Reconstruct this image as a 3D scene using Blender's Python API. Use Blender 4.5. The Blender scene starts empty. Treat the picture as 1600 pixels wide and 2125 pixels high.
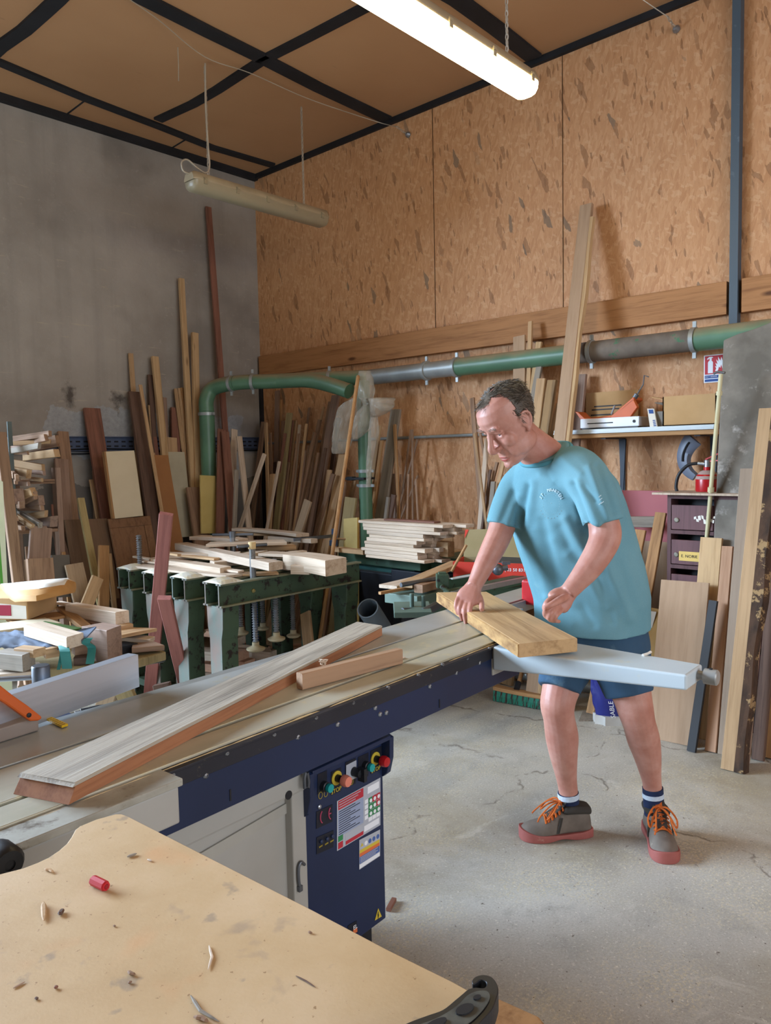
import bpy, bmesh, math, random
from mathutils import Vector as V, Matrix, noise as mnoise
random.seed(7)
scene = bpy.context.scene
col = scene.collection
# ---------------------------------------------------------------- camera
FPX, PITCH, ROLL, YAW = 1604.84, 0.0721006, -0.0206384, 0.8327536
EYE = V((0, 0, 1.45))
fw = V((math.sin(YAW)*math.cos(PITCH), math.cos(YAW)*math.cos(PITCH), -math.sin(PITCH)))
r0 = V((math.cos(YAW), -math.sin(YAW), 0)); u0 = r0.cross(fw)
rt = math.cos(ROLL)*r0 + math.sin(ROLL)*u0
up = -math.sin(ROLL)*r0 + math.cos(ROLL)*u0
cd = bpy.data.cameras.new('camera'); cam = bpy.data.objects.new('camera', cd); col.objects.link(cam)
cam.matrix_world = Matrix(((rt.x, up.x, -fw.x, EYE.x), (rt.y, up.y, -fw.y, EYE.y), (rt.z, up.z, -fw.z, EYE.z), (0, 0, 0, 1)))
cd.sensor_fit = 'VERTICAL'; cd.sensor_height = 24; cd.lens = 24*FPX/2125
cd.clip_start = .05; cd.clip_end = 60
scene.camera = cam
# survey helpers: where does the sight line through a photo pixel meet a plane of the room
def ray(x, y): return fw + rt*((x-800)/FPX) - up*((y-1062.5)/FPX)
def pz(x, y, h=0.0): d = ray(x, y); return EYE + d*((h-EYE.z)/d.z)
def px(x, y, c): d = ray(x, y); return EYE + d*((c-EYE.x)/d.x)
def py(x, y, c): d = ray(x, y); return EYE + d*((c-EYE.y)/d.y)
def pd(x, y, k): return EYE + ray(x, y)*k
def dep(p): return (p-EYE).dot(fw)
XW, YW, ZC = 4.55, 5.65, 3.99
RH = V((rt.x, rt.y, 0)).normalized(); FH = V((fw.x, fw.y, 0)).normalized(); UZ = V((0, 0, 1)); UX = V((1, 0, 0)); UY = V((0, 1, 0))
# ---------------------------------------------------------------- materials
def lin(h):
    if not isinstance(h, str): return tuple(h)+((1,) if len(h) == 3 else ())
    h = h.lstrip('#'); o = []
    for i in (0, 2, 4):
        c = int(h[i:i+2], 16)/255
        o.append(c/12.92 if c <= .04045 else ((c+.055)/1.055)**2.4)
    return (*o, 1)
class NT:
    def __init__(s, name):
        s.m = bpy.data.materials.new(name); s.m.use_nodes = True; s.t = s.m.node_tree
        s.b = s.t.nodes['Principled BSDF']; s.out = s.t.nodes['Material Output']
    def n(s, typ, **kw):
        o = s.t.nodes.new(typ)
        for k, v in kw.items(): setattr(o, k, v)
        return o
    def l(s, a, b): s.t.links.new(a, b)
    def coord(s, scale=(1, 1, 1), rot=(0, 0, 0), rnd=False):
        tc = s.n('ShaderNodeTexCoord'); mp = s.n('ShaderNodeMapping')
        mp.inputs['Scale'].default_value = scale; mp.inputs['Rotation'].default_value = rot
        src = tc.outputs['Object']
        if rnd:
            oi = s.n('ShaderNodeObjectInfo'); ml = s.n('ShaderNodeMath', operation='MULTIPLY'); ml.inputs[1].default_value = 37.0
            s.l(oi.outputs['Random'], ml.inputs[0])
            ad = s.n('ShaderNodeVectorMath', operation='ADD'); s.l(src, ad.inputs[0]); s.l(ml.outputs[0], ad.inputs[1]); src = ad.outputs[0]
        s.l(src, mp.inputs['Vector']); return mp.outputs['Vector']
    def noise(s, vec, scale=1, detail=5, rough=.55, dist=0):
        o = s.n('ShaderNodeTexNoise'); s.l(vec, o.inputs['Vector'])
        o.inputs['Scale'].default_value = scale; o.inputs['Detail'].default_value = detail
        o.inputs['Roughness'].default_value = rough; o.inputs['Distortion'].default_value = dist
        return o.outputs['Fac']
    def ramp(s, fac, stops, interp='LINEAR'):
        o = s.n('ShaderNodeValToRGB'); s.l(fac, o.inputs['Fac']); cr = o.color_ramp; cr.interpolation = interp
        while len(cr.elements) < len(stops): cr.elements.new(.5)
        for e, (p, c) in zip(cr.elements, stops): e.position = p; e.color = lin(c)
        return o.outputs['Color']
    def step(s, fac, lo, hi): return s.ramp(fac, [(lo, (0, 0, 0)), (hi, (1, 1, 1))])
    def mix(s, fac, a, b, mode='MIX'):
        o = s.n('ShaderNodeMix', data_type='RGBA', blend_type=mode)
        if isinstance(fac, (int, float)): o.inputs[0].default_value = fac
        else: s.l(fac, o.inputs[0])
        for i, v in ((6, a), (7, b)):
            if isinstance(v, (str, tuple, list)): o.inputs[i].default_value = lin(v)
            else: s.l(v, o.inputs[i])
        return o.outputs[2]
    def math(s, op, a, b=0.0):
        o = s.n('ShaderNodeMath', operation=op)
        for i, v in ((0, a), (1, b)):
            if isinstance(v, (int, float)): o.inputs[i].default_value = v
            else: s.l(v, o.inputs[i])
        return o.outputs[0]
    def bump(s, h, strength=.3, dist=.01):
        o = s.n('ShaderNodeBump'); o.inputs['Strength'].default_value = strength; o.inputs['Distance'].default_value = dist
        s.l(h, o.inputs['Height']); s.l(o.outputs[0], s.b.inputs['Normal'])
    def done(s, color, rough=.6, metal=0, spec=.4):
        if isinstance(color, (str, tuple)): s.b.inputs['Base Color'].default_value = lin(color)
        else: s.l(color, s.b.inputs['Base Color'])
        if isinstance(rough, (int, float)): s.b.inputs['Roughness'].default_value = rough
        else: s.l(rough, s.b.inputs['Roughness'])
        s.b.inputs['Metallic'].default_value = metal; s.b.inputs['Specular IOR Level'].default_value = spec
        return s.m
MC = {}
def paint(name, c1, c2=None, sc=(4, 4, 4), lo=.4, hi=.65, rough=.55, metal=0, bump=0, spec=.4, c3=None, sc3=30, lo3=.62, hi3=.7):
    if name in MC: return MC[name]
    n = NT(name); c = c1
    if c2 is None: c2 = tuple(x*.82 for x in lin(c1)[:3])
    v = n.coord(sc); f = n.noise(v, 1, 6)
    c = n.mix(n.step(f, lo, hi), c1, c2)
    if c3:
        f3 = n.noise(n.coord((1, 1, 1)), sc3, 5, .7); c = n.mix(n.step(f3, lo3, hi3), c, c3)
    if bump: n.bump(n.noise(n.coord((1, 1, 1)), 60, 4), bump, .004)
    MC[name] = n.done(c, rough, metal, spec); return MC[name]
def wood(name, c1, c2, rough=.7, fine=70, var=.25, bump=.25, knots=False):
    """sawn timber: grain runs along the board's own length (local Z)"""
    if name in MC: return MC[name]
    n = NT(name)
    v = n.coord((16, 16, 1.1), rnd=True); f = n.noise(v, 1.5, 6, .6, .6)
    vf = n.coord((fine, fine, 3), rnd=True); ff = n.noise(vf, 2, 4, .6)
    f2 = n.math('ADD', n.math('MULTIPLY', f, .65), n.math('MULTIPLY', ff, .35))
    c = n.ramp(f2, [(.33, c2), (.52, c1), (.7, tuple(min(1, x*1.12) for x in lin(c1)[:3]))])
    oi = n.n('ShaderNodeObjectInfo'); hs = n.n('ShaderNodeHueSaturation')
    val = n.math('ADD', n.math('MULTIPLY', oi.outputs['Random'], var), 1-var/2)
    n.l(val, hs.inputs['Value']); n.l(c, hs.inputs['Color']); c = hs.outputs['Color']
    if knots:
        k = n.n('ShaderNodeTexVoronoi'); n.l(n.coord((7, 7, 2.2), rnd=True), k.inputs['Vector']); k.inputs['Scale'].default_value = 1
        c = n.mix(n.ramp(k.outputs['Distance'], [(.05, (1, 1, 1)), (.13, (0, 0, 0))]), c, '#5a3820')
    n.bump(f2, bump, .004)
    MC[name] = n.done(c, rough, 0, .3); return MC[name]
# ---------------------------------------------------------------- geometry
class G:
    def __init__(s): s.b = bmesh.new()
    def face(s, pts): return s.b.faces.new([s.b.verts.new(p) for p in pts])
    def loft(s, rings, cap=True, closed=False):
        rv = [[s.b.verts.new(p) for p in r] for r in rings]; n = len(rv[0])
        pairs = list(zip(rv, rv[1:])) + ([(rv[-1], rv[0])] if closed else [])
        for a, c in pairs:
            for i in range(n): s.b.faces.new((a[i], a[(i+1) % n], c[(i+1) % n], c[i]))
        if cap and not closed:
            s.b.faces.new(list(reversed(rv[0]))); s.b.faces.new(rv[-1])
        return s
    def prism(s, poly, vec):
        vec = V(vec); return s.loft([[V(p) for p in poly], [V(p)+vec for p in poly]])
    def box(s, a, b):
        x0, y0, z0 = a; x1, y1, z1 = b
        return s.prism([(x0, y0, z0), (x1, y0, z0), (x1, y1, z0), (x0, y1, z0)], (0, 0, z1-z0))
    def obox(s, c, ux, uy, uz):
        """centre and three half-extent vectors"""
        c, ux, uy, uz = V(c), V(ux), V(uy), V(uz)
        return s.prism([c-ux-uy-uz, c+ux-uy-uz, c+ux+uy-uz, c-ux+uy-uz], uz*2)
    def bar(s, a, b, w, t, side=UZ):
        """rectangular bar from a to b; w across SIDE, t across the third way"""
        a, b = V(a), V(b); d = (b-a).normalized(); sd = V(side); sd = (sd-d*sd.dot(d)).normalized(); q = d.cross(sd)
        return s.obox((a+b)/2, (b-a)/2, sd*w/2, q*t/2)
    def tube(s, pts, r, n=10, closed=False, flat=1.0):
        pts = [V(p) for p in pts]; N = len(pts); rr = r if isinstance(r, (list, tuple)) else [r]*N
        rings = []; ref = None
        for i, p in enumerate(pts):
            if closed: d = (pts[(i+1) % N]-pts[i-1])
            else: d = pts[min(i+1, N-1)]-pts[max(i-1, 0)]
            d.normalize()
            if ref is None:
                ref = UZ if abs(d.z) < .9 else UX
            q = d.cross(ref).normalized(); ref = q.cross(d).normalized()
            rings.append([p+(q*math.cos(2*math.pi*k/n)+ref*math.sin(2*math.pi*k/n)*flat)*rr[i] for k in range(n)])
        return s.loft(rings, closed=closed)
    def lathe(s, prof, o, ax=UZ, n=20):
        ax = V(ax).normalized(); q = ax.cross(UX if abs(ax.x) < .9 else UY).normalized(); w = ax.cross(q); o = V(o)
        return s.loft([[o+ax*h+(q*math.cos(2*math.pi*k/n)+w*math.sin(2*math.pi*k/n))*max(r, 1e-4) for k in range(n)] for r, h in prof])
    def ball(s, c, r, n=12, m=8, R=None):
        c = V(c); r = V(r) if not isinstance(r, (int, float)) else V((r, r, r)); rings = []
        for j in range(m+1):
            th = math.pi*(j+.02)/(m+.04)
            ring = []
            for k in range(n):
                p = V((r.x*math.sin(th)*math.cos(2*math.pi*k/n), r.y*math.sin(th)*math.sin(2*math.pi*k/n), -r.z*math.cos(th)))
                ring.append(c+(R @ p if R else p))
            rings.append(ring)
        return s.loft(rings)
    def mesh(s, name):
        bmesh.ops.recalc_face_normals(s.b, faces=s.b.faces)
        me = bpy.data.meshes.new(name); s.b.to_mesh(me); s.b.free(); return me
    def build(s, name, mat, parent=None, smooth=False, bev=0, label=None, cat=None, group=None, kind=None, mats=None, seg=2):
        me = s.mesh(name); o = bpy.data.objects.new(name, me); col.objects.link(o)
        me.materials.append(mat)
        for m in mats or (): me.materials.append(m)
        if parent is None:
            xs = [v.co for v in me.vertices]; lo = V((min(v[i] for v in xs) for i in range(3))); hi = V((max(v[i] for v in xs) for i in range(3)))
            c = V(((lo.x+hi.x)/2, (lo.y+hi.y)/2, lo.z)) if kind is None else V((0, 0, 0))
            me.transform(Matrix.Translation(-c)); o.location = c
        else: attach(o, parent)
        fin(o, smooth, bev, seg); tag(o, label, cat, group, kind)
        return o
def attach(o, parent): o.parent = parent; o.matrix_parent_inverse = PM[parent.name].inverted()
PM = {}
def fin(o, smooth=False, bev=0, seg=2):
    if smooth:
        o.data.polygons.foreach_set('use_smooth', [True]*len(o.data.polygons))
        if hasattr(o.data, 'set_sharp_from_angle'): o.data.set_sharp_from_angle(angle=math.radians(50 if smooth is True else smooth))
    if bev:
        m = o.modifiers.new('bevel', 'BEVEL'); m.width = bev; m.segments = seg; m.limit_method = 'ANGLE'; m.angle_limit = math.radians(40)
    PM[o.name] = o.matrix_basis.copy()
def tag(o, label=None, cat=None, group=None, kind=None):
    if label: o['label'] = label
    if cat: o['category'] = cat
    if group: o['group'] = group
    if kind: o['kind'] = kind
    return o
def thing(name, label, cat, loc, group=None):
    o = bpy.data.objects.new(name, None); col.objects.link(o); o.location = V(loc); o.empty_display_size = .1
    PM[o.name] = o.matrix_basis.copy(); return tag(o, label, cat, group)
def crom(pts, n):
    """Catmull-Rom through points (tuples/vectors of any length)"""
    P = [tuple(p) for p in pts]; P = [P[0]]+P+[P[-1]]; out = []
    for i in range(1, len(P)-2):
        for k in range(n):
            t = k/n; a, b, c, d = P[i-1], P[i], P[i+1], P[i+2]
            out.append(tuple(.5*((2*b[j])+(c[j]-a[j])*t+(2*a[j]-5*b[j]+4*c[j]-d[j])*t*t+(3*b[j]-a[j]-3*c[j]+d[j])*t**3) for j in range(len(b))))
    out.append(P[-2]); return out
def board(name, label, a, b, w, t, mat, side, group=None, cat='board', parent=None, cut=0.0, bow=None, edge=None, segs=5, w2=None):
    """a piece of timber from a to b (centre line), w wide along SIDE, t thick; eased edges, a little bow, its own local frame with Z along the grain"""
    a, b = V(a), V(b); d = b-a; L = d.length; d.normalize(); sd = V(side); sd = (sd-d*sd.dot(d)).normalized(); q = d.cross(sd).normalized(); sd = q.cross(d)
    M4 = Matrix(((sd.x, q.x, d.x, a.x), (sd.y, q.y, d.y, a.y), (sd.z, q.z, d.z, a.z), (0, 0, 0, 1)))
    g = G(); c = min(.0025, w*.12, t*.12) if edge is None else edge
    rnd = random.Random(hash((round(a.x, 3), round(b.y, 3), round(L, 3))) & 0xffff)
    bw = (rnd.uniform(-1, 1)*min(.006, t*.3) if bow is None else bow); rings = []
    for i in range(segs+1):
        f = i/segs; off = bw*4*f*(1-f); ww = (w if w2 is None else w+(w2-w)*f)/2; tt = t/2
        jw = ww*(1+rnd.uniform(-.012, .012)); zz = L*f
        pr = [(-jw+c, -tt), (jw-c, -tt), (jw, -tt+c), (jw, tt-c), (jw-c, tt), (-jw+c, tt), (-jw, tt-c), (-jw, -tt+c)]
        rings.append([V((x, y+off, zz+(cut*x if i == segs else (-cut*x*.4 if i == 0 else 0)))) for x, y in pr])
    g.loft(rings); me = g.mesh(name); o = bpy.data.objects.new(name, me); col.objects.link(o); me.materials.append(mat)
    o.matrix_world = M4; PM[o.name] = M4.copy()
    if parent is not None: attach(o, parent)
    return tag(o, label, cat if parent is None else None, group)
def settle(o):
    """stand a tilted board on its lowest corner"""
    M4 = o.matrix_world.copy(); z = min((M4 @ v.co).z for v in o.data.vertices); M4.translation.z -= z; o.matrix_world = M4; PM[o.name] = M4.copy(); return o
def leanY(label, t_, b_, w, mat, gap=.02, lean=.35, thick=.022, name='board', group=None, cat='board', cut=0.0, foot=0.0, w2=None, wall=None):
    yw = (YW if wall is None else wall); A = py(*t_, yw-gap-thick); k = (lean-gap)/max(A.z-foot, .2)
    d = ray(*b_); nrm = V((0, 1, -k)); c = yw-lean-thick-k*foot; s = (c-EYE.dot(nrm))/d.dot(nrm); B = EYE+d*s
    F = A+(B-A)*((A.z-foot)/(A.z-B.z)); ww = w*dep(A)/FPX/.68
    return settle(board(name, label, F, A, ww, thick, mat, UX, group, cat, cut=cut, w2=w2))
def leanX(label, t_, b_, w, mat, gap=.02, lean=.35, thick=.022, name='board', group=None, cat='board', cut=0.0, foot=0.0, w2=None, wall=None):
    xw = (XW if wall is None else wall); A = px(*t_, xw-gap-thick); k = (lean-gap)/max(A.z-foot, .2)
    d = ray(*b_); nrm = V((1, 0, -k)); c = xw-lean-thick-k*foot; s = (c-EYE.dot(nrm))/d.dot(nrm); B = EYE+d*s
    F = A+(B-A)*((A.z-foot)/(A.z-B.z)); ww = w*dep(A)/FPX/.74
    return settle(board(name, label, F, A, ww, thick, mat, UY, group, cat, cut=cut, w2=w2))
def text(s, size, o, ux, uy, mat, parent, name='lettering', lift=.0008, align='CENTER', stretch=1.0):
    cu = bpy.data.curves.new(name, 'FONT'); cu.body = s; cu.size = size; cu.align_x = align; cu.align_y = 'CENTER'; cu.extrude = .0004; cu.resolution_u = 3
    tmp = bpy.data.objects.new('tmp_text', cu); col.objects.link(tmp); dg = bpy.context.evaluated_depsgraph_get(); dg.update()
    me = bpy.data.meshes.new_from_object(tmp.evaluated_get(dg)); bpy.data.objects.remove(tmp); me.name = name
    ux, uy = V(ux).normalized(), V(uy).normalized(); nz = ux.cross(uy); o = V(o)+nz*lift
    M4 = Matrix(((ux.x*stretch, uy.x, nz.x, o.x), (ux.y*stretch, uy.y, nz.y, o.y), (ux.z*stretch, uy.z, nz.z, o.z), (0, 0, 0, 1)))
    me.transform(M4); ob = bpy.data.objects.new(name, me); col.objects.link(ob); me.materials.clear(); me.materials.append(mat); PM[ob.name] = Matrix()
    attach(ob, parent); return ob
def remesh(g, vox, it=2, name='m'):
    me = g.mesh(name); o = bpy.data.objects.new('tmp_remesh', me); col.objects.link(o)
    m = o.modifiers.new('r', 'REMESH'); m.mode = 'VOXEL'; m.voxel_size = vox; m.use_smooth_shade = True
    dg = bpy.context.evaluated_depsgraph_get(); dg.update(); out = bpy.data.meshes.new_from_object(o.evaluated_get(dg))
    bpy.data.objects.remove(o); b = bmesh.new(); b.from_mesh(out)
    for _ in range(it): bmesh.ops.smooth_vert(b, verts=b.verts, factor=.5, use_axis_x=True, use_axis_y=True, use_axis_z=True)
    b.to_mesh(out); b.free(); out.polygons.foreach_set('use_smooth', [True]*len(out.polygons)); return out
def put(me, name, mat, parent=None, **kw):
    o = bpy.data.objects.new(name, me); col.objects.link(o); me.materials.clear(); me.materials.append(mat); PM[o.name] = Matrix()
    if parent is not None: attach(o, parent)
    return tag(o, **kw)
def onbox(g, a, b): return g.box(a, b)
# ================================================================ materials in use
W_TAN = wood('wood_tan', '#b0906b', '#876747')
W_BRN = wood('wood_brown', '#8d7059', '#634937')
W_DRK = wood('wood_dark', '#614a3d', '#402e26')
W_RED = wood('wood_reddish', '#7d5444', '#573a2f')
W_MAU = wood('wood_mauve', '#8c7363', '#6a5447')
W_PAL = wood('wood_pale', '#b99a72', '#99774f', knots=True)
W_LGT = wood('wood_light_sawn', '#bfac98', '#9f8972')
W_FRS = wood('wood_fresh', '#c6b29c', '#a9927a')
W_ORG = wood('wood_orange', '#a27a50', '#7f5a37')
W_GRY = wood('wood_grey', '#897f72', '#696055')
W_BEI = wood('wood_beige', '#a08a70', '#87715a', var=.1, bump=.08)
W_MDF = wood('fibreboard_brown', '#a2866b', '#94785d', fine=20, var=.08, bump=.03)
W_OLV = wood('wood_olive', '#91805a', '#736443')
M_YEL = paint('yellow_board', '#bfa968', '#b09a58', rough=.6)
M_CREAM = paint('cream_laminate', '#cfc3a8', '#c2b496', sc=(2, 2, 2), rough=.5)
M_BLACK = paint('black_strip', '#131418', '#1c1d22', rough=.7)
M_STEEL = paint('bright_steel', '#a9adb2', '#8e9297', rough=.35, metal=.8)
M_DSTEEL = paint('dull_steel', '#71757a', '#4e5157', rough=.45, metal=.7, c3='#5b4a3a', sc3=25)
M_ALU = paint('aluminium', '#a8aaa8', '#93958f', sc=(3, 3, 3), rough=.38, metal=.55)
M_NAVY = paint('navy_enamel', '#1b2847', '#18233d', sc=(2, 2, 2), rough=.42, c3='#2a3352', sc3=50, lo3=.68, hi3=.75)
M_DNAVY = paint('dark_strip', '#23242c', '#1b1c24', rough=.5, c3='#4a443b', sc3=40)
M_MGREY = paint('machine_grey', '#a09e97', '#97948c', sc=(2, 2, 2), rough=.45)
M_LGREY = paint('light_machine_grey', '#c3cdd2', '#b7c1c6', sc=(2, 2, 2), rough=.4)
M_GREEN = paint('green_machine', '#34523f', '#2a4434', rough=.5, c3='#2a221a', sc3=22, lo3=.6, hi3=.66)
M_GRUST = paint('green_rusty', '#3b4f3c', '#324232', rough=.6, c3='#1d1512', sc3=16, lo3=.56, hi3=.62)
def dusty(name, c1, c2, rough, metal=0, amt=.8):
    n = NT(name); f = n.noise(n.coord((4, 4, 4)), 1, 6); c = n.mix(n.step(f, .4, .65), c1, c2)
    ge = n.n('ShaderNodeNewGeometry'); sx = n.n('ShaderNodeSeparateXYZ'); n.l(ge.outputs['Normal'], sx.inputs[0])
    m = n.math('ADD', sx.outputs['Z'], n.math('MULTIPLY', n.math('SUBTRACT', n.noise(n.coord((6, 6, 6)), 1, 5), .5), .9)); m = n.step(m, .15, .75)
    c = n.mix(n.math('MULTIPLY', m, amt), c, '#8d7d62'); MC[name] = n.done(c, rough, metal, .4); return MC[name]
M_DUCT = dusty('duct_green', '#557a60', '#4b6c55', .4)
M_DUCTG = dusty('duct_zinc', '#9a9f9f', '#868b8b', .4, .3, .5)
M_DUCTB = paint('duct_rusty', '#6d6257', '#5b5148', sc=(9, 9, 9), rough=.75, c3='#3f6b4d', sc3=6, lo3=.58, hi3=.62)
M_BEND = paint('lit_green', '#59635b', '#6c5b51', sc=(9, 9, 5), rough=.6, c3='#4d5c4e', sc3=24)  # paler green for bench faces towards the door: daylight put into the colour
M_TUBEW = paint('lamp_housing', '#a99a7e', '#998a6f', rough=.5)
M_CHAIN = paint('chain_steel', '#bdb4a4', '#a79e8e', rough=.5, metal=.4)
M_CARD = paint('cardboard', '#b79468', '#a98659', sc=(3, 3, 3), rough=.85)
M_PAPER = paint('paper_white', '#d9d5cc', '#cdc8bd', rough=.8)
M_WHITE = paint('white_plastic', '#dfe3ea', '#d3d8e0', rough=.4)
M_ORANGE = paint('orange_paint', '#c05a22', '#b25019', rough=.45)
M_RED = paint('red_enamel', '#b01d22', '#a3161c', rough=.3)
M_RUBBER = paint('black_plastic', '#16181c', '#1e2126', rough=.45)
M_DUST = paint('pale_dust', '#cdb58a', '#bda374', sc=(30, 30, 30), rough=.95)
M_INK = paint('black_ink', '#17181c', '#17181c', rough=.6)
M_WINK = paint('white_ink', '#dfe2e6', '#dfe2e6', rough=.6)
# ================================================================ setting
def osb(name):
    n = NT(name); tc = n.n('ShaderNodeTexCoord')
    def flakes(scale, rot, k):
        mp = n.n('ShaderNodeMapping'); mp.inputs['Rotation'].default_value = (rot, 0, 0); n.l(tc.outputs['Object'], mp.inputs['Vector'])
        m2 = n.n('ShaderNodeMapping'); m2.inputs['Scale'].default_value = scale; m2.inputs['Location'].default_value = (k, k*2, k*3); n.l(mp.outputs[0], m2.inputs['Vector'])
        nz = n.n('ShaderNodeTexNoise'); nz.inputs['Scale'].default_value = 1.3; nz.inputs['Detail'].default_value = 3; n.l(m2.outputs[0], nz.inputs['Vector'])
        ad = n.n('ShaderNodeVectorMath', operation='MULTIPLY_ADD'); n.l(nz.outputs['Color'], ad.inputs[0]); ad.inputs[1].default_value = (0, .9, .9); n.l(m2.outputs[0], ad.inputs[2])
        v = n.n('ShaderNodeTexVoronoi'); v.inputs['Scale'].default_value = 1; n.l(ad.outputs[0], v.inputs['Vector'])
        sp = n.n('ShaderNodeSeparateColor'); n.l(v.outputs['Color'], sp.inputs[0]); return sp
    a = flakes((0.01, 84, 21), .12, 1); b = flakes((.01, 66, 16), -.3, 5); c3 = flakes((.01, 30, 9), .3, 9); d4 = flakes((.01, 60, 34), 1.1, 13)
    base = n.ramp(a.outputs[0], [(0, '#bd8a5f'), (.35, '#c29064'), (.7, '#c7966b'), (1, '#cd9e74')])
    base2 = n.ramp(b.outputs[0], [(0, '#b8855a'), (.5, '#c08e63'), (1, '#ca9b70')])
    c = n.mix(n.step(b.outputs[1], .5, .6), base, base2)
    c = n.mix(n.math('MULTIPLY', n.step(d4.outputs[1], .9, .92), .5), c, '#d2a880')
    c = n.mix(n.math('MULTIPLY', n.step(c3.outputs[1], .965, .975), .55), c, '#7d5535')
    c = n.mix(n.math('MULTIPLY', n.step(a.outputs[2], .97, .98), .6), c, '#7a5232')
    c = n.mix(n.math('MULTIPLY', n.step(c3.outputs[2], .992, .995), .7), c, '#6d6152')
    fn = n.noise(n.coord((1, 70, 22)), 1.5, 4, .65); c = n.mix(n.math('MULTIPLY', n.step(fn, .58, .7), .35), c, '#8d5f3a')
    big = n.noise(n.coord((1, .35, .5)), 1.1, 4); c = n.mix(n.step(big, .4, .75), c, n.mix(1.0, c, (.88, .86, .84), 'MULTIPLY'))
    n.bump(a.outputs[0], .12, .002)
    return n.done(c, .62, 0, .35)
def concrete_wall():
    n = NT('concrete_wall'); v = n.coord((1, 1, 1)); f = n.noise(v, 1.2, 8, .6); c = n.ramp(f, [(.3, '#837b73'), (.5, '#979087'), (.7, '#a69f96')])
    st = n.noise(n.coord((9, 1, .35)), 1, 5); c = n.mix(n.math('MULTIPLY', n.step(st, .52, .8), .5), c, '#7d7974')
    fine = n.noise(v, 28, 6, .7); c = n.mix(n.step(fine, .58, .75), c, '#a39b91')
    hz = n.noise(n.coord((4, 1, 40)), 1, 5, .65); c = n.mix(n.math('MULTIPLY', n.step(hz, .64, .7), .5), c, '#b3a691')
    sx = n.n('ShaderNodeSeparateXYZ'); tc = n.n('ShaderNodeTexCoord'); n.l(tc.outputs['Object'], sx.inputs[0])
    wob = n.math('MULTIPLY', n.math('SUBTRACT', n.noise(v, 4.2, 7, .6), .5), .32)
    zz = n.math('ADD', sx.outputs['Z'], wob); xx = n.math('ADD', sx.outputs['X'], wob)
    # pale cement repair above the cable tray, in two patches
    def patch(x0, x1, z0, z1):
        m = n.math('MULTIPLY', n.math('GREATER_THAN', xx, x0), n.math('LESS_THAN', xx, x1))
        return n.math('MULTIPLY', m, n.math('MULTIPLY', n.math('GREATER_THAN', zz, z0), n.math('LESS_THAN', zz, z1)))
    pt = n.math('MAXIMUM', patch(2.55, 3.5, 1.5, 1.84), patch(3.85, 4.3, 1.2, 1.8))
    c = n.mix(n.math('MULTIPLY', pt, .85), c, n.ramp(fine, [(.3, '#8b8d8f'), (.7, '#a5a7a8')]))
    # smoke-dark blotches, a darker lower part, and the paler bare band under the ceiling
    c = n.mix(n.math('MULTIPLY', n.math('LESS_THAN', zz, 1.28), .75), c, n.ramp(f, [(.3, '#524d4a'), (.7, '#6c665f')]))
    c = n.mix(n.math('MULTIPLY', n.step(n.noise(n.coord((1.5, 1, 1.5)), 1, 3), .55, .68), .5), c, '#716b64')
    c = n.mix(n.math('MULTIPLY', patch(2.7, 3.9, 3.35, 3.62), .3), c, '#9c938a')
    for bx, bz in ((2.74, 1.96), (3.12, 1.93)):
        dx = n.math('SUBTRACT', xx, bx); dz_ = n.math('MULTIPLY', n.math('SUBTRACT', zz, bz), .7); rr_ = n.math('SQRT', n.math('ADD', n.math('MULTIPLY', dx, dx), n.math('MULTIPLY', dz_, dz_)))
        rr_ = n.math('ADD', rr_, n.math('MULTIPLY', n.math('SUBTRACT', n.noise(v, 22, 5, .7), .5), .12))
        c = n.mix(n.ramp(rr_, [(.02, (.8, .8, .8)), (.075, (0, 0, 0))]), c, '#3b332e')
    n.bump(fine, .25, .006); return n.done(c, .85, 0, .25)
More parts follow.
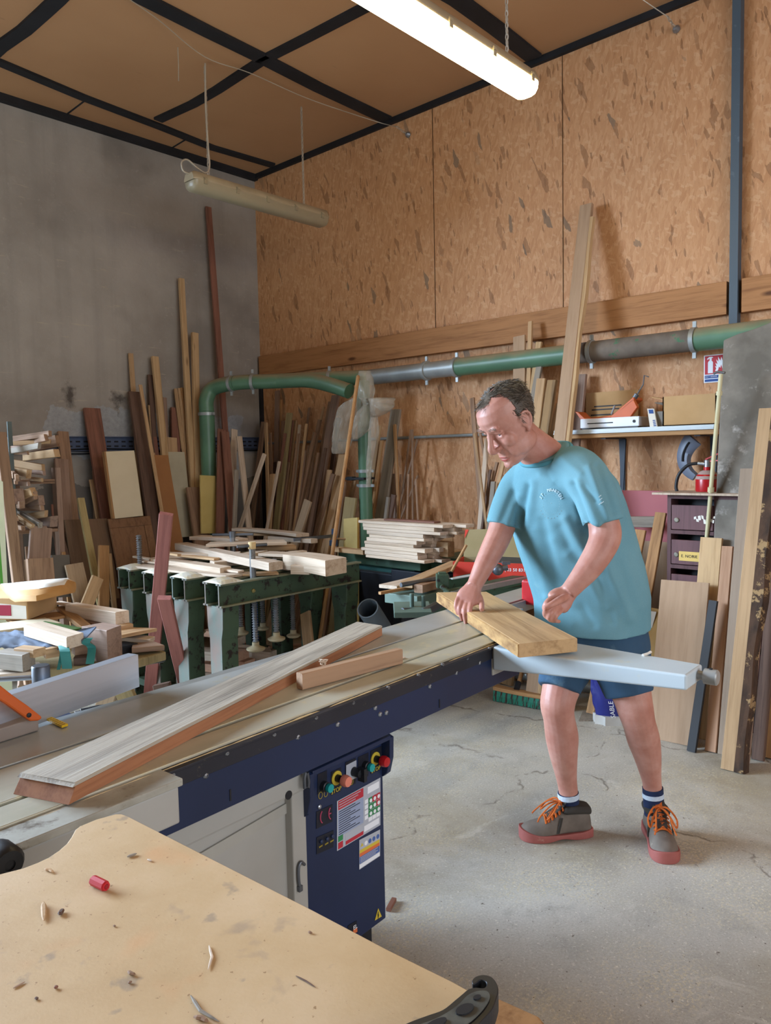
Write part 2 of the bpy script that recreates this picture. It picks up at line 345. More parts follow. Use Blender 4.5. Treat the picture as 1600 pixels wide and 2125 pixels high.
def floor_mat():
    n = NT('concrete_floor'); v = n.coord((1, 1, 1)); f = n.noise(v, 1.1, 7, .6)
    c = n.ramp(f, [(.3, '#9d978a'), (.5, '#b3aea3'), (.7, '#c3bfb6')])
    bl = n.noise(v, 6, 6, .65); c = n.mix(n.math('MULTIPLY', n.step(bl, .52, .68), .5), c, '#9a978f')
    wn = n.noise(v, 2.3, 8, .7, .6); c = n.mix(n.math('MULTIPLY', n.step(wn, .59, .68), .4), c, '#8b867c')
    sd = n.noise(v, 90, 4, .7); pz_ = n.noise(v, 2.1, 6, .65); sw = n.math('MULTIPLY', n.step(sd, .50, .58), n.step(pz_, .45, .6))
    c = n.mix(n.math('MULTIPLY', sw, .75), c, '#cfc3a4')
    fg = n.noise(v, 140, 4, .75); c = n.mix(n.step(fg, .35, .65), n.mix(1.0, c, (.80, .79, .77), 'MULTIPLY'), c); fl = n.noise(v, 70, 5, .8); c = n.mix(n.math('MULTIPLY', n.step(fl, .59, .65), .8), c, '#d9d3c2'); fd = n.noise(n.coord((1, 1.6, 1), (0, 0, .6)), 85, 5, .8); c = n.mix(n.math('MULTIPLY', n.step(fd, .605, .65), .8), c, '#6e6355')
    dk = n.noise(v, 46, 4, .7); c = n.mix(n.math('MULTIPLY', n.step(dk, .655, .68), .85), c, '#4d4034')
    dk2 = n.noise(n.coord((1, 1, 1), (0, 0, 1)), 17, 6, .75); c = n.mix(n.math('MULTIPLY', n.step(dk2, .66, .69), .8), c, '#5e4c3c')
    br = n.noise(n.coord((1, 1, 1), (0, 0, .9)), 1.0, 7, .68, .5); c = n.mix(n.math('MULTIPLY', n.step(br, .50, .66), .55), c, '#8d8064')
    sk = n.noise(n.coord((1, 1, 1), (0, 0, 1.7)), 3.2, 8, .72, .8); c = n.mix(n.math('MULTIPLY', n.step(sk, .58, .66), .5), c, '#c9c4b8'); c = n.mix(n.math('MULTIPLY', n.step(sk, .33, .40), -.0), c, '#000000')
    wob = n.n('ShaderNodeVectorMath', operation='MULTIPLY_ADD'); nz = n.n('ShaderNodeTexNoise'); nz.inputs['Scale'].default_value = 2.2; nz.inputs['Detail'].default_value = 6; n.l(v, nz.inputs['Vector']); n.l(nz.outputs['Color'], wob.inputs[0]); wob.inputs[1].default_value = (.9, .9, 0); n.l(v, wob.inputs[2])
    vr = n.n('ShaderNodeTexVoronoi', feature='DISTANCE_TO_EDGE'); vr.inputs['Scale'].default_value = .75; n.l(wob.outputs[0], vr.inputs['Vector'])
    c = n.mix(n.math('MULTIPLY', n.ramp(vr.outputs['Distance'], [(.002, (1, 1, 1)), (.009, (0, 0, 0))]), n.math('MULTIPLY', n.step(sk, .45, .55), .7)), c, '#54493c')
    n.bump(n.noise(v, 30, 6, .7), .15, .004); return n.done(c, n.ramp(f, [(.3, (.5, .5, .5)), (.7, (.7, .7, .7))]), 0, .35)
def ceil_mat():
    n = NT('ceiling_panel'); v = n.coord((1, 1, 1)); f = n.noise(v, .9, 5, .5); c = n.ramp(f, [(.3, '#a67c58'), (.7, '#b48b65')])
    f2 = n.noise(n.coord((1.5, 6, 1)), 1.5, 5, .6); c = n.mix(n.math('MULTIPLY', n.step(f2, .66, .74), .4), c, '#5a4536')
    return n.done(c, .7, 0, .25)
M_OSB = osb('osb_board'); M_CONC = concrete_wall(); M_FLOOR = floor_mat(); M_CEIL = ceil_mat()
M_BEAM = wood('beam_timber', '#a4744a', '#7f5532', knots=True, var=.05)
M_PLAIN = paint('plain_wall', '#8d857b', '#7f786f', rough=.85)
X0, Y0 = -3.4, -3.4
DX0, DX1, DZ1 = -3.0, .95, 3.3
G().box((X0-.2, Y0-.2, -.12), (XW+.2, YW+.2, 0)).build('floor', M_FLOOR, kind='structure', label='worn grey concrete workshop floor dusted with sawdust')
G().box((X0-.2, Y0-.2, ZC+.0), (XW+.2, YW+.2, ZC+.15)).build('ceiling', M_CEIL, kind='structure', label='brown panelled ceiling between black battens')
# the concrete wall runs on out of frame to the wide workshop door opening that lets the daylight in
g = G(); g.box((DX1, YW, 0), (XW+.2, YW+.2, ZC)); g.box((X0-.2, YW, 0), (DX0, YW+.2, ZC)); g.box((DX0, YW, DZ1), (DX1, YW+.2, ZC))
g.build('wall_left', M_CONC, kind='structure', label='stained grey concrete wall')
G().box((XW, Y0-.2, 0), (XW+.2, YW, ZC)).build('wall_right', M_OSB, kind='structure', label='tall wall of orange-brown strand board')
G().box((X0-.2, Y0-.2, 0), (X0, YW, ZC)).build('wall_rear', M_PLAIN, kind='structure', label='plain wall out of frame to the left')
EX0, EX1, EZ0, EZ1 = -1.2, 3.0, .9, 3.4  # unseen opening added behind the viewer for the fill lamp
g = G(); g.box((X0-.2, Y0-.2, 0), (EX0, Y0, ZC)); g.box((EX1, Y0-.2, 0), (XW+.2, Y0, ZC)); g.box((EX0, Y0-.2, EZ1), (EX1, Y0, ZC)); g.box((EX0, Y0-.2, 0), (EX1, Y0, EZ0))
g.build('wall_front', M_PLAIN, kind='structure', label='wall behind the viewer')
# ceiling battens
ntrim = [0]
def trim(g, mat, label):
    ntrim[0] += 1; return g.build('trim_%d' % ntrim[0], mat, kind='structure', label=label)
def strip(pts, w, label):
    g = G(); q = [pz(a, b, ZC-.012) for a, b in pts]; rings = []
    for i, p in enumerate(q):
        d = (q[min(i+1, len(q)-1)]-q[max(i-1, 0)]); d.z = 0; d.normalize(); n = d.cross(UZ)*w/2
        rings.append([p-n-UZ*.006, p+n-UZ*.006, p+n+UZ*.012, p-n+UZ*.012])
    g.loft(rings); trim(g, M_BLACK, label)
strip([(-160, 72), (0, 131), (172, 203), (330, 263), (440, 307), (566, 344)], .075, 'black ceiling batten nearest the concrete wall')
strip([(180, -68), (300, 0), (430, 66), (548, 124), (660, 182), (802, 249)], .105, 'wide black ceiling batten crossing the middle of the ceiling')
strip([(820, -75), (948, 0), (1030, 60), (1108, 121)], .11, 'black ceiling batten behind the glowing lamp')
strip([(-20, 118), (0, 99), (50, 64), (90, 28), (120, 0), (150, -32)], .085, 'curved black ceiling batten at the top left')
strip([(328, 250), (400, 217), (450, 188), (500, 155), (545, 126), (640, 78), (755, 18), (860, -40)], .075, 'curved black batten crossing over the unlit lamp')
for a, b, lab in (((180, 206), (140, 236), 'thin seam in the ceiling panels at far left'), ((388, 288), (355, 308), 'thin seam in the ceiling panels near the corner')):
    g = G(); g.tube([pz(*a, ZC-.003), pz(*b, ZC-.003)], .006, 6); trim(g, M_BLACK, lab)
g = G(); g.box((X0, YW-.05, ZC-.05), (XW, YW, ZC)); trim(g, M_BLACK, 'black edge strip along the top of the concrete wall')
g = G(); g.box((XW-.03, Y0, ZC-.04), (XW, YW-.05, ZC)); trim(g, M_BLACK, 'black edge strip along the top of the strand board wall')
g = G(); g.box((XW-.03, YW-.03, 0), (XW, YW, 2.18)); trim(g, M_BLACK, 'black corner strip below the beam')
# timber rail on the strand board, in two lengths either side of the steel column
yc0 = px(1516, 600, XW-.02).y; yc1 = px(1535, 600, XW-.02).y
def rail(y0, y1, lab):
    ntrim[0] += 1
    o = board('trim_%d' % ntrim[0], lab, (XW-.025, y0, 2.285), (XW-.025, y1, 2.285), .182, .05, M_BEAM, UZ, segs=8, bow=0); del o['category']; o['kind'] = 'structure'
rail(YW-.04, yc0+.012, 'long knotty timber rail across the strand board wall')
rail(yc1-.02, Y0, 'short length of timber rail right of the steel column')
M_COL = paint('column_blue_grey', '#46545f', '#3f4c57', sc=(1, 1, .8), rough=.5, c3='#5a6873', sc3=14)
g = G(); g.box((XW-.055, yc1, 2.09), (XW-.0, yc0-.004, ZC)); trim(g, M_COL, 'blue-grey steel column on the strand board wall')
# board joints
for (a, b), lab in zip((((1167, 100), (1170, 640)), ((897, 212), (906, 700))), ('right-hand joint between wall boards', 'left-hand joint between wall boards')):
    g = G(); A = px(*a, XW); B = px(*b, XW); g.box((XW-.0015, A.y-.003, 2.38), (XW+.01, A.y+.003, ZC-.04)); trim(g, paint('joint_dark', '#5c3c22', '#4e321b', rough=.9), lab)
# conduit rail low on the strand board
g = G(); A = px(800, 910, XW-.03); B = px(985, 902, XW-.03); A2 = px(560, 926, XW-.03)
g.tube([(XW-.03, YW-.1, A.z), (XW-.03, B.y, A.z), (XW-.03, 2.6, A.z)], .012, 10); trim(g, M_DUCTG, 'thin grey conduit low on the strand board wall')
# perforated cable tray on the concrete wall
tr = thing('cable_tray', 'blue-grey perforated cable tray along the concrete wall', 'cable tray', (3, YW-.06, 1.55))
zt = py(276, 906, YW-.06).z; M_TRAY = paint('tray_steel', '#5a6680', '#4a556c', rough=.45, metal=.4)
g = G(); g.box((1.6, YW-.02, zt-.11), (XW-.05, YW-.008, zt)); g.box((1.6, YW-.06, zt-.11), (XW-.05, YW-.02, zt-.105)); g.box((1.6, YW-.06, zt-.006), (XW-.05, YW-.02, zt)); g.build('tray', M_TRAY, tr)
g = G()
for r in range(2):
    for i in range(46):
        x = 1.7+i*.062; g.box((x, YW-.022, zt-.045-r*.035), (x+.034, YW-.02, zt-.033-r*.035))
g.build('slots', M_INK, tr)
for k in range(3):
    g = G(); pts = [(1.6+i*.15, YW-.045+.006*math.sin(i*1.3+k), zt-.1-.012*k+.007*math.sin(i*.9+k*2)) for i in range(20)]
    g.tube(pts, .006, 6).build('cable', M_RUBBER, tr, smooth=True)
# ================================================================ hanging lamps
def emis(name, colr, st):
    n = NT(name); n.b.inputs['Base Color'].default_value = lin((.9, .9, .85)); n.b.inputs['Emission Color'].default_value = (*colr, 1); n.b.inputs['Emission Strength'].default_value = st; n.b.inputs['Roughness'].default_value = .4
    return n.m
M_GLOW = emis('lit_tube_diffuser', (1, .83, .47), 11.0)
n = NT('clear_diffuser'); n.b.inputs['Base Color'].default_value = lin('#a89c80'); n.b.inputs['Roughness'].default_value = .35; n.b.inputs['Transmission Weight'].default_value = .25; n.b.inputs['Alpha'].default_value = 1; M_DIFF = n.m
def lamp(name, label, x0, x1, y, z, glow):
    L = thing(name, label, 'ceiling light', ((x0+x1)/2, y, z), 'hanging tube lights')
    def sect(w0, w1, za, zb, a, b, m=.0):
        return [[(x, y-w0/2, za), (x, y-w1/2, zb), (x, y+w1/2, zb), (x, y+w0/2, za)] for x in (a, b)]
    g = G(); pr = [(-.062, 0), (-.066, .012), (-.05, .05), (-.03, .058), (.03, .058), (.05, .05), (.066, .012), (.062, 0)]
    rings = [[V((x, y+a*k, z+(.012+b*k))) for a, b in pr] for x, k in ((x0, .8), (x0+.02, 1), (x1-.02, 1), (x1, .8))]
    g.loft(rings).build('housing', M_TUBEW, L, smooth=True)
    pr = [(-.066, .012), (-.06, -.02), (-.045, -.042), (-.02, -.05), (.02, -.05), (.045, -.042), (.06, -.02), (.066, .012)]
    g = G(); rings = [[V((x, y+a*k, z+b*k2)) for a, b in pr] for x, k, k2 in ((x0+.002, .7, .55), (x0+.012, .9, .85), (x0+.03, 1, 1), (x1-.03, 1, 1), (x1-.012, .9, .85), (x1-.002, .7, .55))]
    g.loft(rings).build('diffuser', M_GLOW if glow else M_DIFF, L, smooth=True)
    n = 5
    for i in range(n):
        x = x0+.08+(x1-x0-.16)*i/(n-1)
        for sgn in (-1, 1):
            g = G(); g.obox((x, y+sgn*.068, z+.012), (.012, 0, 0), (0, .005, 0), (0, 0, .02)); g.obox((x, y+sgn*.071, z+.022), (.009, 0, 0), (0, .005, 0), (0, 0, .005)); g.build('clip', M_DIFF if not glow else M_TUBEW, L)
    return L
def chain(parent, x, y, z0, z1, r=.0032, lk=.026):
    g = G(); nn = int((z1-z0)/lk)+1
    for i in range(nn):
        z = z0+lk*i; h = lk*.62; w = .0065; pts = []
        for k in range(8):
            a = 2*math.pi*k/8; d = w*math.cos(a); e = h*math.sin(a)
            pts.append((x+(d if i % 2 else 0), y+(0 if i % 2 else d), z+e))
        g.tube(pts, r, 5, closed=True)
    g.build('chain', M_CHAIN, parent)
zl = 3.2
A = pz(388, 380, zl); B = pz(677, 458, zl)
ly = (A.y+B.y)/2
L2 = lamp('tube_light', 'unlit dusty tube light hanging near the concrete wall', A.x, B.x, ly, zl, False)
zs2 = zl+.61
def chain_at(L, xa, y, z0, name='chain'): chain(L, xa, y, z0, ZC-.02)
p = pd(431, 360, dep(A)+.1); xa = A.x+(B.x-A.x)*.13
chain(L2, xa, ly, zl+.07, pz(424, 120, 0).z if False else 3.97); 
xb = A.x+(B.x-A.x)*.83; chain(L2, xb, ly, zl+.07, 3.97)
g = G(); pts = [(xa-.004, ly-.012, 3.97), (xa-.012, ly-.012, 3.7), (xa-.004, ly-.012, 3.45), (xa+.0, ly-.012, 3.33), (xa-.03, ly-.012, 3.285), (xa-.09, ly-.01, 3.30), (xa-.16, ly-.005, 3.335), (xa-.2, ly, 3.31), (xa-.19, ly, 3.26), (xa-.14, ly, 3.255)]
g.tube(crom(pts, 5), .006, 8).build('cable', M_CHAIN, L2, smooth=True)
A = pz(760, -5, 3.2); B = pz(1098, 186, 3.2); ly1 = B.y
L1 = lamp('tube_light', 'glowing tube light hanging at the top of the frame', B.x-1.42, B.x, ly1, 3.2, True)
xc = px(1044, 60, 3.2).x; chain(L1, B.x-.19, ly1, 3.27, 3.97); chain(L1, B.x-1.2, ly1, 3.27, 3.97)
# steel wires that carry the lamps, strained to eye bolts in the strand board
def wire(pts, label):
    t = thing('suspension_wire', label, 'wire', pts[-1], 'lamp suspension wires'); g = G(); g.tube(crom(pts[:-1]+[pts[-1]+V((-.12, 0, .02))], 6), .0028, 6); g.build('wire', M_CHAIN, t)
    e = pts[-1]; g = G()
    for i in range(4):
        c = e+V((-.11+i*.024, 0, .018-.005*i)); g.tube([c+V((.016*math.cos(k*.785), (.007*math.sin(k*.785) if i % 2 else 0), (0 if i % 2 else .007*math.sin(k*.785)))) for k in range(8)], .003, 5, closed=True)
    g.build('shackle', M_CHAIN, t); g = G(); g.lathe([(.0, 0), (.02, 0), (.022, .01), (.012, .03), (0, .032)], e+V((.012, 0, 0)), -UX, 12); g.build('eye_bolt', M_STEEL, t)
e = px(846, 279, XW-.012); zc = ZC-.02
wire([pz(262, -6, zc), pz(330, 42, zc), pz(425, 118, zc-.02), pz(520, 152, zc), pz(640, 205, zc), pz(780, 252, zc-.03), V(e)], 'thin steel wire strung above the unlit lamp')
e = px(1403, 60, XW-.012); wire([pz(1250, -60, zc), pz(1320, -10, zc), V(e)], 'thin steel wire strained to a bolt at top right')
g = G(); q = pz(369, 98, zc); g.tube([q, q-V((0, 0, .1)), q-V((.004, 0, .2))], .003, 5).build('wire_tail', M_CHAIN, label='short wire end dangling from the ceiling left of the unlit lamp', cat='wire')
# ================================================================ dust extraction duct
D = thing('dust_duct', 'green and grey dust extraction duct along the strand board wall', 'duct', (4.3, 3.5, 1.9))
def pipe(pts, r, mat, name='pipe_length', n=20): g = G(); return g.tube(pts, r, n).build(name, mat, D, smooth=True)
def clampring(p, ax, r, lug=True):
    g = G(); ax = V(ax).normalized(); g.lathe([(r, -.012), (r+.007, -.012), (r+.007, .012), (r, .012)], p, ax, 20)
    side = UZ if abs(ax.z) < .5 else UY
    if lug:
        for sgn in (-1, 1): g.obox(p+side*sgn*(r+.02), ax*.01, side*.018, ax.cross(side)*.006)
    g.build('clamp_ring', M_DUCTG, D, smooth=30)
xd = 4.40; rd = .06
pA = px(1600, 690, xd); pB = px(1240, 733, xd); pC = px(1112, 746, xd); pD_ = px(950, 764, xd); pE = px(768, 783, xd); pF = px(600, 792, 4.05)
zd = 2.06
pipe([(xd, -.3, zd), (xd, px(1505, 705, xd).y-.0, zd), (xd, px(1440, 710, xd).y, zd)], rd+.005, M_DUCT)
pipe([(xd, px(1440, 710, xd).y, zd), (xd, px(1375, 718, xd).y, zd), (xd, px(1192, 738, xd).y, zd)], rd+.003, M_DUCTB)
pipe([(xd, px(1192, 738, xd).y, zd), (xd, pD_.y, zd)], rd+.002, M_DUCT)
pipe([(xd, pD_.y, zd), (xd, px(885, 770, xd).y, zd), (xd, pE.y, zd)], rd, M_DUCTG)
for q in (1441, 1228, 1192, 948, 885):
    clampring(V((xd, px(q, 740, xd).y, zd)), UY, rd+.004, q not in (1192,))
# green run with elbow across the corner, then down
el = py(450, 800, 5.25); xe = el.x; dn = [(xd, pE.y, zd), (xd-.02, pE.y+.25, zd+.0), (4.25, 4.75, zd), (4.05, 5.0, zd), (3.92, 5.12, zd)]
run = [V((xd, pE.y, zd)), V((4.2, 4.45, zd)), V((3.98, 4.82, zd)), V((3.84, 5.05, zd))]
drop = py(432, 900, 5.3)
run += [V((drop.x+.05, 5.27, zd-.03)), V((drop.x+.005, 5.31, zd-.12)), V((drop.x, 5.31, zd-.22))]
cr = crom([tuple(p) for p in run], 8); pipe(cr[:26], .058, M_DUCT); pipe(cr[25:], .06, M_DUCT, 'elbow')
pipe([(drop.x, 5.31, zd-.22), (drop.x, 5.31, 1.5), (drop.x+.02, 5.32, .2)], .062, M_DUCT, 'drop_pipe')
for k in (7, 20, 26): clampring(V(cr[k]), V(cr[k+1])-V(cr[k-1]), .059)
clampring(V((drop.x, 5.31, zd-.24)), UZ, .062)
# Y branch towards the viewer and its drop beside the boards
ybr = [V((3.98, 4.82, zd)), V((4.1, 4.5, zd-.015)), V((4.13, 4.3, zd-.06)), px(725, 812, 4.15)]
cy = crom([tuple(p) for p in ybr], 6); pipe(cy, [.045+.012*min(1, i/8) for i in range(len(cy))], M_DUCT, 'branch')
vp = px(756, 900, 4.2); vq = px(752, 1090, 4.2)
pipe([(vp.x, vp.y, zd-.05), (vp.x, vp.y, 1.5), (vp.x, vp.y, .5)], .05, M_DUCT, 'drop_pipe')
g = G(); zz = px(745, 993, 4.15).z; g.obox((vp.x-.03, vp.y+.03, zz), V((.0, .1, 0)), V((.06, 0, 0)), V((0, 0, .008))); g.obox((vp.x-.06, vp.y+.09, zz), (0, .03, 0), (.02, 0, 0), (0, 0, .014)); g.build('slide_gate', M_RUBBER, D)
for q in (978, 1008): clampring(V((vp.x, vp.y, px(750, q, 4.15).z)), UZ, .051)
# ================================================================ clear plastic bag tied over the branch
n = NT('clear_film'); n.b.inputs['Base Color'].default_value = lin('#b9b0a0'); n.b.inputs['Roughness'].default_value = .22; n.b.inputs['Alpha'].default_value = .42; n.b.inputs['Specular IOR Level'].default_value = .7
n.bump(n.noise(n.coord((9, 9, 5)), 1.2, 4, .6, 1.2), .9, .05); M_FILM = n.m
B_ = thing('plastic_bag', 'crumpled clear plastic bag tied round the duct branch', 'bag', px(750, 900, 4.1))
def blob(path, name, k=1.0):
    c = crom(path, 5); g = G(); rings = []
    for i, (x, y, r1, r2) in enumerate(c):
        p = px(x, y, 4.02); d = dep(p)/FPX; ring = []
        for a in range(22):
            th = 2*math.pi*a/22; wv = 1+.10*math.sin(a*3.1+i*.5)+.22*mnoise.noise(V((a*.9, i*.5, r1*.1)))
            ring.append(p+RH*(math.cos(th)*r1*d*wv)+FH*(math.sin(th)*r2*d*wv))
        rings.append(ring)
    g.loft(rings).build(name, M_FILM, B_, smooth=80)
blob([(756, 770, 12, 10), (758, 790, 17, 14), (757, 812, 20, 16), (762, 835, 10, 9), (764, 842, 8, 8)], 'neck')
blob([(742, 826, 12, 10), (728, 845, 24, 16), (717, 880, 24, 14), (707, 925, 19, 10), (702, 942, 11, 5)], 'film_left')
blob([(764, 836, 8, 8), (790, 826, 26, 16), (790, 850, 22, 18), (776, 866, 8, 8)], 'film_knot')
blob([(764, 838, 10, 8), (757, 865, 20, 12), (748, 890, 20, 10), (737, 912, 4, 3)], 'film_middle')
blob([(776, 864, 7, 6), (775, 900, 10, 7), (768, 950, 7, 5), (764, 1010, 4, 3)], 'film_tail')
blob([(772, 834, 10, 8), (797, 842, 20, 14), (800, 853, 8, 8)], 'film_fold')
# ================================================================ timber leaning on the concrete wall
GL = 'boards leaning against the concrete wall'
def LY(*a, **k): return leanY(*a, **k)
CONC = [
 # label, top px, lower px, width px, material, gap, lean, thick, name
 ('very tall thin dark red pole with a pale tape band, leaning near the corner', (432, 430), (465, 870), 9, W_RED, .02, .22, .022, 'pole'),
 ('tallest pale square timber, left one of the tall pair by the duct elbow', (376, 579), (396, 960), 8, W_PAL, .03, .3, .03, 'batten'),
 ('tall pale timber with black knots, right one of the pair by the duct elbow', (404, 692), (410, 1010), 10, W_PAL, .1, .32, .03, 'batten'),
 ('pale beige timber taller than its dark neighbours, left of the tall pair', (321, 741), (341, 945), 10, W_PAL, .05, .36, .03, 'batten'),
 ('thin tapering tan lath standing tallest left of the dark beam', (271, 734), (288, 981), 7, W_TAN, .02, .3, .015, 'lath'),
 ('thin pale lath hugging the right edge of the dark beam', (291, 799), (336, 1064), 5, W_TAN, .2, .6, .012, 'lath'),
 ('dark brown beam with bolt holes leaning behind the red strut', (281, 815), (329, 1140), 22, W_DRK, .06, .5, .03, 'plank'),
 ('thin dark brown batten behind the pale beige timber', (312, 779), (320, 947), 8, W_DRK, .02, .3, .022, 'batten'),
 ('brown slat just right of the dark beam, first of a close bundle', (304, 865), (316, 945), 8, W_BRN, .04, .34, .015, 'slat'),
 ('brown slat in the close bundle, notched at the top', (312, 842), (321, 945), 7, W_TAN, .06, .34, .015, 'slat'),
 ('reddish slat in the close bundle left of the pale beige timber', (317, 875), (326, 945), 6, W_RED, .08, .36, .015, 'slat'),
 ('smooth orange-brown painted board leaning before the lined panel', (331, 946), (360, 1120), 26, paint('orange_brown', '#9a6a3f', '#91623a', rough=.6), .22, .62, .018, 'board'),
 ('reddish brown board standing between the pale beige timber and the laths', (341, 826), (346, 940), 6, W_MAU, .03, .3, .02, 'board'),
 ('dark red-brown board behind the lined panel', (363, 848), (365, 940), 13, W_RED, .03, .3, .025, 'board'),
 ('thin lath in the narrow fan beside the tall pale timbers, leftmost', (364, 807), (390, 1010), 5, W_TAN, .05, .34, .012, 'lath'),
 ('thin lath in the narrow fan beside the tall pale timbers, middle', (372, 806), (395, 1000), 5, W_TAN, .06, .34, .012, 'lath'),
 ('thin lath in the narrow fan beside the tall pale timbers, rightmost', (378, 805), (403, 1000), 5, W_ORG, .07, .34, .012, 'lath'),
 ('short brown block end standing above the lined panel', (355, 910), (357, 945), 16, W_TAN, .08, .34, .03, 'board'),
 ('short dark brown board leaning between lined panel and yellow board', (403, 1013), (415, 1090), 26, W_BRN, .3, .62, .025, 'board'),
 ('tall reddish-brown plank with a notched top leaning over the cable tray', (190, 849), (217, 1020), 24, W_RED, .04, .5, .028, 'plank'),
 ('reddish brown plank left of the cream panel, crossing the rack side', (130, 898), (150, 1070), 15, W_BRN, .05, .5, .03, 'plank'),
 ('wide dull brown plank beside the rack, squared top', (127, 956), (135, 1080), 19, W_MAU, .12, .55, .03, 'plank'),
 ('small brown plank hanging behind the tall reddish one', (202, 930), (203, 984), 15, W_BRN, .02, .08, .02, 'plank'),
 ('yellowish weathered lath leaning across the brown flush panel', (167, 1036), (195, 1180), 10, wood('wood_yellowed', '#a8976a', '#8a7850'), .5, 1.0, .025, 'lath'),
 ('short thin tan stick behind the brown flush panel', (189, 996), (203, 1074), 6, W_TAN, .1, .4, .015, 'stick'),
 ('dark slat standing low beside the rack, left one of two', (110, 1048), (118, 1130), 6, W_RED, .3, .6, .02, 'slat'),
 ('tan slat standing low beside the rack, right one of two', (117, 1050), (122, 1120), 6, W_TAN, .32, .6, .02, 'slat'),
 ('narrow dark board slanting down to the grey board', (112, 1085), (132, 1150), 14, W_DRK, .35, .8, .02, 'board'),
]
for lab, t_, b_, w, m, gp, ln, th, nm in CONC:
    o = leanY(lab, t_, b_, w, m, gp, ln, th, nm, GL, nm if nm not in ('batten', 'lath', 'slat', 'stick') else {'batten': 'timber', 'lath': 'lath', 'slat': 'slat', 'stick': 'stick'}[nm])
    if 'tape' in lab: pole = o
tp = py(444, 622, YW-.06); g = G(); d = V(pole.matrix_world.col[2][:3]); A = V(pole.matrix_world.translation); k = (tp.z-A.z)/d.z; c = A+d*k
g.obox(c, d*.02, UX*.017, d.cross(UX)*.016); g.build('tape_band', M_PAPER, pole, label='pale tape band')
def slab(label, tl, tr_, bl, mat, gap, lean, thick, name, edge_mat=None, cat='panel'):
    """flat sheet leaning on the concrete wall; three photo corners fix its width and height"""
    A = py(*tl, YW-gap); B = py(*tr_, YW-gap); k = (lean-gap)/A.z
    d = ray(*bl); nrm = V((0, 1, -k)); s = (YW-lean-EYE.dot(nrm))/d.dot(nrm); Cc = EYE+d*s
    return board(name, label, (A+B)/2+(Cc-A), (A+B)/2, (B-A).length, thick, mat, UX, 'sheet panels leaning by the concrete wall', cat, bow=0)
o = slab('cream laminate panel with a brown edge, standing on the panelled door', (217, 937), (277, 936), (236, 1076), M_CREAM, .42, .62, .03, 'panel')
g = G(); M4 = o.matrix_world; L_ = max(v.co.z for v in o.data.vertices); wv = max(v.co.x for v in o.data.vertices); g.box((-wv-.012, -.017, 0), (-wv+.001, .017, L_)); me = g.mesh('edge_strip'); e = bpy.data.objects.new('edge_strip', me); col.objects.link(e); me.materials.append(W_ORG); e.parent = o
dl = thing('cabinet_door', 'brown panelled wooden door leaf leaning below the cream panel', 'door panel', py(270, 1250, YW-.7), 'sheet panels leaning by the concrete wall')
A = py(222, 1077, YW-.46); B = py(308, 1072, YW-.46); w_ = B.x-A.x; k = .3/A.z
def dpt(u, v, off): z = A.z-v; return V((A.x+u, YW-.46-v*k-off, z))
M_DOOR = wood('door_wood', '#7b5a40', '#60432e', var=.05)
def dbar(u0, v0, u1, v1, off0, off1, nm):
    g = G(); g.loft([[dpt(u0, v0, off0), dpt(u1, v0, off0), dpt(u1, v1, off0), dpt(u0, v1, off0)], [dpt(u0, v0, off1), dpt(u1, v0, off1), dpt(u1, v1, off1), dpt(u0, v1, off1)]]); g.build(nm, M_DOOR, dl, bev=.003)
dbar(.06, .06, w_-.06, A.z-.15, .004, .016, 'field'); dbar(0, 0, w_, .065, 0, .024, 'rail'); dbar(0, A.z-.15, w_, A.z-.08, 0, .024, 'rail')
dbar(0, .065, .06, A.z-.15, 0, .024, 'stile'); dbar(w_-.06, .065, w_, A.z-.15, 0, .024, 'stile')
slab('large plain brown flush panel leaning left of the panelled door', (133, 1078), (221, 1078), (160, 1250), W_BEI if False else wood('flush_brown', '#6f5743', '#5f4936', var=.05, bump=.05), .4, .75, .02, 'panel')
slab('cream panel ruled with fine dark lines, standing behind the orange-brown board', (347, 938), (382, 938), (366, 1116), paint('ruled_cream', '#b3aa92', '#a69c84'), .18, .4, .012, 'panel')
slab('small yellow board standing in front of the duct drop', (415, 987), (446, 987), (417, 1108), M_YEL, .46, .56, .018, 'board', cat='board')
slab('dark grey board standing low between the rack and the door leaf', (105, 1152), (143, 1152), (110, 1240), paint('grey_sheet', '#5f5a52', '#534e47'), .95, 1.15, .02, 'board', cat='board')
for lab, t_, b_, w, m, gp, ln, th in (
 ('thick pale-edged offcut standing at the foot of the rack', (80, 1164), (84, 1215), 36, W_BRN, 1.1, 1.3, .06),
 ('tall brown board behind the offcut at the foot of the rack', (86, 1100), (80, 1180), 30, W_MAU, .95, 1.2, .025),
 ('light brown board with a slanting edge left of the orange-brown slat', (153, 1172), (170, 1245), 26, W_BEI, 1.0, 1.25, .02),
 ('orange-brown short board standing before the flush panel', (215, 1134), (215, 1230), 15, W_ORG, .9, 1.05, .025),
 ('narrow tan strip beside the orange-brown short board', (226, 1150), (236, 1240), 6, W_TAN, .9, 1.1, .02),
 ('small tan strip peeping over the grey board', (132, 1146), (133, 1155), 5, W_ORG, .85, 1.0, .015),
 ('thin brown stick in the shadow under the rack', (56, 1135), (62, 1200), 6, W_BRN, .9, 1.1, .015),
 ('short tan piece leaning back against the flush panel, tilted right', (203, 1206), (186, 1250), 17, W_TAN, 1.2, 1.4, .025)):
    leanY(lab, t_, b_, w, m, gp, ln, th, 'board', 'short boards at the foot of the concrete wall')
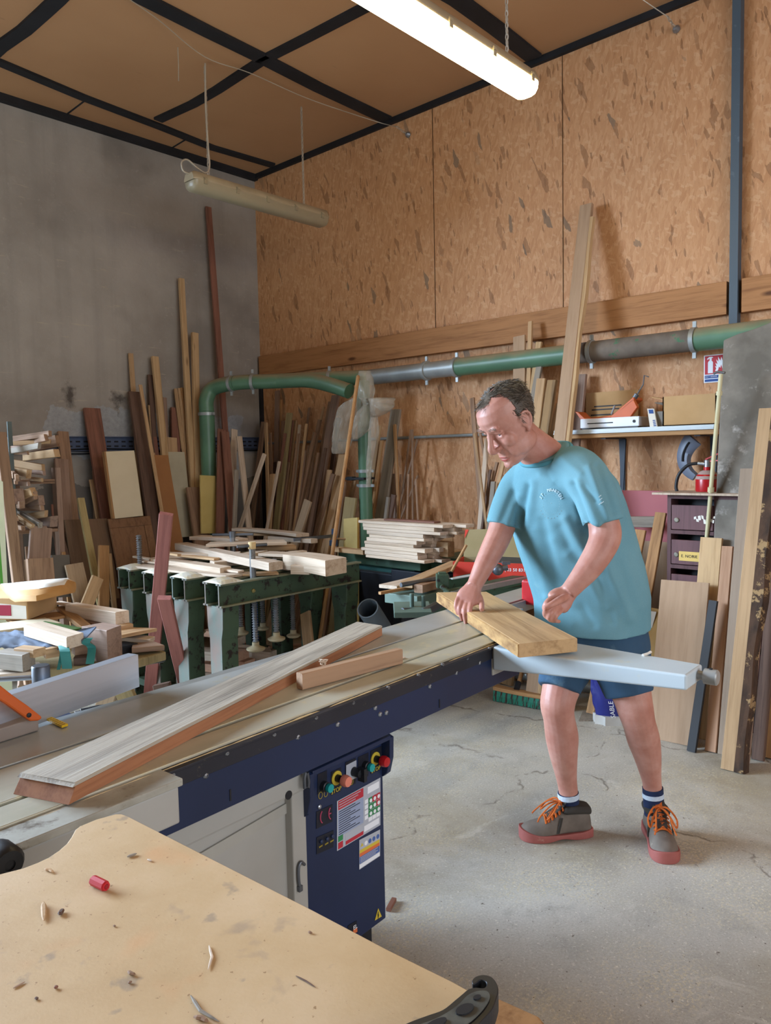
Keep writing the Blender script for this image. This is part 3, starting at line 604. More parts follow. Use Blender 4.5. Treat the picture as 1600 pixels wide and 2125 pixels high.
# the two long pieces in front of the rack, and the pale green panel at the frame edge
leanY('long tan board slanting in front of the offcut rack', (0, 900), (38, 1215), 15, W_BRN, .85, 1.35, .03, 'board', GL)
gp = thing('door_leaf', 'pale panel with a green stripe at the extreme left edge', 'door panel', py(5, 1240, 4.2))
A = py(-16, 985, 4.3); B = py(6, 1000, 4.3); C_ = py(17, 1240, 4.25); D2 = py(-30, 1240, 4.25)
k_ = (B.z-.002)/(B.z-C_.z); C_ = B+(C_-B)*k_; k_ = (A.z-.002)/(A.z-D2.z); D2 = A+(D2-A)*k_
g = G(); g.prism([A, B, C_, D2], (0, .03, 0)); g.build('sheet', paint('pale_green_white', '#d3dcc4', '#c6d0b4', rough=.4), gp)
g = G(); A = py(-9, 1060, 4.24); B = py(-5, 1060, 4.24); C_ = py(9, 1240, 4.235); D2 = py(4, 1240, 4.235); g.prism([A, B, C_, D2], (0, .008, 0)); g.build('stripe', paint('green_stripe', '#4d9a35'), gp)
# ================================================================ offcut rack
R_ = thing('offcut_rack', 'timber rack crammed with offcuts at the left edge', 'rack', (2.0, 5.2, 0))
xr0, xr1, yr0, yr1 = 1.6, py(92, 1000, 5.0).x+.02, 4.85, 5.5
zs = [py(60, 1058, 4.9).z, py(60, 1108, 4.9).z-.02]
zsh = [1.33, py(60, 1000, 4.88).z, py(50, 1105, 4.88).z]
for z in zsh: board('shelf', None, (xr0, (yr0+yr1)/2, z), (xr1, (yr0+yr1)/2, z), yr1-yr0, .022, W_BRN, UY, parent=R_)
for x, y in ((xr1, yr0+.02), (xr1, yr1), (xr0, yr0), (xr0, yr1)): board('post', None, (x, y, 0), (x, y, 1.42), .06, .035, W_MAU, UY, parent=R_)
g = G(); g.bar(py(19, 875, 4.8), py(41, 1250, 4.75), .026, .01, UX); g.build('steel_upright', paint('grey_green_steel', '#55605f', '#495352', rough=.5, metal=.3), R_)
rr = random.Random(5)
OFF = [((0, 922), (105, 916), 9, W_TAN, 'tan lath lying along the top of the rack, upper one'), ((0, 930), (66, 928), 8, W_MAU, 'pinkish lath on the rack top, lower one'), ((0, 942), (82, 925), 12, W_GRY, 'grey weathered stave on the rack top'),
 ((60, 930), (120, 915), 24, W_BRN, 'bark-edged brown slab on top of the rack, front'), ((30, 912), (104, 900), 12, W_BRN, 'curved bark offcut crowning the rack'), ((70, 948), (118, 940), 16, W_TAN, 'brown slab end below the bark-edged slab'),
 ((32, 958), (90, 971), 15, W_TAN, 'long light block on the upper shelf of the rack'), ((12, 968), (22, 975), 12, W_TAN, 'split tan end grain piece at left of the upper shelf'), ((36, 975), (36, 992), 13, W_BRN, 'upright brown offcut on the upper shelf'), ((44, 978), (60, 984), 18, W_TAN, 'round-ended tan offcut on the upper shelf'), ((58, 975), (92, 982), 9, W_MAU, 'thin mauve stave at right of the upper shelf'),
 ((20, 1028), (38, 1030), 30, W_MAU, 'square reddish block at left of the lower shelf'), ((38, 1040), (70, 1020), 18, W_TAN, 'tan offcut tilted up on the lower shelf'), ((40, 1052), (74, 1028), 16, W_BRN, 'brown wedge lying across the lower shelf'), ((60, 1045), (86, 1038), 20, W_MAU, 'mauve offcut at right of the lower shelf'), ((22, 1056), (84, 1056), 9, W_BRN, 'flat brown strip under the lower-shelf wedge'),
 ((36, 1064), (68, 1094), 12, W_TAN, 'tan stick sliding down from the lower shelf, left'), ((50, 1064), (84, 1090), 12, W_GRY, 'grey stick sliding down from the lower shelf, right'), ((66, 1076), (96, 1066), 14, W_TAN, 'pale split piece above the end block'), ((88, 1086), (112, 1082), 22, W_MAU, 'square block jutting out at the bottom right of the rack'), ((20, 1076), (34, 1076), 10, W_BRN, 'small brown chunk at left below the lower shelf')]
OFF += [((8, 936), (58, 940), 8, W_BRN, 'brown stave under the pinkish lath on the rack'), ((64, 920), (96, 908), 14, W_BRN, 'dark bark piece between the curved bark and the tan lath'), ((14, 990), (34, 1000), 10, W_BRN, 'brown chunk at lower left of the upper shelf'), ((62, 992), (88, 996), 8, W_TAN, 'thin tan stave at lower right of the upper shelf'), ((26, 1004), (60, 1004), 9, W_MAU, 'flat mauve block under the round-ended offcut'),
 ((26, 1042), (46, 1048), 14, W_BRN, 'brown block under the square reddish block'), ((60, 1032), (74, 1024), 10, W_TAN, 'light tip of wood over the brown wedge'), ((74, 1050), (88, 1054), 10, W_BRN, 'brown stub at the right end of the lower shelf'), ((30, 1088), (48, 1096), 9, W_BRN, 'brown stick end under the sliding tan stick'), ((72, 1092), (94, 1096), 9, W_MAU, 'mauve stub beneath the pale split piece')]
for i, (a, b, w, m, lab) in enumerate(OFF):
    yb = 4.82 if a[1] < 950 else (4.84+.05*(i % 4))
    A = py(*a, yb); B = py(*b, yb-.12-.06*(i % 3)); ww = w*dep(A)/FPX
    board('offcut', lab, A+V((0, .12, 0)), B, ww, ww*rr.uniform(.5, .8), m, UZ, 'offcuts in the rack', 'offcut', cut=rr.uniform(-.4, .4))
# ================================================================ timber leaning on the strand board
GR = 'boards leaning in the corner crowd'
CROWD = [
 ('reddish board standing below the tape-banded pole', (460, 893), (457, 1100), 13, W_RED, .45, .7, .02),
 ('dark red-brown board just right of the tape-banded pole', (467, 897), (483, 1100), 12, W_RED, .5, .8, .02),
 ('pale board behind the pale slanting one, upright near the corner', (486, 893), (483, 1010), 10, W_LGT, .25, .5, .02),
 ('pale slim board slanting right across the corner boards', (496, 906), (516, 1085), 9, W_LGT, .45, .6, .02),
 ('short grey-topped stick before the upright pale board', (491, 976), (489, 1030), 6, W_GRY, .7, .85, .02),
]
for lab, t_, b_, w, m, gp, ln, th in CROWD: leanY(lab, t_, b_, w, m, gp, ln, th, 'board', GR)
CR2 = [
 ('light lath crossing the corner crowd diagonally', (549, 944), (503, 1085), 7, W_LGT, .55, .75, .02, 'lath'),
 ('brown board near the corner, just left of the tall mauve board', (547, 876), (532, 1010), 9, W_BRN, .1, .35, .02, 'board'),
 ('slim upright tan lath just right of the wall corner', (552, 878), (557, 1085), 6, W_TAN, .25, .42, .015, 'lath'),
 ('tall mauve-brown board standing above the corner crowd', (576, 812), (574, 965), 9, W_MAU, .03, .3, .022, 'board'),
 ('thin orange-tan lath right of the tall mauve board', (583, 830), (583, 915), 4, W_ORG, .04, .3, .012, 'lath'),
 ('slat with a whitened end beside the olive board', (588, 874), (585, 925), 7, W_BRN, .06, .3, .02, 'slat'),
 ('olive-brown pointed board in the middle of the corner crowd', (601, 858), (573, 1090), 12, W_OLV, .2, .5, .022, 'board'),
 ('short tan block board low in front of the upright lath', (566, 984), (562, 1040), 10, W_TAN, .4, .6, .02, 'board'),
 ('thin light lath left of the olive board, low', (580, 958), (556, 1085), 5, W_LGT, .5, .7, .015, 'lath'),
 ('reddish slat right of the olive board', (607, 873), (585, 1090), 5, W_RED, .16, .46, .015, 'slat'),
 ('pale-ended slat second right of the olive board', (614, 873), (593, 1090), 5, W_TAN, .15, .45, .015, 'slat'),
 ('tan lath third right of the olive board', (622, 882), (604, 1085), 5, W_LGT, .17, .46, .015, 'lath'),
 ('mauve slat fourth right of the olive board', (632, 935), (612, 1090), 6, W_MAU, .25, .5, .015, 'slat'),
 ('thin spike-topped stick standing over the conduit', (642, 846), (631, 945), 4, W_BRN, .03, .3, .012, 'stick'),
 ('dark slat left of the widest board, leaning right', (664, 872), (622, 1090), 7, W_BRN, .12, .46, .018, 'slat'),
 ('brown slat right behind the spike-topped stick', (653, 898), (612, 1085), 6, W_BRN, .2, .5, .018, 'slat'),
 ('thin tan stick ending in a sharp point before the widest board', (672, 845), (660, 900), 4, W_TAN, .03, .28, .012, 'stick'),
 ('widest tall board of the corner crowd, leaning right under the duct', (697, 822), (645, 1110), 15, W_MAU, .05, .5, .025, 'board'),
 ('mauve board half hidden left behind the widest board', (687, 835), (640, 1090), 9, W_BRN, .03, .42, .022, 'board'),
 ('dark narrow board right behind the widest board', (703, 868), (680, 1040), 8, W_DRK, .04, .3, .02, 'board'),
 ('short brown board in front of the widest board, cut square', (684, 976), (672, 1070), 9, W_TAN, .3, .55, .02, 'board'),
 ('low tan board at the foot of the widest board', (640, 1042), (622, 1100), 16, W_BEI, .55, .75, .02, 'board'),
 ('tan slab with a ragged bark edge left of the broom handle', (712, 945), (681, 1115), 16, W_TAN, .25, .6, .025, 'slab'),
 ('slim brown board left of the bark-edged slab', (692, 985), (660, 1095), 8, W_BRN, .35, .62, .02, 'board'),
 ('dark brown strip behind the broom handle', (716, 1000), (701, 1110), 8, W_BRN, .3, .55, .02, 'strip'),
 ('olive-brown panel end below the plastic bag', (729, 1034), (722, 1090), 24, W_OLV, .4, .55, .02, 'panel'),
 ('tan offcut leaning left of the duct drop', (737, 995), (724, 1050), 8, W_TAN, .2, .4, .02, 'offcut'),
 ('yellow-green board low behind the bench right end', (729, 1078), (729, 1140), 30, M_YEL, .7, .85, .02, 'board'),
 ('tan lath just right of the duct drop, first of a pair', (788, 884), (763, 1074), 7, W_TAN, .1, .4, .018, 'lath'),
 ('tan lath just right of the duct drop, second of a pair', (793, 915), (772, 1074), 6, W_ORG, .14, .42, .018, 'lath'),
 ('wide grey-taupe board alone right of the duct drop', (822, 851), (789, 1078), 20, W_GRY, .06, .42, .022, 'board'),
 ('thin orange stick in front of the grey-taupe board', (819, 882), (826, 1040), 5, W_ORG, .12, .4, .014, 'stick'),
 ('pinkish pointed offcut beside the grey-taupe board', (815, 985), (816, 1050), 12, W_MAU, .12, .3, .02, 'offcut'),
 ('low dark board behind the plank stack, left one', (806, 1032), (800, 1080), 6, W_GRY, .3, .42, .02, 'board'),
 ('low dark board behind the plank stack, right one', (818, 1028), (808, 1080), 9, W_DRK, .28, .4, .02, 'board'),
]
RODS = [((853, 892), (829, 1075)), ((867, 912), (824, 1070)), ((867, 988), (832, 1075)), ((856, 892), (857, 1075)), ((832, 985), (828, 1040)), ((848, 985), (845, 1075)), ((863, 995), (868, 1075))]
for lab, t_, b_, w, m, gp, ln, th, nm in CR2: leanX(lab, t_, b_, w, m, gp, ln, th, nm, GR, {'slat': 'slat', 'lath': 'lath', 'stick': 'stick'}.get(nm, 'board'))
rl = ['longest leaning left', 'crossing left behind the plank stack', 'shortest and most slanted', 'standing upright', 'short one nearest the taupe board', 'lower upright one', 'rightmost upright one']
for i, (t_, b_) in enumerate(RODS): leanX('thin brown rod right of the taupe board, '+rl[i], t_, b_, 3.4, W_BRN, .04+.03*i, .3+.04*i, .011, 'rod', 'thin rods against the strand board', 'rod')
for i, (t_, b_, w, m) in enumerate([((534, 985), (527, 1090), 5, W_BRN), ((542, 960), (535, 1090), 5, W_DRK), ((561, 900), (566, 1085), 5, W_BRN), ((571, 960), (566, 1090), 6, W_DRK), ((611, 930), (588, 1090), 5, W_DRK), ((627, 950), (606, 1090), 4, W_RED), ((641, 925), (618, 1090), 5, W_BRN), ((650, 960), (630, 1090), 4, W_MAU), ((661, 940), (634, 1090), 5, W_BRN), ((676, 930), (650, 1090), 5, W_DRK), ((619, 900), (597, 1090), 4, W_BRN), ((600, 960), (580, 1090), 5, W_BRN), ((592, 900), (572, 1060), 5, W_RED), ((636, 880), (612, 1080), 4, W_TAN)]):
    leanX('thin dark slat deep in the shadowed corner crowd behind the clamp bench', t_, b_, w, m, .1+.013*i, .4+.02*(i % 5), .014, 'slat', 'shadowed slats of the corner crowd', 'slat')
# broom handle and its blue clamp
bh = thing('broom_handle', 'light round broom handle leaning in front of the plastic bag', 'handle', pz(690, 1130, .8))
A = px(743, 782, 3.95); B = px(693, 1125, 3.55); g = G(); B2 = B+(B-A)*.55
g.tube([B2, B, A], .0135, 12); g.build('shaft', W_ORG, bh, smooth=True); g = G(); g.ball(A, .0135, 10, 6); g.build('rounded_tip', W_ORG, bh, smooth=True)
# boards behind the man's head
GH = 'boards leaning behind the man'
HEAD = [
 ('wide beige fibreboard strip behind the head of the man', (1078, 699), (1078, 810), 21, W_MDF, .12, .4, .018, 'board'),
 ('slim tan lath reaching up to the timber rail behind the man', (1101, 668), (1096, 840), 7, W_TAN, .1, .42, .018, 'lath'),
 ('pale lath right of the slim tan one, lower top', (1119, 711), (1101, 845), 10, W_PAL, .11, .45, .02, 'lath'),
 ('grey-brown batten with a screw hole before the duct', (1124, 738), (1114, 790), 10, W_GRY, .13, .42, .02, 'batten'),
 ('very slim lath between the pale lath and the head', (1110, 762), (1098, 850), 4, W_ORG, .13, .45, .012, 'lath'),
 ('straight tan board between slim laths and the knotty slab', (1124, 787), (1112, 885), 15, W_TAN, .2, .5, .022, 'board'),
 ('knotty bark-edged slab left of the tallest board', (1147, 791), (1131, 900), 15, wood('wood_knotty', '#9a7b54', '#5b452f', knots=True), .18, .5, .03, 'slab'),
 ('brown board low behind the left shoulder of the man', (1163, 840), (1147, 905), 12, W_TAN, .15, .42, .02, 'board'),
 ('tallest board of all, pale sapwood on its bark edge, leaning high on the wall', (1218, 427), (1165, 905), 20, W_MDF, .05, .75, .03, 'board'),
 ('mauve board with raised edges behind the tallest board', (1209, 778), (1202, 853), 14, W_MAU, .04, .3, .025, 'board'),
 ('leftmost tall lath behind the face of the man', (980, 828), (1000, 1080), 8, W_BRN, .1, .5, .018, 'lath'),
 ('pale straight lath crossing behind the nose of the man', (1011, 912), (998, 1080), 8, W_LGT, .16, .5, .018, 'lath'),
 ('slim brown rod slanting right behind the nose', (991, 875), (1020, 1020), 4, W_BRN, .14, .5, .012, 'rod'),
 ('dark slim rod just left of the chin', (1032, 960), (1004, 1070), 5, W_BRN, .2, .5, .015, 'rod'),
 ('tan lath below the chin of the man', (1047, 950), (1022, 1060), 7, W_TAN, .22, .5, .015, 'lath'),
 ('thin brown rod low behind the raised sleeve', (1018, 975), (1002, 1085), 4, W_DRK, .24, .5, .012, 'rod'),
 ('thin tan rod low behind the raised sleeve', (985, 900), (1008, 1075), 4, W_TAN, .24, .5, .012, 'rod'),
 ('dark board between the rods behind the raised sleeve', (1024, 1000), (1016, 1090), 8, W_GRY, .3, .55, .015, 'board')]
for lab, t_, b_, w, m, gp, ln, th, nm in HEAD:
    o = leanX(lab, t_, b_, w, m, gp, ln, th, nm, GH, {'batten': 'timber'}.get(nm, nm))
    if lab.startswith('tallest'): tallb = o
# pale sapwood edge with the bark line on the tallest board
M4 = tallb.matrix_world; L_ = max(v.co.z for v in tallb.data.vertices); wv = max(v.co.x for v in tallb.data.vertices)
def live_edge(o, sgn, L_, wv, wid, z0, mat, nm, t=.014, seed=1, amp=.02, lab=None):
    g = G(); N = 24; rings = []
    for i in range(N+1):
        z = z0+(L_-z0)*i/N; j = wid*(1+.0*i)+amp*mnoise.noise(V((seed, z*3, 0)))
        rings.append([V((sgn*(wv-.002), -t, z)), V((sgn*(wv+j), -t*.7, z)), V((sgn*(wv+j*.75), t, z)), V((sgn*(wv-.002), t, z))])
    g.loft(rings); me = g.mesh(nm); e = bpy.data.objects.new(nm, me); col.objects.link(e); me.materials.append(mat); e.parent = o; tag(e, lab); return e
sg = -1 if (V(M4.col[0][:3]).dot(rt) < 0) else 1
live_edge(tallb, sg, L_*.97, wv, .025, 0, W_PAL, 'sapwood_edge', amp=.012, lab='pale sapwood edge')
# ================================================================ wall shelf and what lies on it
XS = 4.25
zsf = 1.572; ya = px(1150, 899, XS).y; yb = px(1483, 885, XS).y
S = thing('wall_shelf', 'long wall shelf with pale metal edge on two dark brackets', 'shelf', (XW-.15, (ya+yb)/2, zsf-.3))
board('shelf_board', None, ((XS+XW)/2, ya, zsf-.028), ((XS+XW)/2, yb, zsf-.028), XW-XS-.004, .026, W_ORG, UX, parent=S)
g = G(); g.box((XS-.006, yb, zsf-.012), (XS+.03, ya, zsf+.012)); g.box((XS-.012, yb, zsf-.014), (XS-.006, ya, zsf-.004)); g.build('metal_edge', M_LGREY, S, bev=.002)
M_BRK = paint('bracket_dark', '#2a3340', '#242c38', rough=.5)
for q in (1266, 1459):
    y = px(q, 940, XS+.12).y; z0 = zsf-.042; br_ = None
    g = G(); g.box((XS+.03, y-.016, z0-.006), (XW-.004, y+.016, z0)); g.box((XW-.012, y-.016, z0-.33), (XW-.004, y+.016, z0))
    g.prism([(XW-.016, y-.022, z0-.006), (XW-.016, y+.022, z0-.006), (XW-.016, y+.007, z0-.33), (XW-.016, y-.007, z0-.33)], (.012, 0, 0)); g.build('bracket', M_BRK, S)
zt = zsf+.013
# white flat console-shaped box
xf = XS+.05; A = px(1204, 893, xf); B = px(1326, 889, xf)
cb = thing('white_box', 'flat white electronic box with a dark slot, on the wall shelf', 'electronics', (xf+.1, (A.y+B.y)/2, zt))
h = .065; g = G(); g.box((xf, B.y, zt+.008), (xf+.2, A.y, zt+h)); g.build('casing', M_WHITE, cb, bev=.004)
g = G(); g.box((xf+.005, B.y+.01, zt), (xf+.19, A.y-.01, zt+.008)); g.build('base', M_RUBBER, cb)
y0 = px(1219, 882, xf).y; y1 = px(1272, 881, xf).y; g = G(); g.box((xf-.0015, y1, zt+.032), (xf+.002, y0, zt+.038)); g.build('slot', M_INK, cb)
yy = px(1316, 878, xf).y; g = G(); g.lathe([(.009, 0), (.009, .002), (0, .002)], (xf-.0005, yy, zt+.037), -UX, 16); g.build('button', M_INK, cb)
# folded orange bracket lying over the white box, with its spring hook
ob = thing('orange_bracket', 'folded orange metal bracket with a bent wire hook on the white box', 'bracket', (xf+.1, (A.y+B.y)/2, zt+h))
def P_(q, r, x): return px(q, r, x)
g = G()
def plate(qs, x0, x1, nm, mat):
    g = G(); pts = [P_(q, r, x0) for q, r in qs]; g.prism(pts, (x1-x0, 0, 0)); g.build(nm, mat, ob, bev=.002)
plate([(1193, 854), (1206, 872), (1218, 873), (1199, 855)], xf+.02, xf+.12, 'end_tab', M_ORANGE)
plate([(1206, 872), (1268, 866), (1270, 862), (1210, 869)], xf+.02, xf+.14, 'base_plate', M_ORANGE)
plate([(1268, 867), (1314, 828), (1322, 845), (1306, 867), (1275, 869)], xf+.02, xf+.05, 'side_plate', M_ORANGE)
plate([(1266, 865), (1314, 824), (1316, 829), (1270, 867)], xf+.02, xf+.14, 'top_plate', M_ORANGE)
g = G(); g.tube([P_(1319, 823, xf+.05), P_(1335, 798, xf+.05), P_(1337, 779, xf+.05), P_(1346, 782, xf+.05)], .004, 8); g.build('hook', M_DSTEEL, ob)
g = G(); g.tube([P_(1317, 826, xf+.05), P_(1322, 818, xf+.05)], .014, 10); g.build('ferrule', M_DSTEEL, ob)
g = G(); g.tube([P_(1269, 860, xf+.03), P_(1276, 842, xf+.03)], .006, 8); g.build('spring', M_STEEL, ob)
# slotted board standing against the wall behind
xs = XW-.03; sb = thing('slotted_panel', 'beige slotted panel standing behind the orange bracket', 'panel', px(1268, 866, xs))
A = px(1216, 816, xs); B = px(1324, 816, xs); g = G(); g.box((xs, B.y, zt), (xs+.018, A.y, A.z)); g.build('board', M_CARD, sb)
for r, q0, q1 in ((844, 1233, 1290), (851, 1228, 1285), (862, 1226, 1296)):
    C = px(q0, r, xs); D2 = px(q1, r, xs); g = G(); g.box((xs-.001, D2.y, C.z-.004), (xs+.002, C.y, C.z+.004)); g.build('slot', M_INK, sb)
# open cardboard box with tape, odds and ends
xb = XS+.04; A = px(1375, 883, xb); B = px(1486, 878, xb); hb = .165
cbx = thing('cardboard_box', 'open cardboard box on the right of the wall shelf', 'box', (xb+.1, (A.y+B.y)/2, zt))
g = G()
for a, b in (((xb, B.y, zt), (xb+.006, A.y, zt+hb)), ((xb+.2, B.y, zt), (xb+.206, A.y, zt+hb)), ((xb, B.y, zt), (xb+.206, B.y+.006, zt+hb)), ((xb, A.y-.006, zt), (xb+.206, A.y, zt+hb)), ((xb, B.y, zt), (xb+.206, A.y, zt+.006))): g.box(a, b)
g.build('carton', M_CARD, cbx)
g = G(); A2 = px(1360, 848, xb-.005); g.prism([(xb+.01, A.y, zt+hb*.9), (xb+.01, A.y+.07, zt+hb), (xb+.19, A.y+.07, zt+hb), (xb+.19, A.y, zt+hb*.9)], (0, 0, .005)); g.build('flap', M_CARD, cbx)
sv = thing('label_strip', 'white packaging strip with blue print left of the cardboard box', 'packaging', px(1353, 880, xb-.01))
A = px(1343, 848, xb-.01); B = px(1357, 848, xb-.01); C = px(1364, 887, xb-.03); D2 = px(1349, 888, xb-.03); g = G(); g.prism([A, B, C, D2], (.012, 0, 0)); g.build('sleeve', M_PAPER, sv)
M_BLUE = paint('print_blue', '#1f4a8e', rough=.6)
def tri(A, B, C, D2, u, v): return A+(B-A)*u+((D2+(C-D2)*u)-(A+(B-A)*u))*v
g = G(); g.prism([tri(A, B, C, D2, u, v)+V((-.002, 0, 0)) for u, v in ((.2, .05), (.85, .05), (.85, .26), (.2, .26))], (.003, 0, 0)); g.build('print', M_BLUE, sv)
g = G()
for k in range(4): g.prism([tri(A, B, C, D2, u, v)+V((-.002, 0, 0)) for u, v in ((.55, .6+.09*k), (.9, .6+.09*k), (.9, .65+.09*k), (.55, .65+.09*k))], (.003, 0, 0))
g.build('print', M_BLUE, sv)
g = G(); A = px(1358, 876, xb+.0); B = px(1374, 874, xb); g.box((xb+.0, A.y+.0-.055, zt), (xb+.05, A.y, zt+.085)); g.build('small_carton', paint('grey_carton', '#6c655c'), label='small grey carton between the label strip and the cardboard box', cat='box')
g = G(); A = px(1395, 842, xb+.1); g.tube([A, px(1375, 838, xb+.1), px(1360, 836, xb+.12)], [.02, .016, .006], 8, flat=.5); g.build('brush_handle', W_GRY, label='grey wooden handle sticking out of the cardboard box', cat='tool', smooth=True)
g = G(); g.tube([px(1466, 842, xb+.1), px(1484, 834, xb+.06), px(1502, 828, xb+.04)], [.012, .016, .02], 10); g.build('grip', M_RUBBER, label='black tool grip poking out of the cardboard box', cat='tool', smooth=True)
g = G(); A = px(1453, 838, xb+.1); g.tube([A-V((0, 0, .06)), A], .006, 8); g.build('pen', M_INK, label='short black pen standing up in the cardboard box', cat='pen')
# ================================================================ fire sign, dirty sheet, curved part, extinguisher
xw = XW-.006
A = px(1461, 738, xw); B = px(1503, 732, xw); C = px(1503, 791, xw); D2 = px(1461, 795, xw); y0, y1, z1, z0 = A.y, A.y-(A.z-D2.z)*.74, A.z, D2.z
FS = thing('fire_sign', 'red and blue fire extinguisher sign behind the dirty sheet', 'sign', (xw, (y0+y1)/2, z0))
g = G(); g.box((xw, y1, z0), (xw+.004, y0, z1)); g.build('plate', M_WINK, FS)
W_, H_ = y0-y1, z1-z0
M_SRED = paint('sign_red', '#b5202c', rough=.5)
def sp(u, v): return V((xw-.0012, y0-u*W_, z1-v*H_))
def spoly(poly, nm, mat, lift=0): g = G(); g.prism([sp(u, v)-V((lift, 0, 0)) for u, v in poly], (.0012, 0, 0)); g.build(nm, mat, FS)
spoly([(.05, .035), (.95, .035), (.95, .70), (.05, .70)], 'red_field', M_SRED)
spoly([(.05, .735), (.95, .735), (.95, .845), (.05, .845)], 'blue_band', M_BLUE); spoly([(.05, .875), (.95, .875), (.95, .965), (.05, .965)], 'blue_band', M_BLUE)
spoly([(.20, .66), (.20, .27), (.24, .22), (.32, .19), (.40, .22), (.44, .27), (.44, .66)], 'cylinder_pictogram', M_WINK, .0008)
spoly([(.28, .2), (.28, .12), (.18, .17), (.16, .13), (.26, .07), (.40, .07), (.46, .1), (.38, .12), (.38, .2)], 'nozzle_pictogram', M_WINK, .0008)
spoly([(.55, .6), (.6, .5), (.54, .42), (.62, .44), (.56, .3), (.66, .36), (.6, .18), (.7, .27), (.68, .08), (.8, .24), (.84, .1), (.93, .3), (.93, .6)], 'flame_pictogram', M_WINK, .0008)
spoly([(.68, .6), (.74, .45), (.8, .5), (.84, .38), (.9, .56), (.9, .6)], 'flame_heart', M_SRED, .0016)
text('CLASSE', W_*.09, sp(.72, .65), -UY, UZ, M_WINK, FS, lift=.002); text('EAU + ADDITIF', W_*.085, sp(.36, .79), -UY, UZ, M_WINK, FS, lift=.001); text('AB', W_*.15, sp(.82, .79), -UY, UZ, M_WINK, FS, lift=.001)
# dirty grey sheet with a slanting top, leaning
M_DIRTY = paint('dirty_sheet', '#5f5950', '#7d766c', sc=(4, 4, 4), lo=.38, hi=.6, rough=.8, c3='#a09a92', sc3=7, lo3=.58, hi3=.7)
xq = 4.2; pts = [px(1501, 705, xq), px(1508, 700, xq), px(1540, 690, xq), px(1570, 678, xq), px(1607, 664, xq), px(1622, 668, 4.1)]
lo_ = [px(1630, 1250, 3.98), px(1478, 1250, 3.98)]
g = G(); top = [px(q, r, 4.17) for q, r in ((1501, 706), (1530, 693), (1562, 683), (1590, 672), (1606, 664))]; kk = .22/top[0].z
def tilt(p): return V((p.x-(top[0].z-p.z)*kk, p.y, p.z))
yl = top[0].y; yr = top[-1].y
poly = [tilt(p) for p in top]+[tilt(V((4.17, yr-.1, top[-1].z-.03))), tilt(V((4.17, yr-.1, .02))), tilt(V((4.17, yl+.0, .02)))]
poly = [tilt(p) for p in top]+[tilt(V((4.17, yr-.02, 1.6))), tilt(V((4.17, yr+.02, .02))), tilt(V((4.17, yl, .02)))]
g.prism(poly, (.028, 0, 0)); g.build('dirty_sheet', M_DIRTY, label='stained dark grey sheet with a slanting top leaning at the right edge', cat='panel', bev=.006)
cp = thing('curved_part', 'curved grey plastic trim hanging under the wall shelf', 'plastic part', px(1430, 990, XW-.05))
arc = [(1440, 910), (1428, 925), (1420, 945), (1421, 965), (1430, 980), (1443, 990)]; xk = XW-.09
cc = crom([px(a, b, xk) for a, b in arc], 5); g = G(); rings = []
for i, p in enumerate(cc):
    p = V(p); d = V(cc[min(i+1, len(cc)-1)])-V(cc[max(i-1, 0)]); d.normalize(); nrm = d.cross(UX).normalized(); f = i/(len(cc)-1); w = .055*(1-.55*f)
    rings.append([p-nrm*w-UX*.0, p-nrm*w*.5-UX*.018, p+nrm*w*.6-UX*.02, p+nrm*w, p+nrm*w*.8+UX*.012, p-nrm*w*.8+UX*.012])
M_CPL = paint('grey_plastic', '#747b88', '#666d7c', rough=.45); g.loft(rings).build('trim_shell', M_CPL, cp, smooth=True)
g = G(); g.tube([V(cc[i])-UX*.021 for i in range(3, 14)], .006, 6); g.build('groove', M_INK, cp, smooth=True)
# letterbox cabinet
XC = 4.08; A = px(1385, 1026, XC); yL = A.y; zT = A.z; cw = yL-px(1486, 1060, XC).y; yR = yL-cw*2-.004
CB = thing('letterbox_cabinet', 'dark mahogany bank of letterboxes standing on the floor', 'cabinet', (XC+.2, (yL+yR)/2, 0))
M_MAH = wood('mahogany', '#573a3b', '#422a2c', var=.04, bump=.05, rough=.5)
M_MAHD = wood('mahogany_door', '#664749', '#50373a', var=.04, bump=.05, rough=.45)
dz = px(1383, 1109, XC).z; rowh = zT-.03-dz; cw = yL-px(1486, 1060, XC).y
g = G(); g.box((XC+.02, yR, 0), (XW-.08, yL, .02)); g.box((XC, yR, zT-.022), (XW-.08, yL, zT)); g.box((XC, yL-.02, 0), (XW-.08, yL, zT-.022)); g.box((XC, yR, 0), (XW-.08, yR+.02, zT-.022)); g.box((XW-.1, yR+.02, .02), (XW-.08, yL-.02, zT-.022))
for i in range(1, 3): g.box((XC, yL-cw*i-.01, .02), (XC+.1, yL-cw*i+.01, zT-.022))
for r in range(1, 6): g.box((XC, yR+.02, zT-.012-rowh*r-.012), (XC+.1, yL-.02, zT-.012-rowh*r+.008))
g.build('carcass', M_MAH, CB)
g = G(); g.box((XC+.1, yR+.02, .02), (XC+.11, yL-.02, zT-.03)); g.build('dark_interior', M_INK, CB)
M_BRASS = paint('lock_metal', '#8a8578', '#767166', rough=.4, metal=.6)
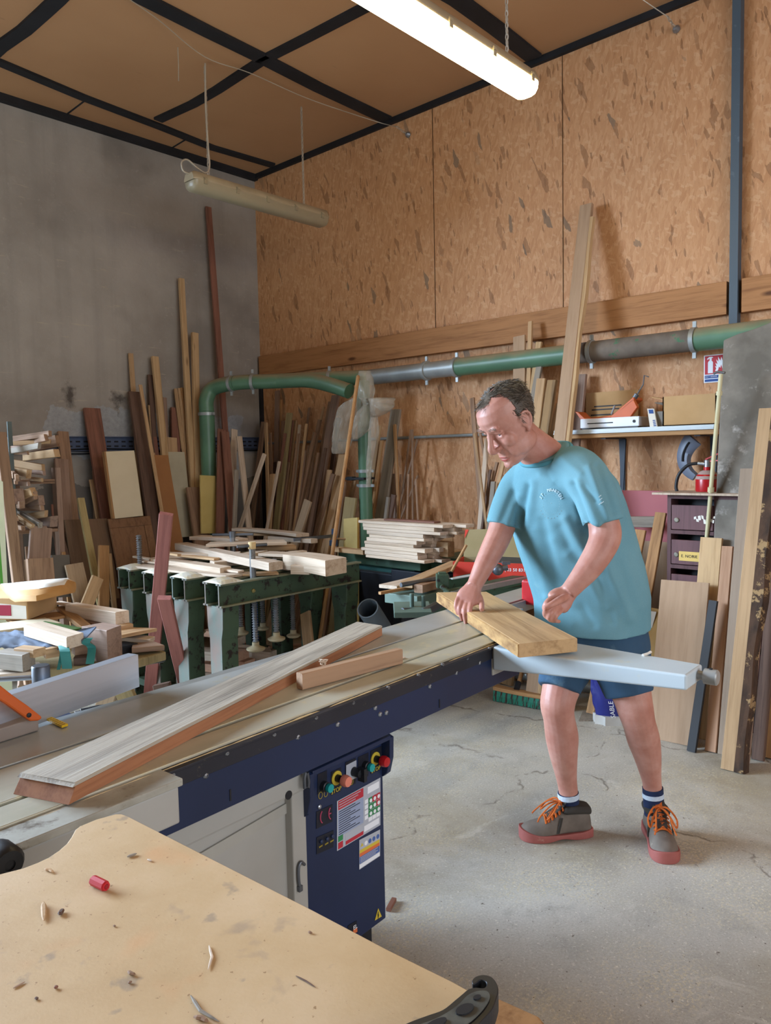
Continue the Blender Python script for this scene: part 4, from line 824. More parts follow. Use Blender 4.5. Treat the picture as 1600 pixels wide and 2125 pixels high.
for c in range(2):
    for r in range(5):
        z1 = zT-.02-rowh*r-.035; z0 = zT-.012-rowh*(r+1)+.012; ya_ = yL-.024-cw*c; yb_ = yL-cw*(c+1)+.014
        g = G(); g.box((XC-.002, yb_, z0), (XC+.014, ya_, z1)); d_ = g.build('door', M_MAHD, CB, bev=.002)
        zc_ = (z0+z1)/2-.015; g = G(); g.lathe([(.013, 0), (.013, .004), (.009, .006), (0, .006)], (XC-.002, ya_-.028, zc_), -UX, 16); lk = g.build('lock', M_BRASS, d_)
        if r == 0:
            g = G(); rr2 = random.Random(c)
            for k in range(9):
                yy = ya_-.12-.013*k-rr2.uniform(0, .006); zz_ = zc_+rr2.uniform(-.006, .022); g.obox((XC-.003, yy, zz_), (.0006, 0, 0), (0, rr2.uniform(.004, .009), rr2.uniform(-.004, .004)), (0, rr2.uniform(-.002, .002), rr2.uniform(.003, .012)))
            g.build('torn_label', M_PAPER, d_)
        if r == 1 and c == 0:
            M_NAME = paint('name_card', '#d9b868', rough=.7); yc_ = px(1431, 1145, XC).y; g = G(); g.box((XC-.004, yc_-.055, zc_-.03), (XC-.002, yc_+.055, zc_+.02)); g.build('name_card', M_NAME, d_)
            text('E. NORIE', .022, (XC-.004, yc_, zc_-.005), -UY, UZ, M_INK, d_)
g = G(); A = px(1366, 1024, XC-.06); g.box((XC-.06, yL-.4, zT+.001), (XC+.2, yL+.06, zT+.012)); g.build('board', W_LGT, label='thin pale board lying on top of the letterbox cabinet', cat='board')
ex = px(1468, 1010, XC+.12); ex = V((XC+.12, ex.y, zT+.013))
FE = thing('fire_extinguisher', 'red fire extinguisher with black hose standing on the letterbox cabinet', 'extinguisher', ex)
g = G(); g.lathe([(.058, 0), (.06, .01), (.06, .06), (.055, .085), (.035, .105), (.02, .112), (.02, .13)], ex, UZ, 24); g.build('cylinder', M_RED, FE, smooth=True)
g = G(); g.lathe([(.0605, .066), (.0575, .08), (.037, .1065), (.022, .113)], ex, UZ, 24); g.build('dusty_shoulder', paint('dusty_pink', '#a89088', rough=.8), FE, smooth=True)
g = G(); g.lathe([(.017, .125), (.017, .165), (.01, .17)], ex, UZ, 14); g.tube([ex+V((0, 0, .145)), ex+V((0, .05, .15))], .01, 8); g.build('valve', M_STEEL, FE, smooth=True)
g = G(); g.bar(ex+V((0, .01, .17)), ex+V((-.01, -.07, .205)), .014, .006, UX); g.bar(ex+V((0, .0, .16)), ex+V((-.01, -.075, .165)), .014, .006, UX); g.build('lever', M_RED, FE)
g = G(); g.tube(crom([ex+V((0, .05, .15)), ex+V((-.01, .10, .14)), ex+V((-.02, .145, .09)), ex+V((-.02, .16, .03)), ex+V((-.02, .155, -.0))], 6), .009, 10); g.build('hose', M_RUBBER, FE, smooth=True)
# pinkish board and slatted pallet behind the man
xp = 4.38; A = px(1262, 1017, xp); B = px(1384, 1021, xp); zb = px(1320, 1076, xp).z-.05
o = board('board', 'flat pinkish-red board on edge beside the letterbox cabinet', (xp, (A.y+B.y)/2, .3), (xp, (A.y+B.y)/2, A.z), A.y-B.y+.05, .018, paint('pink_board', '#a85a5e', '#9d5257', sc=(2, 2, 2), rough=.55), UY, bow=0)
xp2 = 4.12; PT = thing('pallet', 'rough slatted pallet leaning on end beside the letterbox cabinet', 'pallet', (xp2, px(1330, 1300, xp2).y, 0))
A = px(1278, 1083, xp2+.1); B = px(1378, 1083, xp2+.1)
board('rail', None, A, B, .062, .03, W_GRY, UZ, parent=PT)
for (q, r), (q2, r2), w in (((1372, 1064), (1325, 1330), .062), ((1330, 1100), (1285, 1330), .062), ((1300, 1110), (1262, 1300), .05), ((1350, 1290), (1330, 1420), .05)):
    A = px(q, r, xp2+.06); B = px(q2, r2, xp2-.12); B = A+(B-A)*((A.z-.01)/(A.z-B.z)); board('slat', None, B, A, w, .02, W_ORG, UY, parent=PT)
o = board('board', 'brown fibre panel filling the gap behind the pallet slats', (4.33, px(1330, 1200, 4.33).y, .01), (4.38, px(1330, 1200, 4.38).y, .98), .5, .012, W_MDF, UY, bow=0)
yc2 = px(1345, 1310, 3.98); yd = thing('yellow_panel', 'yellowish panel with a paper label behind the shorts', 'panel', (3.98, yc2.y, 0))
A = px(1333, 1258, 4.0); B = px(1362, 1262, 4.0); A_, B__ = A, B; o = board('sheet', None, V((3.93, (A.y+B.y)/2+.06, .01)), (A+B)/2+V((0, .04, 0)), .2, .012, paint('yellow_ply', '#b08a4a', '#a37f42'), UY, parent=yd, bow=0)
C = px(1350, 1285, 3.985); g = G(); g.obox(C+V((-.004, 0, 0)), (.0008, 0, 0), (0, .022, 0), (.0, -.012, .045)); g.build('paper_label', M_PAPER, yd)
# sheets and boards in front of the cabinet at right
def rslab(label, tl, tr_, bl, x_top, x_bot, thick, mat, name='board', ground=0.0, cat='board', cut=0):
    A = px(*tl, x_top); B = px(*tr_, x_top); k = (x_top-x_bot)/A.z; d = ray(*bl); nrm = V((1, 0, -k)); s = (x_bot-EYE.dot(nrm))/d.dot(nrm); C = EYE+d*s
    C = A+(C-A)*((A.z-ground)/(A.z-C.z)); return board(name, label, (A+B)/2+(C-A), (A+B)/2, (B-A).length, thick, mat, UY, 'boards leaning at the right by the cabinet', cat, bow=0, cut=cut)
rslab('large brown hardboard sheet leaning low in front of the cabinet', (1373, 1202), (1472, 1211), (1352, 1430), 3.93, 3.72, .012, W_MDF, 'hardboard', cat='panel')
rslab('pale knotty pine board right of the hardboard sheet', (1455, 1115), (1500, 1117), (1440, 1300), 4.03, 3.86, .02, W_PAL)
rslab('pinkish planed board right of the pine board', (1500, 1134), (1523, 1135), (1474, 1440), 4.0, 3.72, .03, wood('wood_pinkish', '#ad876b', '#987256', var=.05))
rslab('slim dark grey board standing in front of the pine board', (1472, 1246), (1490, 1247), (1442, 1450), 3.85, 3.66, .02, paint('slate_grey', '#2b2c2f', '#242527', sc=(8, 8, 2), rough=.6))
rslab('tall greige fibreboard board left of the bark-edged planks', (1537, 973), (1570, 973), (1500, 1440), 4.05, 3.72, .02, wood('greige_mdf', '#8f7d6b', '#857363', var=.04, bump=.04))
b1 = rslab('thick bark-edged plank, pale cut face, nearest at the right', (1578, 850), (1606, 850), (1511, 1478), 3.98, 3.56, .05, wood('wood_pale_thick', '#a58764', '#8b6f4e', var=.04))
L_ = max(v.co.z for v in b1.data.vertices); wv = max(v.co.x for v in b1.data.vertices); sg = 1 if V(b1.matrix_world.col[0][:3]).dot(rt) > 0 else -1
M_BARK = paint('bark', '#4a3526', '#2f2219', sc=(26, 26, 9), rough=.9, bump=.8, c3='#8f7450', sc3=7, lo3=.55, hi3=.58)
live_edge(b1, sg, L_, wv, .05, 0, M_BARK, 'bark_edge', t=.026, amp=.03, lab='rough dark bark edge')
b2 = rslab('second bark-edged plank right behind the thick one', (1587, 1122), (1597, 1122), (1554, 1475), 3.95, 3.66, .03, W_MAU)
rslab('dark board at the extreme right edge behind the bark-edged planks', (1600, 1150), (1625, 1150), (1572, 1450), 4.0, 3.75, .03, W_DRK)
rslab('orange-brown board at the extreme right, lowest', (1606, 1290), (1640, 1290), (1590, 1440), 3.98, 3.8, .03, W_ORG)
# telescopic cream pole with collars and a hooked foot
tp_ = thing('telescopic_pole', 'cream telescopic pole with collars leaning by the cabinet', 'pole', pz(1437, 1476))
F_ = pz(1436, 1472, .02); T_ = px(1496, 776, 3.97); M_POLE = paint('cream_pole', '#c5bd98', '#b6ad86', rough=.4)
def on(f): return F_+(T_-F_)*f
def frac(r): return (1472-r)/(1472-776.0)
# depth-correct fractions along the pole
def fr(yp):
    lo, hi = 0, 1
    for _ in range(40):
        m = (lo+hi)/2; q = on(m); v = 1062.5-FPX*((q-EYE).dot(up))/dep(q)
        if v > yp: lo = m
        else: hi = m
    return lo
g = G(); g.tube([on(0), on(fr(1233))], .014, 12); g.build('lower_tube', M_POLE, tp_, smooth=True); g = G(); g.tube([on(fr(1236)), on(1)], .0105, 12); g.build('upper_tube', M_POLE, tp_, smooth=True)
for yp, h_, r_ in ((1233, .03, .02), (1016, .012, .016), (816, .01, .015), (1270, .012, .019)):
    c = on(fr(yp)); d = (T_-F_).normalized(); g = G(); g.tube([c-d*h_, c+d*h_], r_, 12); g.build('collar', M_POLE, tp_, smooth=30)
c = on(fr(1275)); e = on(fr(1312)); g = G(); g.tube(crom([c-UY*.02, (c+e)/2-UY*.045, e-UY*.018], 5), .006, 8); g.build('lever', M_POLE, tp_, smooth=True)
c = on(1); g = G(); g.tube([c+V((0, .035, .004)), c+V((0, .015, .012)), c+V((0, -.02, .004))], .006, 8); g.build('hook', M_DSTEEL, tp_, smooth=True)
g = G(); c = on(0); g.tube([c, c+RH*-.05+UZ*-.008, c+RH*-.085], [.014, .011, .008], 10); g.build('foot', M_POLE, tp_, smooth=True)
# black post with foot plate, bag, broom on the floor
bp = pz(1241, 1478); PO = thing('black_post', 'black steel post on a foot plate behind the arm', 'post', bp)
g = G(); g.obox(bp+V((0, 0, .36)), RH*.032, FH*.03, (0, 0, .36)); g.build('post', M_RUBBER, PO, bev=.003)
g = G(); c = pz(1232, 1487); g.obox(c+V((0, 0, .004)), RH*.07, FH*.075+RH*.03, (0, 0, .004)); g.build('foot_plate', W_GRY, PO)
for r in (1424, 1445, 1462):
    q = pd(1237, r, dep(bp)-.031); g = G(); g.lathe([(.006, 0), (.006, .004), (0, .004)], q, -FH, 10); g.build('bolt', M_STEEL, PO)
bg = pz(1275, 1505); SG = thing('sand_bag', 'blue and white plastic sack of sand behind the left knee', 'sack', bg)
g = G(); rings = []
for i in range(15):
    f = i/14; z = .34*f; rw = .105*(1-.28*abs(f-.35)-.2*(f > .9)); rd2 = .06*(1-.5*abs(f-.4)); ring = []
    for a in range(24):
        th = 2*math.pi*a/24; k = 1+.1*mnoise.noise(V((a*.6, f*6, 3)))+.05*math.sin(a*2.3+f*9); ring.append(bg+RH*(.02+math.cos(th)*rw*k-.05*f)+FH*(.05+math.sin(th)*rd2*k)+UZ*z)
    rings.append(ring)
nn = NT('sack_film'); tc = nn.n('ShaderNodeTexCoord'); sx = nn.n('ShaderNodeSeparateXYZ'); nn.l(tc.outputs['Object'], sx.inputs[0])
M_SACKB = paint('sack_blue', '#2a2f78', '#222766', rough=.3); M_SACKW = paint('sack_white', '#b9b6b0', '#a9a6a0', rough=.35)
g.loft(rings).build('sack', M_SACKB, SG, smooth=True)
g = G(); rings = []
for i in range(5):
    z = -.0+.012*i; ring = [bg+RH*(.02+math.cos(2*math.pi*a/20)*(.112+.01*math.sin(a*3)))+FH*(.05+math.sin(2*math.pi*a/20)*(.07+.008*math.sin(a*4)))+UZ*z for a in range(20)]; rings.append(ring)
g.loft(rings).build('white_base', M_SACKW, SG, smooth=True)
g = G(); rings = []
for i in range(9):
    z = .05+.3*i/8; ring = [bg+RH*(.135+math.cos(2*math.pi*a/14)*.05)+FH*(.06+math.sin(2*math.pi*a/14)*.06*(1+.1*math.sin(a*2+i)))+UZ*z for a in range(14)]; rings.append(ring)
g.loft(rings).build('white_side', M_SACKW, SG, smooth=True)
up_s = (UZ*1-RH*.16).normalized(); text('SABLE À SOLIN', .035, bg+RH*-.028-FH*.012+UZ*.16, up_s, -RH, M_WINK, SG, lift=.006)
BR = thing('push_broom', 'push broom with green bristles standing behind the beam', 'broom', pz(1075, 1465))
A = pz(1028, 1452, 0)+UZ*.075; B = pz(1124, 1470, 0)+UZ*.075; B = A+(B-A)*1.35
board('head', None, A, B, .055, .022, W_ORG, V((1, .3, 0)), parent=BR)
M_BRG = paint('bristle_green', '#1f7a63', '#196a55', rough=.6); M_BRD = paint('bristle_dark', '#3b2f27', '#2e241d', rough=.7); rr3 = random.Random(3); ax = (B-A).normalized(); ay = ax.cross(UZ)
for nm, mt, par in (('green_bristle', M_BRG, 0), ('dark_bristle', M_BRD, 1)):
    g = G(); N = 34
    for i in range(N):
        if (i % 3 == 1) != bool(par): continue
        for row in (-1, 0, 1):
            for j in range(3):
                o_ = A+(B-A)*((i+.5+.25*(j-1))/N)+ay*row*.018-UZ*.01; e_ = o_+ay*row*.016+ax*rr3.uniform(-.016, .012)-UZ*(.062+rr3.uniform(-.004, .0)); g.tube([o_, (o_+e_)/2+ay*row*.004, e_], [.0045, .0055, .004], 5)
    bo = g.build(nm, mt, BR); bo['kind'] = 'stuff'
H0 = (A+B)/2-ax*.06+UZ*.01; H1 = px(1084, 1392, H0.x+.12); g = G(); g.tube([H0, H0+(H1-H0)*.35], .017, 12); g.build('socket', M_RUBBER, BR, smooth=True)
g = G(); g.tube([H0+(H1-H0)*.3, H0+(H1-H0)*3.4], .0125, 12); g.build('shaft', W_ORG, BR, smooth=True)
# grey floor-level pipe along the wall behind the legs
g = G(); A = pz(1150, 1412, .06); B = pz(1232, 1428, .06); g.tube([A-(B-A)*1.2, B+(B-A)*.8], .035, 14); g.build('floor_pipe', M_DUCTG, label='grey pipe lying on the floor behind the black post', cat='pipe', smooth=True)
# ================================================================ sliding table saw
H = .87
SO = pz(300, 1598, H); su = (pz(1040, 1322, H)-SO).normalized(); sv = V((-su.y, su.x, 0))
def sp_(u, v, z): return V((SO.x, SO.y, 0))+su*u+sv*v+UZ*z
def sbox(g, u0, u1, v0, v1, z0, z1): return g.prism([sp_(u0, v0, z0), sp_(u1, v0, z0), sp_(u1, v1, z0), sp_(u0, v1, z0)], (0, 0, z1-z0))
def pv(x, y, v):
    d = ray(x, y); P0 = SO+sv*v; return EYE+d*((P0-EYE).dot(sv)/d.dot(sv))
SW = thing('table_saw', 'long sliding table saw with navy beam and control cabinet', 'table saw', sp_(.5, .2, 0))
M_TAB = paint('table_alu', '#b5b19f', '#a29d88', sc=(3, 9, 3), rough=.4, metal=.25, c3='#c8b98c', sc3=14, lo3=.55, hi3=.75)
M_CAST = paint('cast_table', '#aeb1ae', '#9da09b', sc=(4, 4, 4), rough=.3, metal=.35, c3='#b7a97c', sc3=9, lo3=.58, hi3=.8)
U0, U1 = -.75, 1.42
g = G(); sbox(g, U0, U1, -.012, .064, H-.03, H); sbox(g, U0, U1, -.012, .25, H-.05, H-.03); sbox(g, U0, U1+.0, .078, .228, H-.03, H); g.build('sliding_carriage', M_TAB, SW, bev=.002)
g = G(); sbox(g, U0, U1, .0645, .0775, H-.03, H-.018); sbox(g, U0, U1, .2285, .2415, H-.03, H-.018); g.build('slots', M_INK, SW)
g = G(); sbox(g, U0, 2.2, .242, .40, H-.045, H-.001); sbox(g, 1.5, 1.74, .17, .242, H-.045, H-.001); g.build('cast_table', M_CAST, SW, bev=.002)
g = G(); sbox(g, U0, 1.0, .40, .46, H-.06, H-.012); g.build('rear_rail', M_ALU, SW)
g = G(); sbox(g, 1.5, 2.15, .255, .262, H-.001, H+.002); g.build('red_line', paint('dull_red', '#8a4a48'), SW)
# dusty profile lip, bolted strip and navy beam
g = G(); sbox(g, U0, U1, -.026, -.012, H-.02, H-.006); g.build('guide_profile', M_ALU, SW, bev=.0015)
g = G(); rr = random.Random(2)
N = 90; rings = []
for i in range(N+1):
    u = U0+(U1-U0)*i/N; hh = max(.0008, .004*mnoise.noise(V((u*14, 0, 1)))+.003); rings.append([sp_(u, -.029, H-.03), sp_(u, -.021, H-.0065+hh), sp_(u, -.012, H-.006)])
g.loft(rings); do = g.build('sawdust_line', M_DUST, SW); do['kind'] = 'stuff'
g = G(); sbox(g, U0, 1.27, -.032, .0, .828, .865); sbox(g, U0, 1.27, -.036, -.03, .865-.006, .865); g.build('bolted_strip', M_DNAVY, SW, bev=.001)
g = G(); sbox(g, U0, 1.36, -.028, .02, .745, .83); sbox(g, U0, 1.36, -.028, .1, .74, .748); g.build('navy_beam', M_NAVY, SW, bev=.0015)
for q, r in ((358, 1608), (470, 1563), (568, 1524), (655, 1489), (732, 1458), (805, 1427), (868, 1401), (918, 1379), (969, 1366), (1015, 1346)):
    p = pv(q, r, -.032); g = G(); g.lathe([(.0048, -.002), (.0048, .002), (.0036, .004), (.002, .004), (.002, .001), (0, .001)], p, -sv, 12); g.build('screw', M_STEEL, SW)
for q, r in ((426, 1609), (617, 1529), (700, 1503), (778, 1469), (788, 1482), (801, 1479), (891, 1424), (946, 1396), (994, 1375)):
    p = pv(q, r, -.028); g = G(); g.lathe([(.007, -.002), (.007, .0015), (.0055, .004), (.0025, .006), (.0025, .003), (0, .003)], p, -sv, 6); g.build('hex_bolt', M_STEEL, SW)
g = G(); p = pv(478, 1650, -.0285); g.obox(p, su*.002, sv*.001, UZ*.012); p2 = pv(912, 1460, -.0285); g.obox(p2, su*.002, sv*.001, UZ*.012); g.build('slit', M_INK, SW)
# grey cabinet and navy control cabinet
VF = .12
g = G(); sbox(g, -.7, .525, VF+.02, .62, .1, .74); g.build('grey_body', M_MGREY, SW)
def frame_part(u0, u1, z0, z1, v0, v1, nm, mat, bev=.002): g = G(); sbox(g, u0, u1, v0, v1, z0, z1); return g.build(nm, mat, SW, bev=bev)
frame_part(-.7, .525, .615, .745, VF-.012, VF+.03, 'door_top_flange', M_MGREY, .008); frame_part(.48, .528, .1, .62, VF-.006, VF+.03, 'door_stile', M_MGREY, .004)
g = G(); a = pv(412, 1765, VF+.017); b = pv(640, 1680, VF+.017); g.prism([sp_(-.1, VF+.018, .52), sp_(.48, VF+.018, .565), sp_(.48, VF+.018, .59), sp_(-.1, VF+.018, .55)], -sv*.004); g.build('pressed_groove', paint('machine_grey_dark', '#a29f95'), SW)
g = G(); p = pv(599, 1650, VF-.013); g.lathe([(.011, 0), (.011, .001), (0, .001)], p, -sv, 20); g.build('hole', M_INK, SW)
p = pv(632, 1622, VF-.03); g = G(); g.tube([p+UZ*.022+su*.004, p+UZ*.008, p-UZ*.016, p-UZ*.02+su*.012, p-UZ*.004+su*.014, p+UZ*.02+su*.01], .0045, 8, closed=True); g.build('lifting_eye', M_DSTEEL, SW, smooth=True)
p = pv(622, 1815, VF-.012); g = G(); g.tube(crom([p-UZ*.035, p-UZ*.012-su*.004, p+UZ*.02-su*.003, p+UZ*.03+su*.006, p+UZ*.018+su*.018], 4), .004, 8); g.obox(p-UZ*.036, su*.006, sv*.004, UZ*.007); g.build('latch', M_DSTEEL, SW, smooth=30)
M_SAWD = paint('reddish_dust', '#8a6a55', '#6f5343', sc=(60, 60, 60), rough=.95)
CU0, CU1 = .53, .84
CBT = thing('control_cabinet', 'navy control cabinet with push buttons and safety labels under the saw beam', 'control cabinet', sp_(.68, .2, 0))
g = G(); sbox(g, CU0, CU1, VF, .5, .12, .7); g.build('housing', M_NAVY, CBT, bev=.003)
g = G(); sbox(g, CU0+.03, CU1-.03, VF+.03, .46, 0, .12); g.build('plinth', M_INK, CBT)
# projecting head with bevelled ends
hd = [(VF-.0, .54), (VF-.018, .555), (VF-.03, .60), (VF-.032, .66), (VF, .672)]
g = G(); g.loft([[sp_(CU0-.01, v, z) for v, z in hd], [sp_(CU0+.004, v, z) for v, z in hd]]); g.build('head_cheek', M_NAVY, CBT, bev=.002); g = G(); g.loft([[sp_(CU1-.004, v, z) for v, z in hd], [sp_(CU1+.014, v, z) for v, z in hd]]); g.build('head_cheek', M_NAVY, CBT, bev=.002)
g = G(); sbox(g, CU0, CU1, VF-.032, VF, .655, .667); g.build('head_canopy', M_NAVY, CBT, bev=.002)
M_LABY = paint('label_yellow', '#c9b13a', rough=.6); M_TURQ = paint('button_turquoise', '#1a9a98', rough=.35); M_PINKB = paint('button_faded', '#d9806a', rough=.4); M_SIGNR = paint('label_red', '#b02b38', rough=.6); M_LABG = paint('label_grey', '#a9adb5', rough=.5); M_LABGREEN = paint('label_green', '#2f7f4a', rough=.6); M_ORL = paint('label_orange', '#cf6a3a', rough=.6); M_BLL = paint('label_blue', '#44609c', rough=.6); M_NBLK = paint('panel_black', '#141824', rough=.5)
def fp(q, r, off=0.0): return pv(q, r, VF-off)
def flat(name, q, mat, off=.0008, th=.0008, parent=None, bev=0):
    g = G(); g.prism([fp(a, b, off) for a, b in q], -sv*th); return g.build(name, mat, parent or CBT, bev=bev)
def button(c, r, colr, length, tilt=0, nm='push_button'):
    p = fp(*c); g = G(); g.lathe([(r*1.15, 0), (r*1.15, length*.5), (r*.9, length*.55), (r*.9, length*.7)], p, -sv, 20); b = g.build(nm, M_RUBBER, CBT, smooth=40)
    g = G(); g.lathe([(r*.95, length*.66), (r, length*.75), (r*.95, length), (0, length*1.02)], p, -sv, 20); g.build('cap', colr, b, smooth=40); return b
def C4(q, r): return (580+q*.2212, 1480+r*.2212)
for c, w, h in (((400, 650), 44, 95), ((530, 640), 46, 110), ((665, 560), 48, 120), ((785, 500), 48, 110), ((905, 440), 50, 110)):
    a, b = C4(*c); hw, hh, sk = w*.2212, h*.2212, .22
    flat('legend_plate', [(a-hw, b-hh+hw*.45), (a+hw, b-hh-hw*.45), (a+hw, b+hh-hw*.45), (a-hw, b+hh+hw*.45)], M_NBLK)
button(C4(405, 680), .0115, M_TURQ, .03); button(C4(795, 490), .0115, M_TURQ, .03)
for c, mt, L in ((C4(530, 605), M_PINKB, .045), (C4(893, 425), M_RED, .045)):
    p = fp(*c); g = G(); g.lathe([(.019, 0), (.019, .003), (0, .003)], p-sv*.001, -sv, 24); g.build('yellow_ring', M_LABY, CBT)
    g = G(); g.lathe([(.010, 0), (.009, L*.6), (.0145, L*.62), (.0155, L*.8), (.013, L), (0, L*1.04)], p, -sv, 24); b = g.build('emergency_stop', M_RUBBER, CBT, smooth=40)
    g = G(); g.lathe([(.0148, L*.60), (.0158, L*.8), (.0132, L*1.01), (0, L*1.05)], p, -sv, 24); g.build('mushroom_cap', mt, b, smooth=40)
a = C4(672, 548); flat('switch_plate', [(a[0]-10.5, a[1]-13), (a[0]+10.5, a[1]-24), (a[0]+10.5, a[1]+13), (a[0]-10.5, a[1]+22)], M_LABG, .0016)
p = fp(*C4(690, 545)); g = G(); g.lathe([(.013, 0), (.011, .028), (0, .03)], p, -sv, 16); g.obox(p-sv*.028+UZ*-.004+su*.006, su*.006, sv*.012, UZ*.018); g.build('rotary_switch', M_RUBBER, CBT, smooth=30)
for c, s in ((C4(528, 722), 'STOP'), (C4(900, 525), 'STOP')): text(s, .0165, fp(*c), su, UZ, M_LABY, CBT, lift=.002)
flat('legend_plate', [C4(490, 705), C4(580, 665), C4(580, 700), C4(490, 745)], M_NBLK, .001)
for c in (C4(380, 770), C4(430, 750), C4(670, 640), C4(800, 570)):
    p = fp(*c); g = G(); g.tube([p-sv*.002+su*.007*math.cos(k*.524)+UZ*.009*math.sin(k*.524) for k in range(12)], .0007, 4, closed=True); g.build('symbol', M_LABY, CBT)
p = fp(*C4(372, 878)); g = G(); g.lathe([(.006, 0), (.006, .003), (.003, .005), (0, .005)], p, -sv, 12); g.build('screw', M_STEEL, CBT)
flat('marking_plate', [C4(345, 925), C4(495, 855), C4(495, 1015), C4(345, 1085)], M_NBLK)
M_CEP = paint('marking_red', '#b04560', rough=.6)
for c, k in ((C4(400, 975), 0), (C4(478, 940), 1)):
    p = fp(*c, .003); g = G(); pts = [p+su*(.004-.0105*math.sin(t))*1.0+UZ*.0165*math.cos(t) for t in [math.pi*(.12+.76*i/10) for i in range(11)]]; g.tube(pts, .0016, 5); 
    if k: g.tube([p-su*.0055, p+su*.002], .0016, 5)
    g.build('marking_letter', M_CEP, CBT)
flat('lamp_plate', [C4(347, 1165), C4(505, 1098), C4(505, 1255), C4(347, 1325)], M_NBLK)
for c in ((382, 1200), (437, 1175), (487, 1150)):
    p = fp(*C4(*c)); g = G(); g.lathe([(.005, 0), (.005, .006), (0, .008)], p, -sv, 12); g.build('pilot_lamp', paint('lamp_blue_dark', '#22304f', rough=.3), CBT)
    text('SAW', .006, fp(*C4(c[0], c[1]+48)), su, UZ, M_LABY, CBT, lift=.002)
# big instruction label
def L3(u, v):  # unit square on the big label -> photo crop coordinates
    q = 538+u*407; r0_ = 825-u*222; r1_ = 1293-u*245; return C4(q, r0_+(r1_-r0_)*v)
def lab(u0, v0, u1, v1, mat, off, nm='label_field'): return flat(nm, [L3(u0, v0), L3(u1, v0), L3(u1, v1), L3(u0, v1)], mat, off, .0005)
flat('instruction_label', [L3(0, 0), L3(1, 0), L3(1, 1), L3(0, 1)], M_LABG, .0006)
M_LBLU = paint('label_blue_grey', '#8f9bb5', rough=.5)
lab(.03, .02, .61, .2, M_SIGNR, .0012); lab(.03, .22, .61, .74, M_LBLU, .0012); lab(.2, .76, .61, .90, M_LABG, .0014); lab(.2, .91, .61, .985, M_SIGNR, .0012)
lab(.03, .73, .14, .84, M_LABGREEN, .0016); lab(.03, .86, .14, .985, M_SIGNR, .0016); lab(.71, .06, .97, .2, M_WINK, .0012); lab(.63, .83, .97, .95, M_WINK, .0012)
for i in range(11):
    t_ = .24+.045*i; lab(.05, t_, .05+.5*(.75+.25*math.sin(i*2.1)), t_+.013, M_INK, .0018, 'print_line')
for i in range(3): lab(.05, .05+.05*i, .55-.06*i, .065+.05*i, M_LABG, .0018, 'print_line')
for i in range(3):
    for j in range(3):
        mt = M_SIGNR if (i == 0 and j > 0) or (i == 1 and j == 2) else M_LABGREEN; u = .73+.09*j; v = .3+.135*i
        lab(u, v, u+.085, v+.125, mt, .0014); p = fp(*L3(u+.042, v+.062)); g = G(); g.lathe([(.0055, 0), (.0055, .0006), (0, .0006)], p-sv*.0018, -sv, 12); g.build('pictogram', M_WINK, CBT)
for i in range(4): lab(.645, .3+.11*i, .715, .38+.11*i, M_WINK, .0014)
for j in range(3): lab(.73+.09*j, .71, .81+.09*j, .79, M_WINK, .0014)
def L4(u, v): q = 747+u*195; r0_ = 1190-u*100; r1_ = 1468-u*130; return C4(q, r0_+(r1_-r0_)*v)
def lab4(u0, v0, u1, v1, mat, off=.0012): return flat('label_field', [L4(u0, v0), L4(u1, v0), L4(u1, v1), L4(u0, v1)], mat, off, .0005)
flat('warning_label', [L4(0, 0), L4(1, 0), L4(1, 1), L4(0, 1)], M_LABG, .0006)
lab4(.02, .36, .98, .47, M_LABY); lab4(.02, .47, .98, .59, M_ORL); lab4(.02, .59, .98, .82, M_BLL); lab4(.02, .85, .98, .98, M_WINK)
for i in range(5):
    p = fp(*L4(.12+.19*i, .21)); g = G(); g.lathe([(.0065, 0), (.0065, .0006), (0, .0006)], p-sv*.0014, -sv, 3 if i == 0 else 14); g.build('pictogram', (M_LABY, M_WINK, M_BLL, M_BLL, M_BLL)[i], CBT)
for i in range(4): lab4(.06, .62+.05*i, .9-.1*(i % 2), .64+.05*i, M_LABG, .0018)
flat('warning_triangle', [C4(893, 1945), C4(958, 1905), C4(925, 1830)], M_LABY, .001); 
p = fp(*C4(926, 1895), .003); g = G(); g.prism([p+UZ*.011+su*.002, p-UZ*.001+su*.0005, p+UZ*.001+su*.003, p-UZ*.012-su*.001, p+UZ*.003-su*.001, p+UZ*.001-su*.003], -sv*.0008); g.build('flash', M_INK, CBT)
flat('name_plate', [C4(640, 1995), C4(722, 1945), C4(730, 2060), C4(650, 2100)], M_NBLK); text('EL', .017, fp(*C4(706, 2005)), su, UZ, M_WINK, CBT, lift=.002); flat('plate_foot', [C4(690, 2030), C4(727, 2012), C4(729, 2050), C4(692, 2072)], M_ORL, .0016)
# outrigger arm at the far end of the carriage
AR = thing('outrigger_arm', 'pale blue-grey support arm sticking out from the far end of the saw', 'support arm', sp_(1.28, -.3, .8))
r1 = [sp_(1.19, -.03, .868), sp_(1.40, -.03, .868)]
M_ARM = paint('arm_enamel', '#bac6cb', '#b0bcc2', sc=(2, 2, 2), rough=.38, c3='#c9c3a8', sc3=7, lo3=.6, hi3=.8)
g = G()
secs = [(-.035, 1.185, 1.40, .866, .795), (-.15, 1.185, 1.385, .864, .803), (-.3, 1.195, 1.375, .864, .811), (-.60, 1.226, 1.355, .863, .821)]
g.loft([[sp_(a, v, zb), sp_(b, v, zb), sp_(b, v, zt), sp_(a, v, zt)] for v, a, b, zt, zb in secs]); g.build('box_arm', M_ARM, AR, bev=.006, seg=3)
g = G(); g.prism([sp_(1.19, -.033, .855), sp_(1.19, -.033, .775), sp_(1.37, -.033, .775), sp_(1.40, -.033, .855)], sv*.01); g.build('mounting_bracket', M_MGREY, AR, bev=.003)
